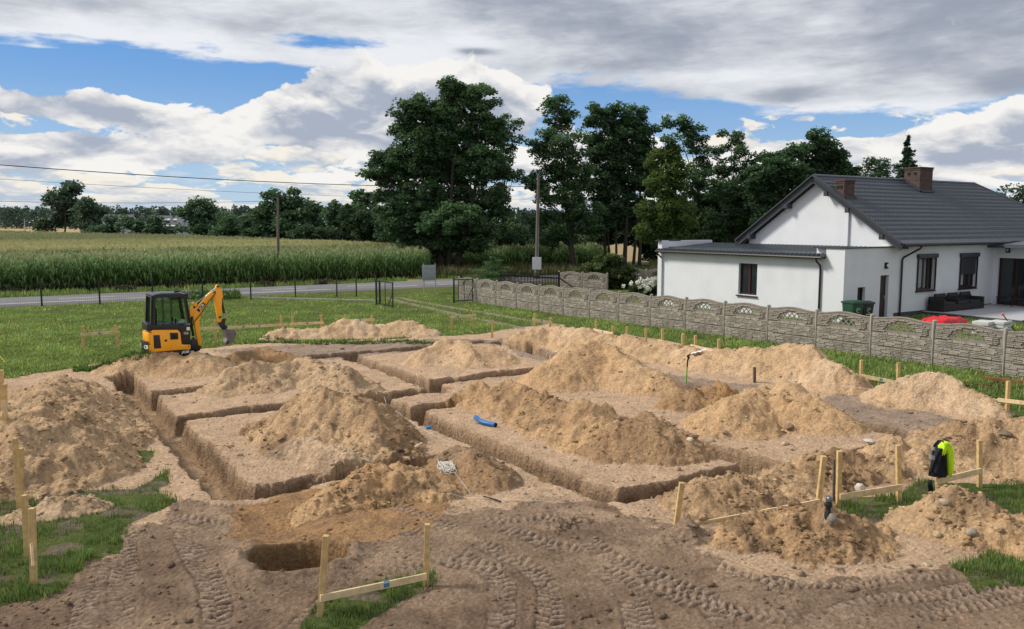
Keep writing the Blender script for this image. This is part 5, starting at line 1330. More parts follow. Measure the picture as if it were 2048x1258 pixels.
# rusty rods by the fence
rr = empty('rod_pile', P(1905, 770, .15), 0, 'pile of long rusty steel rods on the grass along the fence', 'rods')
m_rust = mat('rusty_steel', (.14,.065,.035), .8, var=.35, scale=12)
for k in range(9):
    a = P(1880+rs.uniform(-10, 12), 757+k*1.6, .16); b = P(2120+rs.uniform(-30, 30), 778+k*2.1, .16)
    mb = MB(); z = .18+.02*(k % 3); mb.tube([(a[0], a[1], z), (b[0], b[1], z)], .014, 6); mb.build('rod', m_rust, rr, world=True)
mb = MB(); a, b = P(1965, 756, .28), P(2090, 770, .28); mb.beam((a[0], a[1], .28), (b[0], b[1], .28), .16, .09); mb.build('rusty_beam', mat('rust_orange', (.20,.085,.035), .8, var=.3), rr, world=True)
# black valve pipe by the batter board
q = Vector(hit(1656, 1028)); r = empty('standpipe', q, 0, 'short black standpipe with a shiny valve cap beside the dark stake', 'pipe')
mb = MB(); mb.lathe([(.05, -.1), (.05, .04), (.035, .06), (.035, .12), (.055, .13), (.055, .17), (.03, .19)], tuple(q), 12); mb.build('body', M_blk, r, smooth=True, world=True)
mb = MB(); mb.lathe([(.01, .17), (.045, .19), (.05, .225), (.03, .26), (.008, .27)], tuple(q+Vector((.01, 0, .01))), 12); mb.build('cap', mat('valve_cap', (.16,.17,.18), .25, metal=.6), r, smooth=True, world=True)
# stones: one object each
def rock(px, py, s, label, c=(.36,.30,.24), flat=.7):
    q = hit(px, py); bm = bmesh.new(); bmesh.ops.create_icosphere(bm, subdivisions=3, radius=1); sd = rs.random()*50
    for v in bm.verts:
        n = perlin(np.array([v.co.x*1.3+sd]), np.array([v.co.y*1.3+v.co.z*1.7]))[0]; v.co *= 1+.35*n; v.co.x *= s; v.co.y *= s*.8; v.co.z *= s*flat
    me = bpy.data.meshes.new('stone'); bm.to_mesh(me); bm.free(); me.polygons.foreach_set('use_smooth', [True]*len(me.polygons))
    o = bpy.data.objects.new('stone', me); C.objects.link(o); o.location = (q[0], q[1], q[2]+s*flat*.45); o.rotation_euler = (0, 0, rs.random()*6)
    o.data.materials.append(mat('stone', c, .9, var=.25, scale=8, bump=.01)); tag(o, label, 'stone')
rock(1719, 978, .085, 'round pale stone behind the batter board next to the dark stake', (.62,.56,.47), .9)
rock(836, 896, .07, 'pale round stone at the foot of the tallest left centre heap', (.5,.40,.28))
rock(797, 902, .10, 'dark brown flat stone beside the foot of the tallest left centre heap', (.12,.08,.055), .4)
rock(1380, 882, .07, 'pale stone on the edge of the right trench', (.58,.5,.38))
rock(1740, 886, .13, 'flat pale slab stone in front of the large tan cone', (.52,.45,.38), .3)
rock(1354, 940, .08, 'brown round stone at the foot of the right cone', (.36,.25,.17))
rock(1578, 857, .13, 'brown clod on the front slope of the large tan cone', (.27,.19,.12), .5)
rock(1943, 1065, .08, 'large grey clod on the bottom right sand cone', (.33,.28,.21), .7)
rock(2010, 873, .13, 'large dark slab of soil on the far right heap', (.17,.13,.09), .5)
rock(1450, 865, .07, 'small brown stone beside the right trench edge', (.33,.22,.15))
rock(1888, 1003, .07, 'pale clod on the left shoulder of the bottom right sand cone', (.45,.36,.26))
# grey clay lump standing at the front of the crumbly heap
rock(1664, 1050, .07, 'upright grey clay lump behind the crumbly yellow heap', (.25,.215,.17), 1.2)
# crumpled white bag on the ridge
a = Vector(hit(1396, 711)); n = 10; V = []
for i in range(n):
    for j in range(5): V.append((-.22+.5*i/(n-1), (j-2)*.05+.03*math.sin(i), .03+.16*i/(n-1)+.02*math.sin(i*2.3+j)))
ii = np.arange(n*5).reshape(n, 5); o = np_mesh('white_bag', V, np.stack([ii[:-1, :-1], ii[1:, :-1], ii[1:, 1:], ii[:-1, 1:]], -1).reshape(-1, 4), mat('white_plastic', (.72,.72,.70), .5), None, smooth=True); o.location = a
tag(o, 'crumpled white plastic strip lying on the sand ridge by the concrete fence', 'plastic bag')
# ================================================================== VEGETATION
M_leaf = colmat('foliage', .6, 0, 30, .12, 3, .3, .38)
M_bark = mat('bark', (.05,.042,.034), .95, var=.3, scale=5, bump=.02, bscale=14)
def leafquads(cen, size, nb=None, aspect=.55, up=.35):
    """random rhombic leaves at cen (N,3); returns V,F"""
    n = len(cen); a = rng.normal(size=(n, 3)); a[:, 2] *= .55; a /= np.linalg.norm(a, axis=1)[:, None]
    b = rng.normal(size=(n, 3)); b[:, 2] *= .6; b -= (b*a).sum(1)[:, None]*a; b /= np.linalg.norm(b, axis=1)[:, None]
    s = size[:, None] if np.ndim(size) else size
    V = np.stack([cen-a*s*.5, cen-b*s*.5*aspect, cen+a*s*.5, cen+b*s*.5*aspect], 1).reshape(-1, 3)
    return V, np.arange(4*n).reshape(-1, 4)
def crown_pts(blobs, Y0, rc=(.5, .95), per=70, dens=1.0, depth=.75, flat=.55, fill=.35):
    cs = []; cl = []
    for (x, y, rx, ry) in blobs:
        k = Y0/F; RX, RZ_ = rx*k, ry*k; RY = (RX+RZ_)/2*depth
        c0 = PY(x, y, Y0+rng.normal()*RX*.35)
        n = int(max(4, 1.25*dens*(RX*RZ_+RX*RY+RY*RZ_)*4.2/(np.mean(rc)**2)*.36))
        d = rng.normal(size=(n, 3)); d /= np.linalg.norm(d, axis=1)[:, None]
        r = np.where(rng.random(n) < fill, rng.random(n)**.5*.8, .82+.24*rng.random(n))
        c = c0+d*r[:, None]*np.array([RX, RY, RZ_])
        rr = rng.uniform(*rc, n)
        for i in range(n):
            m = int(per*(.6+.8*rng.random())); e = rng.normal(size=(m, 3)); e /= np.linalg.norm(e, axis=1)[:, None]
            q = c[i]+e*(rng.random(m)**.45)[:, None]*rr[i]*np.array([1, 1, flat]); 
            q[:, 2] -= .25*rr[i]*(np.hypot(q[:, 0]-c[i, 0], q[:, 1]-c[i, 1])/rr[i])**2
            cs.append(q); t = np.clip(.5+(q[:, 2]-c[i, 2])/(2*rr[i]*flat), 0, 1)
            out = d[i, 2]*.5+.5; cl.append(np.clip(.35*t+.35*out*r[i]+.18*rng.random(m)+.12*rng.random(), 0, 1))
    return np.concatenate(cs), np.concatenate(cl)
def tree(name, px, yb, blobs, label, Y0=None, dark=(.020,.042,.022), light=(.062,.115,.042), leaf=.24, trunks=((0, 0, .3),), per=70, dens=1.0, rc=(.5, .95), group=None, cat='tree', zb=None, stems=True, flat=.55, fill=.35, depth=.75, hue=.0, lean=0):
    if Y0 is None: Y0 = P(px, yb)[1]
    base = PY(px, yb, Y0); base[2] = 0 if zb is None else zb
    root = empty(name, base, 0, label, cat, group)
    q, c = crown_pts(blobs, Y0, rc, per, dens, depth, flat, fill)
    V, Fq = leafquads(q, leaf*1.15*(.6+.8*rng.random(len(q))))
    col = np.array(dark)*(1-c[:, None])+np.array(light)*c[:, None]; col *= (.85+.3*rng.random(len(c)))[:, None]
    if hue: col[:, 0] *= 1+hue*rng.random(len(c))
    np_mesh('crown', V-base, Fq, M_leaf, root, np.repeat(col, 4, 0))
    if stems:
        mb = MB(); k = Y0/F
        bl = sorted(blobs, key=lambda b: -b[2]*b[3])
        top = min(b[1] for b in blobs)
        tr = []
        for (dx, dtop, r) in trunks:
            b0 = PY(px+dx, yb, Y0); b0[2] = base[2]-.2; tgt = PY(px+dx+dtop, (top+yb)/2-.12*(yb-top), Y0+rng.normal()*.5)
            mid_ = b0*.5+tgt*.5+np.array([rng.normal()*.25, 0, 0]); mb.tube([b0, b0+(0, 0, .5), mid_, tgt], [r*1.3, r*.95, r*.62, r*.3], 9); tr.append((b0, mid_, tgt, r))
        for b in blobs:
            e = PY(b[0], b[1], Y0+rng.normal()*.6); s = min(tr, key=lambda t_: abs(t_[2][0]-e[0]))
            f = np.clip((e[2]*.55-s[0][2])/(s[2][2]-s[0][2]+.01), .25, 1.0)
            p0 = s[0]*(1-f)+s[2]*f if f > .5 else s[0]*(1-f)+s[2]*f
            m_ = p0*.45+e*.55+np.array([0, 0, -.08*abs(e[0]-p0[0])]); r = s[3]*.26; mb.tube([p0, m_, e], [r, r*.65, r*.22], 6)
            for _ in range(4):
                e2 = PY(b[0]+rng.uniform(-.8, .8)*b[2], b[1]+rng.uniform(-.8, .5)*b[3], Y0+rng.normal()*.8); mb.tube([m_*.4+e*.6, e2], [r*.35, r*.1], 5)
        mb.build('trunk', M_bark, root, smooth=True, world=True)
    return root
DK, LT = (.036,.082,.040), (.15,.26,.10)
G_ = 'tall trees along the far side of the road'
tree('robinia_tree', 893, 541, [(925,195,38,36),(900,175,22,18),(962,215,30,40),(880,235,45,35),(826,215,38,26),(815,255,35,30),(860,290,55,40),(935,275,55,45),(985,265,25,30),(965,330,45,35),(775,315,35,28),(765,350,36,22),(820,335,50,35),(890,350,55,35),(785,400,42,30),(840,400,50,40),(920,400,60,35),(800,445,40,30),(870,455,70,35),(945,450,50,32),(985,400,28,35),(830,485,36,20),(875,492,44,22),(930,488,46,20),(905,440,60,30),(880,300,40,30),(1005,345,22,16),(745,345,18,10)],
     'largest broad tree left of the tall pole, with three dark trunks', Y0=78, dark=DK, light=LT, trunks=((-12,-20,.42),(4,10,.34),(18,50,.36)), per=105, leaf=.27, dens=1.7, fill=.5)
tree('robinia_tree', 992, 530, [(1018,250,24,18),(1000,275,18,22),(1030,285,18,14),(1010,310,26,16),(998,345,22,14),(1028,350,18,12),(1005,385,26,20),(990,425,36,26),(1015,455,34,26),(985,470,30,20)],
     'slender airy tree between the largest tree and the tall pole', Y0=84, dark=DK, light=(.15,.25,.10), trunks=((0,18,.22),), per=85, leaf=.24, dens=1.0, fill=.3)
tree('robinia_tree', 1147, 540, [(1113,212,24,22),(1125,240,28,22),(1095,262,20,16),(1140,290,34,28),(1085,300,26,16),(1070,285,12,8),(1110,335,40,26),(1070,370,22,16),(1150,355,34,34),(1120,395,42,28),(1085,430,30,18),(1160,430,44,36),(1110,465,45,26),(1060,355,14,8)],
     'tall tree with a bare leaning trunk just right of the tall pole', Y0=79, dark=DK, light=LT, trunks=((0,-22,.34),), per=95, leaf=.25, dens=1.5, fill=.45)
tree('robinia_tree', 1245, 520, [(1192,232,22,22),(1228,228,26,20),(1268,235,26,22),(1285,265,24,26),(1240,275,44,32),(1205,290,34,28),(1280,310,34,30),(1225,335,50,34),(1275,365,45,34),(1195,370,34,30),(1235,410,50,34),(1190,440,34,28),(1280,430,50,30),(1300,345,24,20)],
     'dense round-topped tree with several thin trunks, third from the left in the row', Y0=84, dark=(.026,.060,.034), light=(.135,.235,.095), trunks=((-34,-10,.15),(-24,-4,.14),(-12,0,.15),(4,10,.26),(22,0,.18),(34,0,.22)), per=105, leaf=.27, dens=1.65, fill=.5)
tree('maple_tree', 1335, 535, [(1345,292,22,22),(1330,325,30,24),(1358,345,24,24),(1335,370,38,26),(1355,400,32,26),(1320,420,42,26),(1350,445,40,26),(1310,465,42,24),(1375,425,16,10)],
     'yellowish green tree standing left of the white house', Y0=72, dark=(.045,.082,.022), light=(.16,.23,.055), trunks=((0,5,.25),), per=100, leaf=.26, dens=1.65, fill=.4)
tree('robinia_tree', 1395, 530, [(1352,243,24,10),(1378,250,26,14),(1392,275,22,20),(1398,305,20,16),(1405,340,24,22),(1385,365,30,25),(1400,410,40,34),(1390,455,50,34)],
     'tall thin-topped tree behind the yellowish green one', Y0=88, dark=DK, light=LT, trunks=((0,0,.26),), per=90, leaf=.26, dens=1.2, fill=.35)
tree('robinia_tree', 1465, 530, [(1462,268,20,13),(1470,290,16,12),(1435,298,22,12),(1485,310,24,16),(1445,335,26,20),(1490,345,30,20),(1440,380,40,26),(1490,390,44,30),(1450,430,44,30),(1500,440,44,30),(1430,465,40,20)],
     'loose tree with a small pointed top, left of the gable peak', Y0=86, dark=DK, light=(.145,.245,.10), trunks=((0,0,.24),(-10,-16,.16)), per=90, leaf=.25, dens=1.2, fill=.35)
tree('oak_tree', 1560, 530, [(1545,312,26,14),(1580,305,24,14),(1560,340,44,22),(1525,355,34,24),(1590,360,40,24),(1540,395,50,30),(1600,400,50,28),(1555,440,56,30)],
     'broad dark tree directly behind the left roof slope', Y0=82, dark=(.026,.060,.034), light=(.125,.22,.09), trunks=((0,0,.3),), per=105, leaf=.28, dens=1.65, fill=.5)
tree('oak_tree', 1645, 530, [(1632,272,20,13),(1650,290,30,16),(1620,308,30,18),(1668,315,30,18),(1640,335,44,22),(1690,335,24,16),(1610,350,40,24),(1665,365,44,22)],
     'dark rounded tree rising highest behind the gable peak', Y0=84, dark=(.025,.058,.033), light=(.12,.215,.09), trunks=((0,0,.3),), per=105, leaf=.28, dens=1.65, fill=.5)
tree('birch_tree', 1745, 520, [(1762,318,18,10),(1740,330,26,12),(1775,335,22,12),(1735,350,34,16),(1780,355,34,14)],
     'low soft-crowned tree showing above the roof ridge between gable and spruce', Y0=90, dark=(.035,.075,.04), light=(.12,.20,.09), trunks=((0,0,.2),), per=60, leaf=.26, dens=.9)
# understorey at the foot of the row
for (x, yb, bl, lab) in ((1035,520,[(1035,478,30,22),(1010,492,26,18),(1060,495,26,18)],'dark bush between the slender tree and the tall pole'),
                         (1185,530,[(1165,490,28,22),(1150,500,26,14)],'dark bush behind the bare leaning trunk'),
                         (1330,540,[(1330,500,40,26),(1370,490,46,32),(1300,492,28,20),(1390,450,40,34),(1420,420,30,30)],'dark bush below the yellowish green tree'),
                         (1450,540,[(1430,490,46,34),(1480,480,50,34),(1540,480,44,30)],'dark thicket behind the flat-roofed wing'),
                         (745,478,[(742,440,36,28),(720,455,30,22),(705,432,24,22),(770,462,34,20)],'dark thicket on the left foot of the largest tree'),
                         (1100,520,[(1090,470,44,24),(1130,500,34,20),(1060,505,26,14)],'dark bush behind the tall pole'),
                         (1255,500,[(1250,462,60,26),(1200,465,30,22),(1300,470,30,26)],'dark foliage mass behind the thin trunks'),
                         (1620,520,[(1600,450,60,34),(1540,430,50,40),(1680,420,50,34),(1480,430,44,40),(1440,400,40,30),(1520,380,50,30),(1620,380,60,34)],'dark thicket behind the house roof'),
                         (800,500,[(800,455,50,28),(850,480,50,26),(780,480,30,16)],'dark bush low in the left half of the largest tree'),
                         (930,510,[(930,480,60,26),(890,500,40,20),(975,500,34,18)],'dark bush low behind the three dark trunks')):
    tree('bush', x, yb, bl, lab, Y0=90 if x != 745 else 95, dark=(.020,.048,.026), light=(.085,.155,.06), per=90, leaf=.28, dens=1.7, stems=False, fill=.5, cat='bush', group='dark bushes at the foot of the trees')
def spruce(px, yb, yt, wpx, Y0, label, dark=(.018,.045,.028), light=(.05,.10,.055), zb=0, droop=.12, cat='spruce', lay=None, fine=1.0):
    base = PY(px, yb, Y0); base[2] = zb; top = PY(px, yt, Y0); h = top[2]-zb; Rm = wpx*Y0/F; root = empty('spruce_tree', base, 0, label, cat)
    mb = MB(); mb.tube([(0, 0, -.1), (0, 0, h*.5), (0, 0, h)], [.02*h, .012*h, .004], 7); mb.build('trunk', M_bark, root, smooth=True)
    cs = []; cc = []; L_ = lay or int(h/.35)
    for i in range(L_):
        z0_ = h*(.08+.9*i/L_); r = Rm*(1-i/L_)**.85*(1+.2*rng.normal()); nb = 7+int(5*(1-i/L_))
        for k in range(nb):
            t = rng.uniform(0, 6.28); z = z0_+rng.uniform(-.6, .6)*h*.9/L_; rr = r*rng.uniform(.6, 1.15); m = int(60*fine*(.3+rr))+10; s = rng.random(m)
            x = np.cos(t)*rr*s; y = np.sin(t)*rr*s; zz = z+rng.normal(size=m)*.10*(.3+rr*.3)-droop*rr*s+.12*rr*s**3
            w_ = .22*rr*(1-s*.4); x = x+rng.normal(size=m)*w_; y = y+rng.normal(size=m)*w_
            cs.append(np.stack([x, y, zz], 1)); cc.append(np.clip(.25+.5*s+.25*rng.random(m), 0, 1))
    q = np.concatenate(cs); c = np.concatenate(cc)[:, None]; V, Fq = leafquads(q, .035*h**.55*(.7+.7*rng.random(len(q)))*2.0, aspect=.35)
    np_mesh('crown', V, Fq, M_leaf, root, np.repeat(np.array(dark)*(1-c)+np.array(light)*c, 4, 0)); return root
spruce(1806, 470, 262, 62, 75, 'tall dark spruce with a pointed top behind the roof ridge', fine=1.2, lay=26)
spruce(985, 566, 502, 52, 62, 'small garden spruce standing in front of the corn by the picket gate', dark=(.02,.055,.026), light=(.13,.24,.08), fine=1.6)
# berry bush and white hydrangea
r = tree('rowan_bush', 1215, 586, [(1215,520,26,16),(1195,545,32,20),(1240,548,32,22),(1215,570,44,18),(1180,565,16,16),(1258,570,18,16)], 'loose green bush with orange berries behind the concrete fence', Y0=58, dark=(.035,.065,.022), light=(.13,.20,.06), per=75, leaf=.15, dens=1.6, rc=(.22,.4), cat='bush', hue=.3, trunks=((0,0,.05),(-6,-8,.04),(7,8,.04)))
q, c = crown_pts([(1215,520,26,16),(1195,545,32,20),(1240,548,32,22),(1215,568,44,18)], 57.6, (.2,.35), 1, .35); V, Fq = leafquads(q, .10*np.ones(len(q)), aspect=.9)
tag(np_mesh('berries', V-np.array(r.location), Fq, mat('berry_orange', (.42,.13,.03), .5), r), kind='stuff')
r = tree('hydrangea', 1292, 590, [(1290,578,30,10),(1275,582,16,10),(1308,584,12,10)], 'white flowering hydrangea beside the end wall of the house', Y0=50, dark=(.025,.05,.018), light=(.07,.12,.035), per=60, leaf=.12, dens=1.4, rc=(.18,.3), cat='flowering shrub', stems=False)
cs = []
for k in range(34):
    c0 = PY(1291+rng.normal()*15, 572+rng.normal()*7, 49.6+rng.normal()*.2); e = rng.normal(size=(60, 3)); e /= np.linalg.norm(e, axis=1)[:, None]; cs.append(c0+e*.13*rng.random((60, 1))**.3)
q = np.concatenate(cs); V, Fq = leafquads(q, .07*np.ones(len(q)), aspect=.9); np_mesh('blossoms', V-np.array(r.location), Fq, mat('hydrangea_white', (.85,.86,.76), .8), r)
# distant trees across the field
G2 = 'distant trees beyond the corn field'
HZD, HZL = (.042,.082,.056), (.12,.19,.11)  # distance haze painted into the foliage colours
for (px, Y0, bl, lab) in (
    (130, 330, [(128,382,20,16),(150,378,8,8),(118,402,22,18),(140,405,20,20),(122,428,24,22),(140,440,24,18),(98,400,10,7)], 'tall round tree on the far left edge of the field'),
    (180, 320, [(180,412,18,14),(170,430,20,18),(192,432,20,18),(182,448,28,14)], 'lower twin tree right of the tall far left tree'),
    (92, 330, [(88,446,10,8),(80,452,8,6)], 'small pale bush left of the far left trees'),
    (235, 240, [(232,440,16,12),(222,456,18,10),(205,460,18,9)], 'low bush in front of the grey roofed house'),
    (275, 230, [(270,440,16,10),(262,455,22,12),(290,452,14,12)], 'rounded bush between the two distant houses'),
    (318, 225, [(318,442,16,10),(312,458,22,12)], 'bush just left of the distant white house'),
    (405, 190, [(402,414,22,14),(388,430,26,18),(420,435,26,18),(400,458,40,18)], 'broad tree right of the distant white house'),
    (450, 185, [(445,440,24,14),(468,446,22,14),(450,462,36,14)], 'low spreading tree in the middle of the far hedge'),
    (560, 170, [(552,392,22,12),(585,396,18,14),(565,412,36,16),(545,432,36,20),(590,430,26,22),(560,458,48,20)], 'tall full tree directly behind the slim pole'),
    (500, 180, [(500,444,24,14),(508,460,30,14)], 'low tree left of the tree behind the slim pole'),
    (628, 175, [(628,414,10,8),(627,430,14,12),(630,452,18,16)], 'small narrow tree right of the slim pole'),
    (680, 165, [(678,412,16,10),(670,430,26,18),(700,440,26,18),(680,460,40,18)], 'dark tree between the narrow tree and the largest tree'),
    (620, 150, [(612,462,34,12),(650,468,30,10)], 'pale low hedge at the back edge of the corn'),
    (735, 150, [(730,400,26,20),(722,430,34,24),(745,450,30,24)], 'dark tree half hidden behind the largest tree')):
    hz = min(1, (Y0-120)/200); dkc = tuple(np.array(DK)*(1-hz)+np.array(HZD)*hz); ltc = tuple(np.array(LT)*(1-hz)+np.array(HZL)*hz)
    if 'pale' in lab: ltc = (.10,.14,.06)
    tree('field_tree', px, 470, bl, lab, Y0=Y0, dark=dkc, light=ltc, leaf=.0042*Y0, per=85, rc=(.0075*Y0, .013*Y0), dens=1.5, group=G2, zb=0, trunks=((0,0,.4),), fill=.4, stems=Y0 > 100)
# wild leafy background right of the house
tree('forest_tree', 2010, 470, [(1995,395,24,14),(2030,388,26,14),(2060,395,30,16),(2090,385,30,18)], 'pale distant trees above the far right end of the roof', Y0=160, dark=HZD, light=HZL, leaf=.6, per=60, rc=(1.2,2.0), stems=False)
# far forest: reads as one mass, bluish haze painted into its leaf colours
cs = []; cc = []
for k in range(1800):
    X = rng.uniform(-820, 900); Y = rng.uniform(760, 980); h = rng.uniform(17, 23) if X < -120 else rng.uniform(15, 20); r = rng.uniform(2.8, 5); m = 95
    z = rng.random(m)**.6; rad = r*np.sqrt(np.clip(1-(z-.35)**2/.5, .02, 1)); t = rng.uniform(0, 6.28, m)
    cs.append(np.stack([X+np.cos(t)*rad*.9, Y+np.sin(t)*rad, h*z+rng.normal(size=m)*.4], 1)); cc.append(np.clip(z*.7+.3*rng.random(m)+.15*rng.normal(), 0, 1))
q = np.concatenate(cs); c = np.concatenate(cc)[:, None]; V, Fq = leafquads(q, 2.2*(.6+.8*rng.random(len(q))), aspect=.8)
tag(np_mesh('distant_forest', V, Fq, M_leaf, None, np.repeat(np.array((.040,.072,.060))*(1-c)+np.array((.085,.135,.095))*c, 4, 0)), 'distant bluish green forest along the horizon', 'forest', kind='stuff')

# distant houses
M_hr = mat('distant_roof', (.10,.105,.125), .8, var=.05, scale=.3); M_hw = mat('distant_wall', (.55,.56,.56), .9, var=.05, scale=.3)
def dhouse(x0, x1, ye, yr, Y, label, dpt=8, wall=True, rz=.15):
    a, b = PY(x0, ye, Y), PY(x1, ye, Y); w_ = b[0]-a[0]; he = a[2]; hr = PY(x0, yr, Y)[2]; r = empty('distant_house', ((a[0]+b[0])/2, Y, 0), rz, label, 'house', 'distant houses across the field')
    mb = MB(); mb.box((0, 0, he/2), (w_*.94, dpt, he)); mb.prism([(-dpt/2, he), (dpt/2, he), (0, hr-.2)], -w_*.47, w_*.47, lambda u, v, ww: (ww, u, v)); mb.build('wall', M_hw, r)
    mb = MB()
    for s in (-1, 1): mb.add([(-w_/2, s*(dpt/2+.5), he-.3), (w_/2, s*(dpt/2+.5), he-.3), (w_/2, 0, hr), (-w_/2, 0, hr)], [(0, 1, 2, 3)]); mb.add([(-w_/2, s*(dpt/2+.5), he-.5), (w_/2, s*(dpt/2+.5), he-.5), (w_/2, 0, hr-.2), (-w_/2, 0, hr-.2)], [(0, 1, 2, 3)])
    mb.build('roof', M_hr, r)
    for k in range(3): mb = MB(); mb.box((-w_*.3+w_*.3*k, -dpt/2-.03, he*.55), (1.1, .06, 1.3)); mb.build('window', M_glass, r)
    return r
dhouse(212, 268, 438, 429, 300, 'distant grey-roofed house left of the centre of the far hedge')
dhouse(316, 346, 440, 431, 270, 'distant grey-roofed house behind the bush beside the white one')
r = dhouse(352, 378, 440, 431, 245, 'distant white house with a tall white chimney wall', 7)
q = PY(361, 440, 241); t = PY(361, 434, 241); mb = MB(); mb.box((q[0], q[1], t[2]/2), (1.5, 1.5, t[2])); mb.build('chimney_wall', M_hw, r, world=False).matrix_parent_inverse = r.matrix_basis.inverted()
dhouse(332, 358, 452, 444, 238, 'distant low white annex with a brownish roof in front of the white house', 6)
# small white sign and far mast
q = P(50, 458); q = PY(50, 458, 500); mb = MB(); t = PY(50, 438, 500); mb.tube([(q[0], 500, 0), (q[0], 500, t[2])], .25, 6); mb.beam((q[0]-.2, 500, t[2]-1.6), (q[0]+2.2, 500, t[2]-1.0), .25, .25); tag(mb.build('lamp_mast', M_grey), 'tiny pale lamp mast far away at the left edge of the field', 'mast')

# ================================================================== CORN
def corn_variant(seed, top_only=False):
    r = np.random.default_rng(seed); V = []; Q = []; Cc = []; h = r.uniform(2.05, 2.4)
    def quad(p, c):
        n = len(V); V.extend(p); Q.append((n, n+1, n+2, n+3)); Cc.extend(c)
    if not top_only:
        for s in (0, 1):
            d = np.array([.018, 0, 0]) if s == 0 else np.array([0, .018, 0])
            quad([-d, d, d*.5+(0, 0, h), -d*.5+(0, 0, h)], [(.07,.10,.03)]*4)
    nl = 5 if top_only else 12
    for i in range(nl):
        z = h*(.74+.20*i/nl) if top_only else h*(.10+.84*i/nl); t = r.uniform(0, 6.28); d = np.array([math.cos(t), math.sin(t), 0]); e = np.array([-math.sin(t), math.cos(t), 0])
        L_ = r.uniform(.5, .85); w_ = r.uniform(.035, .055); rise = r.uniform(.25, .5); pts = [np.array([0, 0, z]), d*L_*.3+(0, 0, z+rise*.75), d*L_*.7+(0, 0, z+rise*.7), d*L_+(0, 0, z+rise*.05-r.uniform(0, .25))]
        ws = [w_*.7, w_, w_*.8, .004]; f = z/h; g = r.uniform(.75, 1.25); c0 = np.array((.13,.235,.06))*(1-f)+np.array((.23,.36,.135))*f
        if i < 2 and not top_only and r.random() < .6: c0 = np.array((.26,.22,.10))
        for k in range(3): quad([pts[k]-e*ws[k], pts[k]+e*ws[k], pts[k+1]+e*ws[k+1], pts[k+1]-e*ws[k+1]], [c0*g]*4)
    for k in range(5):
        t = r.uniform(0, 6.28); d = np.array([math.cos(t), math.sin(t), 0]); p0 = np.array([0, 0, h*.93]); p1 = p0+d*r.uniform(.03, .16)+(0, 0, r.uniform(.22, .36)); e = np.array([.010, .006, 0])
        quad([p0-e, p0+e, p1+e, p1-e], [(.42,.40,.22)]*4)
    return np.array(V, float), np.array(Q), np.array(Cc, float)
def scatter(vars_, pos, scl, rot, tint):
    VV = []; QQ = []; CC = []; off = 0; pick = rng.integers(0, len(vars_), len(pos))
    for k, (v, q, c) in enumerate(vars_):
        ii = np.where(pick == k)[0]
        if not len(ii): continue
        cr, sr = np.cos(rot[ii]), np.sin(rot[ii]); s = scl[ii]
        x = (v[None, :, 0]*cr[:, None]-v[None, :, 1]*sr[:, None])*s[:, None]+pos[ii, 0][:, None]
        y = (v[None, :, 0]*sr[:, None]+v[None, :, 1]*cr[:, None])*s[:, None]+pos[ii, 1][:, None]
        z = v[None, :, 2]*s[:, None]+pos[ii, 2][:, None]
        VV.append(np.stack([x, y, z], -1).reshape(-1, 3)); CC.append((c[None]*tint[ii][:, None, :]).reshape(-1, 3))
        QQ.append((q[None]+(np.arange(len(ii))*len(v))[:, None, None]+off).reshape(-1, q.shape[1])); off += len(ii)*len(v)
    return np.concatenate(VV), np.concatenate(QQ), np.concatenate(CC)
CP = [ab(62.9, -330), tuple(P(845, 556)[:2]), tuple(P(868, 541)[:2]), tuple(P(1205, 538)[:2]), tuple(PY(1215, 500, 100)[:2]), (-10, 102), (-19, 104), (-67, 168), (-150, 262), (-150-240, 262+260), (-700, 560)]
bs = np.arange(-60, 80, .17); as_ = np.arange(63.1, 82, .72); BB, AA = np.meshgrid(bs, as_); BB = BB.ravel()+rng.normal(size=BB.size)*.04; AA = AA.ravel()+rng.normal(size=AA.size)*.05
pos = AA[:, None]*A+BB[:, None]*B; ok = inpoly(pos[:, 0], pos[:, 1], CP) & (np.abs(pos[:, 0]/pos[:, 1]) < .72); pos = pos[ok]; n = len(pos)
g = 1+.22*fbm(pos[:, 0]*.12, pos[:, 1]*.12, 2, 200); pos3 = np.column_stack([pos, np.zeros(n)])
V1, Q1, C1 = scatter([corn_variant(i) for i in range(10)], pos3, (.80+.24*rng.random(n))*(1+.10*fbm(pos[:, 0]*.2, pos[:, 1]*.2, 2, 201)), rng.uniform(0, 6.28, n), np.clip(g[:, None]*(.8+.4*rng.random((n, 1))), .3, 2)*np.ones((1, 3)))
# the field behind: tops only, thinning with distance
N2 = 60000; u = rng.uniform(-.75, .16, N2); Y = 62/(1-rng.random(N2)*.80); X = u*Y; a2 = X*A[0]+Y*A[1]
ok = inpoly(X, Y, CP) & (a2 > 79); X, Y = X[ok], Y[ok]; n = len(X)
tt = fbm(X*.02, Y*.012, 4, 210); tint = np.clip(1+.5*tt, .6, 1.5)[:, None]*np.array([[1.15, 1, .9]])*(.8+.4*rng.random((n, 1)))
V2, Q2, C2 = scatter([corn_variant(50+i, True) for i in range(8)], np.column_stack([X, Y, np.zeros(n)]), 1+.08*fbm(X*.05, Y*.05, 2, 5), rng.uniform(0, 6.28, n), tint)
sc = np.repeat(np.clip((np.repeat(Y, 1)/90), 1, 2.4), 1)
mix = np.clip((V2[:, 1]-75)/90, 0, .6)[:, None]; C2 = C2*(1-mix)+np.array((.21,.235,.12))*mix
tag(np_mesh('corn_plants', np.concatenate([V1, V2]), np.concatenate([Q1, Q2+len(V1)]), M_leaf, None, np.concatenate([C1, C2])), 'field of tall green corn with tan tassels beyond the road', 'corn field', kind='stuff')
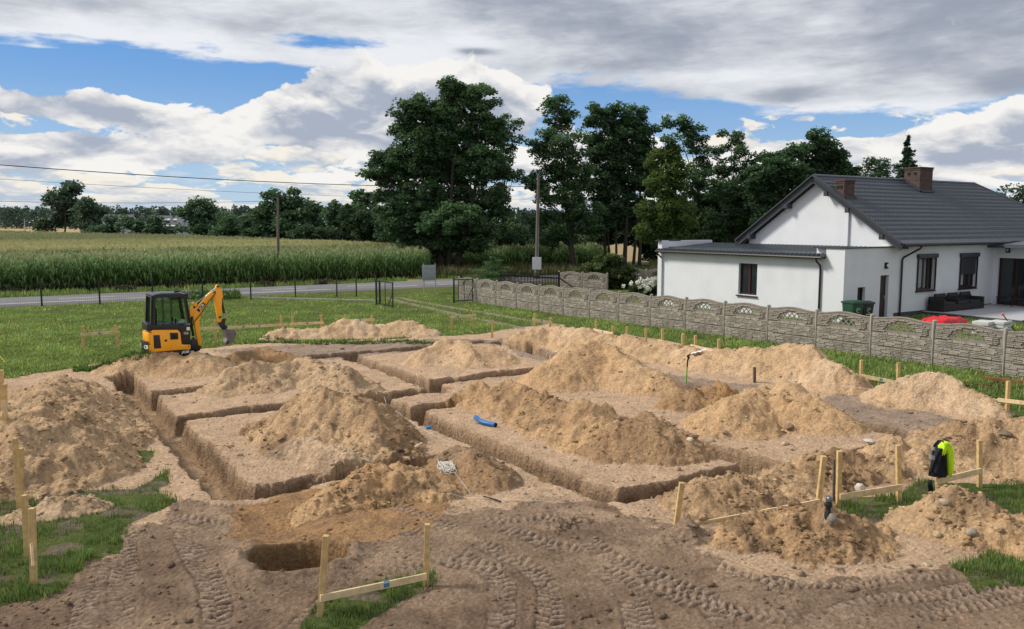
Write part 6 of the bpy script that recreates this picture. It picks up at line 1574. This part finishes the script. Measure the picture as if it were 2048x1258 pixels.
# closed canopy between the scattered tops
yy = [72.]; 
while yy[-1] < 600: yy.append(yy[-1]*1.006)
yy = np.array(yy); uu = np.arange(-.78, .16, .0022); X = (uu[None]*yy[:, None]).ravel(); Y = np.repeat(yy[:, None], len(uu), 1).ravel(); a2 = X*A[0]+Y*A[1]
ins = inpoly(X, Y, CP) & (a2 > 76); Z = 1.82+.22*fbm(X*.9, Y*.5, 3, 220)+.10*rng.normal(size=len(X)); ii = np.arange(len(X)).reshape(len(yy), len(uu))
f = np.stack([ii[:-1, :-1], ii[:-1, 1:], ii[1:, 1:], ii[1:, :-1]], -1).reshape(-1, 4); f = f[ins[f].all(1)]; used, inv = np.unique(f.ravel(), return_inverse=True)
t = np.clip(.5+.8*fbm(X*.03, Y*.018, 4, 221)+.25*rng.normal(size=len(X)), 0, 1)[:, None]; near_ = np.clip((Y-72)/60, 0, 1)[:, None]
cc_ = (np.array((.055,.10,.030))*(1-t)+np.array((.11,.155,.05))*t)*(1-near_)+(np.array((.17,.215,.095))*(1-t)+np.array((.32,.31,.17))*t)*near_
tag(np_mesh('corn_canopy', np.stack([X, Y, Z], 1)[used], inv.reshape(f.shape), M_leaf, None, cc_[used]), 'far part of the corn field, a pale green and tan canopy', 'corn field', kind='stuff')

# ================================================================== GRASS
def blades(n_b, h, w_, seed, spread=.06, lean=.5, cols=((.14,.225,.05), (.28,.38,.115))):
    r = np.random.default_rng(seed); V = []; Q = []; Cc = []
    for k in range(n_b):
        t = r.uniform(0, 6.28); o = np.array([r.normal()*spread, r.normal()*spread, -.01]); d = np.array([math.cos(t), math.sin(t), 0]); e = np.array([-d[1], d[0], 0])*w_*.5; hh = h*r.uniform(.5, 1.15); l = lean*r.random()*hh
        m_ = o+d*l*.3+(0, 0, hh*.6); p = o+d*l+(0, 0, hh); g = r.uniform(.8, 1.2); n = len(V)
        V += [o-e, o+e, m_+e*.8, p, m_-e*.8]; Q += [(n, n+1, n+2, n+4), (n+4, n+2, n+3, n+3)]
        c0, c1 = np.array(cols[0])*g, np.array(cols[1])*g; Cc += [c0, c0, (c0+c1)/2, c1, (c0+c1)/2]
    return np.array(V, float), np.array([q for q in Q]), np.array(Cc)
def blades_t(*a, **k):   # triangles only
    v, q, c = blades(*a, **k); T = []
    for s in q: T += [(s[0], s[1], s[2]), (s[0], s[2], s[3])] if s[2] != s[3] and s[3] != s[2] else [(s[0], s[1], s[2])]
    return v, np.array([t for t in T if len(set(t)) == 3]), c
def grassfield(name, N_, y0, y1, h, w_, nb, label, spread, pw=1.0, seed=0, maxh=None, cond=None, tint=(1, 1, 1)):
    u = rng.uniform(-.72, .72, N_); Y = 1/(1/y1+(1/y0-1/y1)*rng.random(N_)) if pw else rng.uniform(y0, y1, N_); X = u*Y
    z, g, m, c, t = sample_np(X, Y); ok = g & (m < 0)
    if cond is not None: ok &= cond(X, Y)
    X, Y, z = X[ok], Y[ok], z[ok]; n = len(X)
    pt = fbm(X*.5, Y*.5, 3, 300+seed); keep = rng.random(n) < np.clip(.75+pt*1.2, .15, 1); X, Y, z, pt = X[keep], Y[keep], z[keep], pt[keep]; n = len(X)
    tn = np.clip(1+.45*pt, .6, 1.5)[:, None]*(.75+.5*rng.random((n, 1)))*np.array([tint]); dry = rng.random(n) < .06; tn[dry] *= np.array([2.2, 1.5, 1.6])
    V, T, Cc = scatter([blades_t(nb, h, w_, i, spread) for i in range(8)], np.column_stack([X, Y, z]), .6+.7*rng.random(n)+.25*pt, rng.uniform(0, 6.28, n), tn)
    return tag(np_mesh(name, V, T, M_leaf, None, Cc), label, 'grass', kind='stuff')
aof = lambda X, Y: X*A[0]+Y*A[1]
bof = lambda X, Y: X*B[0]+Y*B[1]
grassfield('lawn_grass', 120000, 22, 54, .11, .035, 4, 'green lawn grass between the excavation and the road', .09, seed=1, tint=(1.25, 1.2, 1.2), cond=lambda X, Y: aof(X, Y) < 51.8)
grassfield('lawn_grass', 26000, 17, 36, .16, .03, 6, 'longer grass along the foot of the concrete fence', .08, seed=2, cond=lambda X, Y: (bof(X, Y) > 20.5) & (bof(X, Y) < 24.9))
grassfield('foreground_grass', 60000, 8.5, 17.5, .10, .009, 6, 'tufts of fresh green grass around the stakes in the foreground', .04, seed=3, tint=(.68, .72, .70), cond=lambda X, Y: fbm(X*1.4, Y*1.4, 3, 111) > -.12)
grassfield('verge_grass', 30000, 48, 84, .30, .05, 5, 'rough grass on the verges of the road', .12, seed=4, cond=lambda X, Y: (aof(X, Y) > 58.4) & ~inpoly(X, Y, CP))
# tall dry weeds under the trees and along the back edge of the dig
def weeds(name, rects, h, w_, nb, label, cols, N_):
    P_ = []
    for (x0, x1, y0, y1) in rects:
        for _ in range(N_): q = P(rng.uniform(x0, x1), rng.uniform(y0, y1)); P_.append((q[0], q[1], sample_z(q[0], q[1])))
    P_ = np.array(P_); n = len(P_)
    V, T, Cc = scatter([blades_t(nb, h, w_, 40+i, .06, .7, cols) for i in range(6)], P_, .5+.8*rng.random(n), rng.uniform(0, 6.28, n), (.7+.6*rng.random((n, 1)))*np.ones((1, 3)))
    tag(np_mesh(name, V, T, M_leaf, None, Cc), label, 'weeds', kind='stuff')
weeds('tall_weeds', [(850,1010,536,556),(1010,1180,533,552),(1300,1330,528,556)], .7, .06, 6, 'tall dry grass and weeds under the trees', ((.05,.07,.02), (.17,.16,.07)), 1300)
weeds('fringe_weeds', [(490,900,683,688),(150,300,735,745)], .12, .025, 5, 'fringe of weeds at the back edge of the dig', ((.04,.10,.015), (.12,.22,.04)), 500)
weeds('driveway_weeds', [(330,480,588,600)], .35, .05, 6, 'longer weeds at the corner of the lawn by the road fence', ((.04,.09,.015), (.11,.2,.04)), 500)
# hay heaps on the verge
for k, (px, py, lab) in enumerate(((29,588,'leftmost dry hay heap on the road verge'),(246,582,'dry hay heap on the verge left of the excavator'),(357,575,'dry hay heap on the verge above the excavator cab'),(530,573,'dry hay heap on the verge just left of the slim pole'),(649,569,'rightmost dry hay heap on the road verge'))):
    q = P(px, py); n = 900; e = rng.normal(size=(n, 3)); e /= np.linalg.norm(e, axis=1)[:, None]; e[:, 2] = abs(e[:, 2]); c = e*np.array([.85, .5, .42])*(.6+.4*rng.random((n, 1)))
    V, Fq = leafquads(c, .28*np.ones(n), aspect=.18); cc_ = np.array((.085,.075,.045))*(.5+rng.random((n, 1))); o = np_mesh('hay_heap', V, Fq, M_leaf, None, np.repeat(cc_, 4, 0)); o.location = tuple(q); tag(o, lab, 'hay heap', 'hay heaps on the road verge')

# ================================================================== SOIL CLODS
def clodvars(n):
    out = []
    for i in range(n):
        bm = bmesh.new(); bmesh.ops.create_icosphere(bm, subdivisions=1, radius=1); r = np.random.default_rng(900+i)
        v = np.array([p.co[:] for p in bm.verts])*(1+.20*r.normal(size=(len(bm.verts), 1))); v[:, 2] *= .6; v[:, 0] *= r.uniform(.8, 1.5); f = np.array([[a.index for a in q.verts] for q in bm.faces]); bm.free()
        out.append((v, f, np.ones((len(v), 3))*(1+.12*r.normal(size=(len(v), 1)))))
    return out
N3 = 150000; u = rng.uniform(-.7, .7, N3); Y = 1/(1/34+(1/8.8-1/34)*rng.random(N3)); X = u*Y; z, g, m, c, t = sample_np(X, Y)
rg = np.array([q[4] for q in MOUNDS]+[.10])[m]; cl = fbm(X*.9, Y*.9, 3, 400); p_ = np.clip(rg*(.45+1.1*cl), 0, 1)**1.3*.8+.03
mm = inpoly(X, Y, MUD) & (m < 0); p_ = np.where(mm, .05*np.clip(.3+cl, 0, 1)+.008, p_)
ok = (rng.random(N3) < p_) & ~g & (t < .3) & (aof(X, Y) < 33); X, Y, z, c, rg = X[ok], Y[ok], z[ok], c[ok], rg[ok]; n = len(X)
s = np.exp(rng.normal(size=n)*.55)*.015*(.8+.022*Y); s = np.clip(s, .006, .085)
tint = c*(.72+.55*rng.random((n, 1)))
V, T, Cc = scatter(clodvars(10), np.column_stack([X, Y, z+s*.15]), s, rng.uniform(0, 6.28, n), tint)
tag(np_mesh('soil_clods', V, T, soil, None, np.clip(Cc, .02, .8)), 'crumbs and clods of earth strewn over the heaps', 'soil clods', kind='stuff')
# ================================================================== LIGHT AND SKY
SUN_EL, SUN_AZ = math.radians(42), math.radians(-84)     # azimuth from +Y towards +X
w = bpy.data.worlds.new('World'); SC.world = w; w.use_nodes = True
nt = w.node_tree; N, L = nt.nodes, nt.links; N.clear()
out = N.new('ShaderNodeOutputWorld'); bg = N.new('ShaderNodeBackground'); L.new(bg.outputs[0], out.inputs['Surface'])
sky = N.new('ShaderNodeTexSky'); sky.sky_type = 'NISHITA'; sky.sun_disc = False; sky.sun_elevation = SUN_EL; sky.sun_rotation = SUN_AZ
sky.dust_density = .5; sky.ozone_density = 2.5; sky.air_density = 1.0
tc = N.new('ShaderNodeTexCoord'); sep = N.new('ShaderNodeSeparateXYZ'); L.new(tc.outputs['Generated'], sep.inputs[0])
def M(op, a, b=None, c=None):
    n = N.new('ShaderNodeMath'); n.operation = op
    for i, v in enumerate((a, b, c)):
        if v is None: continue
        if isinstance(v, (int, float)): n.inputs[i].default_value = v
        else: L.new(v, n.inputs[i])
    return n.outputs[0]
def SS(x, e0, e1, t0=0.0, t1=1.0):
    if e0 > e1: e0, e1, t0, t1 = e1, e0, t1, t0
    n = N.new('ShaderNodeMapRange'); n.interpolation_type = 'SMOOTHSTEP'; L.new(x, n.inputs['Value'])
    for k, v in zip(('From Min', 'From Max', 'To Min', 'To Max'), (e0, e1, t0, t1)): n.inputs[k].default_value = v
    return n.outputs[0]
def MIX(f, a, b):
    n = N.new('ShaderNodeMix'); n.data_type = 'RGBA'
    if isinstance(f, (int, float)): n.inputs[0].default_value = f
    else: L.new(f, n.inputs[0])
    for i, v in ((6, a), (7, b)):
        if isinstance(v, tuple): n.inputs[i].default_value = (*v, 1)
        else: L.new(v, n.inputs[i])
    return n.outputs[2]
AZ = M('ARCTAN2', sep.outputs['X'], sep.outputs['Y']); EL = M('ARCSINE', sep.outputs['Z'])
def px2(x, y):
    d = ray(x, y); d = d/np.linalg.norm(d); return math.atan2(d[0], d[1]), math.asin(d[2])
def NOISE(u, v, scale, detail=8, rough=.55, w=0.0, dist=0.0):
    cb = N.new('ShaderNodeCombineXYZ')
    for i, q in enumerate((u, v)):
        if isinstance(q, (int, float)): cb.inputs[i].default_value = q
        else: L.new(q, cb.inputs[i])
    cb.inputs[2].default_value = w
    n = N.new('ShaderNodeTexNoise'); n.inputs['Scale'].default_value = scale; n.inputs['Detail'].default_value = detail
    n.inputs['Roughness'].default_value = rough; n.inputs['Distortion'].default_value = dist; L.new(cb.outputs[0], n.inputs['Vector']); return n.outputs['Fac']
def BLOB(x, y, rx, ry, amp):
    az, el = px2(x, y); du = M('DIVIDE', M('SUBTRACT', AZ, az), rx/F); dv = M('DIVIDE', M('SUBTRACT', EL, el), ry/F)
    r2 = M('ADD', M('MULTIPLY', du, du), M('MULTIPLY', dv, dv)); return M('MULTIPLY', M('EXPONENT', M('MULTIPLY', r2, -1.0)), amp)
def SUM(*q):
    r = q[0]
    for k in q[1:]: r = M('ADD', r, k)
    return r
ELc = M('MAXIMUM', EL, 0.0)
VL = M('MULTIPLY', M('LOGARITHM', M('ADD', ELc, .05), math.e), .26)
# domain warp so that cloud edges billow
def WARP(u, v, scale, amp, w):
    a = M('MULTIPLY', M('SUBTRACT', NOISE(u, v, scale, 3, .5, w), .5), amp); b = M('MULTIPLY', M('SUBTRACT', NOISE(u, v, scale, 3, .5, w+7.7), .5), amp)
    return M('ADD', u, a), M('ADD', v, b)
# high grey-white sheet, stretched sideways
U1, V1_ = WARP(AZ, M('MULTIPLY', EL, 3.0), 7.0, .10, 1.5)
s1 = NOISE(U1, V1_, 3.6, 9, .60, 3.3); s1b = NOISE(U1, V1_, 4.6, 8, .56, 8.1); s1c = NOISE(AZ, M('MULTIPLY', EL, 4.5), 16.0, 6, .6, 2.2)
cov = SUM(s1, M('MULTIPLY', M('SUBTRACT', s1c, .5), .8), BLOB(420, 130, 420, 60, -.12), SS(EL, px2(1024, 330)[1], px2(1024, 40)[1], -.16, .25),
          BLOB(60, 140, 300, 58, -.48), BLOB(690, 84, 140, 20, -.55), BLOB(560, 170, 60, 14, -.3), BLOB(340, 178, 260, 30, -.36), BLOB(150, 270, 240, 40, -.2), BLOB(520, 150, 110, 20, -.25), BLOB(1240, 205, 170, 24, -.42), BLOB(1620, 258, 330, 22, -.40), BLOB(1440, 225, 90, 22, -.25),
          BLOB(1750, 170, 360, 45, .26), BLOB(1850, 60, 600, 90, .25), BLOB(1000, 110, 200, 50, .28), BLOB(560, 115, 170, 16, .25), BLOB(150, 45, 420, 30, .30), BLOB(60, 92, 60, 5, .2))
a1 = SS(cov, .40, .68)
dk = SUM(s1b, M('MULTIPLY', M('SUBTRACT', s1c, .5), .30), BLOB(1700, 50, 700, 80, .20), BLOB(1590, 195, 85, 24, .38), BLOB(2030, 165, 60, 26, .3), BLOB(100, 5, 800, 26, .12), BLOB(950, 95, 300, 40, -.16), BLOB(1350, 160, 260, 22, -.18), BLOB(400, 100, 360, 28, -.16), BLOB(1800, 225, 300, 16, -.16), BLOB(950, 103, 40, 7, .45), BLOB(1300, 130, 200, 26, .06))
c1 = MIX(SS(dk, .30, .80), (.84, .86, .90), (.33, .37, .45))
def cumulus(scale, stretch, wv, bias, thr, el_lo, el_hi, light, dark, dl=.012, bandw=.16, soft=.035, topw=3.2):
    V0 = M('MULTIPLY', VL, stretch); U0, V0 = WARP(AZ, V0, scale*1.6, .045, wv+3)
    n0 = NOISE(U0, V0, scale, 10, .56, wv); n1 = NOISE(U0, M('ADD', V0, dl*stretch), scale, 6, .54, wv)
    n2 = NOISE(M('SUBTRACT', U0, dl*1.2), M('ADD', V0, dl*stretch*3.0), scale, 4, .5, wv)
    band = M('MULTIPLY', SS(EL, el_lo[0], el_lo[1]), SS(EL, el_hi[0], el_hi[1], 1, 0))
    c = SUM(n0, M('MULTIPLY', band, bandw), *bias)
    al = SS(c, thr, thr+soft)
    sh = M('ADD', M('MULTIPLY', M('SUBTRACT', n0, n1), topw), M('MULTIPLY', M('SUBTRACT', n0, n2), topw))
    thick = SS(c, thr+.02, thr+.26)
    nb = NOISE(U0, M('ADD', V0, 3.3), scale*2.2, 7, .6, wv+5)
    t = M('ADD', M('MULTIPLY', sh, -1.15), M('ADD', M('MULTIPLY', thick, .62), M('MULTIPLY', M('SUBTRACT', nb, .5), 1.1)))
    al = M('MULTIPLY', al, SS(EL, el_hi[1]+.03, el_hi[1]-.01))
    mid_ = tuple((a*.55+b*.45) for a, b in zip(light, dark))
    return al, MIX(SS(t, .15, .95), MIX(SS(t, -.30, .35), light, mid_), dark)
yl = lambda y: px2(1024, y)[1]
a2, c2 = cumulus(8.5, 1.25, 12.7, [BLOB(650, 215, 110, 60, .30), BLOB(860, 215, 190, 80, .26), BLOB(40, 300, 80, 26, .26), BLOB(195, 305, 60, 28, .22), BLOB(240, 232, 190, 20, .17), BLOB(1980, 285, 100, 40, .26), BLOB(1720, 292, 60, 18, .2), BLOB(1100, 190, 60, 30, .1),
                  BLOB(60, 130, 360, 45, -.30), BLOB(250, 390, 600, 50, -.26), BLOB(60, 240, 300, 25, -.08), BLOB(120, 240, 200, 30, -.05), BLOB(400, 160, 130, 22, -.1), BLOB(1270, 205, 180, 40, -.25), BLOB(1560, 262, 240, 16, -.2), BLOB(1700, 170, 500, 50, -.3)], .60, (yl(470), yl(420)), (yl(230), yl(120)), (.93, .91, .88), (.40, .45, .55))
a3, c3 = cumulus(13.0, 1.25, 5.2, [], .575, (yl(456), yl(436)), (yl(350), yl(250)), (.92, .87, .78), (.46, .54, .65), .007, .13, .05, 4.0)
blue = MIX(SS(EL, 0.0, .22), (.46, .66, .88), (.11, .34, .78))
skm = N.new('ShaderNodeMix'); skm.data_type = 'RGBA'; skm.blend_type = 'MULTIPLY'; skm.inputs[0].default_value = 1; L.new(sky.outputs[0], skm.inputs[6]); skm.inputs[7].default_value = (.09, .09, .09, 1)
skyc = MIX(.75, skm.outputs[2], blue)
cc = MIX(a1, skyc, c1); cc = MIX(a3, cc, c3); cc = MIX(a2, cc, c2)
# unseen sky overhead set to plain grey to tune the ambient light
ov = SS(EL, .26, .60); cc = MIX(ov, cc, (.52, .55, .60))
hz = SS(EL, 0.0, .05, .40, 0.0); cc = MIX(hz, cc, (.62, .69, .78))
bel = SS(EL, -.02, 0.0); cc = MIX(bel, (.12, .11, .08), cc)
L.new(cc, bg.inputs['Color']); bg.inputs['Strength'].default_value = 1.0
sun = bpy.data.lights.new('sun', 'SUN'); sun.energy = 3.6; sun.angle = math.radians(13); sun.color = (1.0, .945, .85)
so = bpy.data.objects.new('sun', sun); C.objects.link(so)
dv = Vector((math.sin(SUN_AZ)*math.cos(SUN_EL), math.cos(SUN_AZ)*math.cos(SUN_EL), math.sin(SUN_EL)))
so.rotation_euler = dv.to_track_quat('Z', 'Y').to_euler(); so.location = dv*100
SC.view_settings.view_transform = 'Standard'; SC.view_settings.look = 'None'; SC.view_settings.exposure = 0; SC.view_settings.gamma = 1
SC.render.resolution_x = 1024; SC.render.resolution_y = 629
SC.cycles.max_bounces = 6; SC.cycles.diffuse_bounces = 3; SC.cycles.transparent_max_bounces = 8
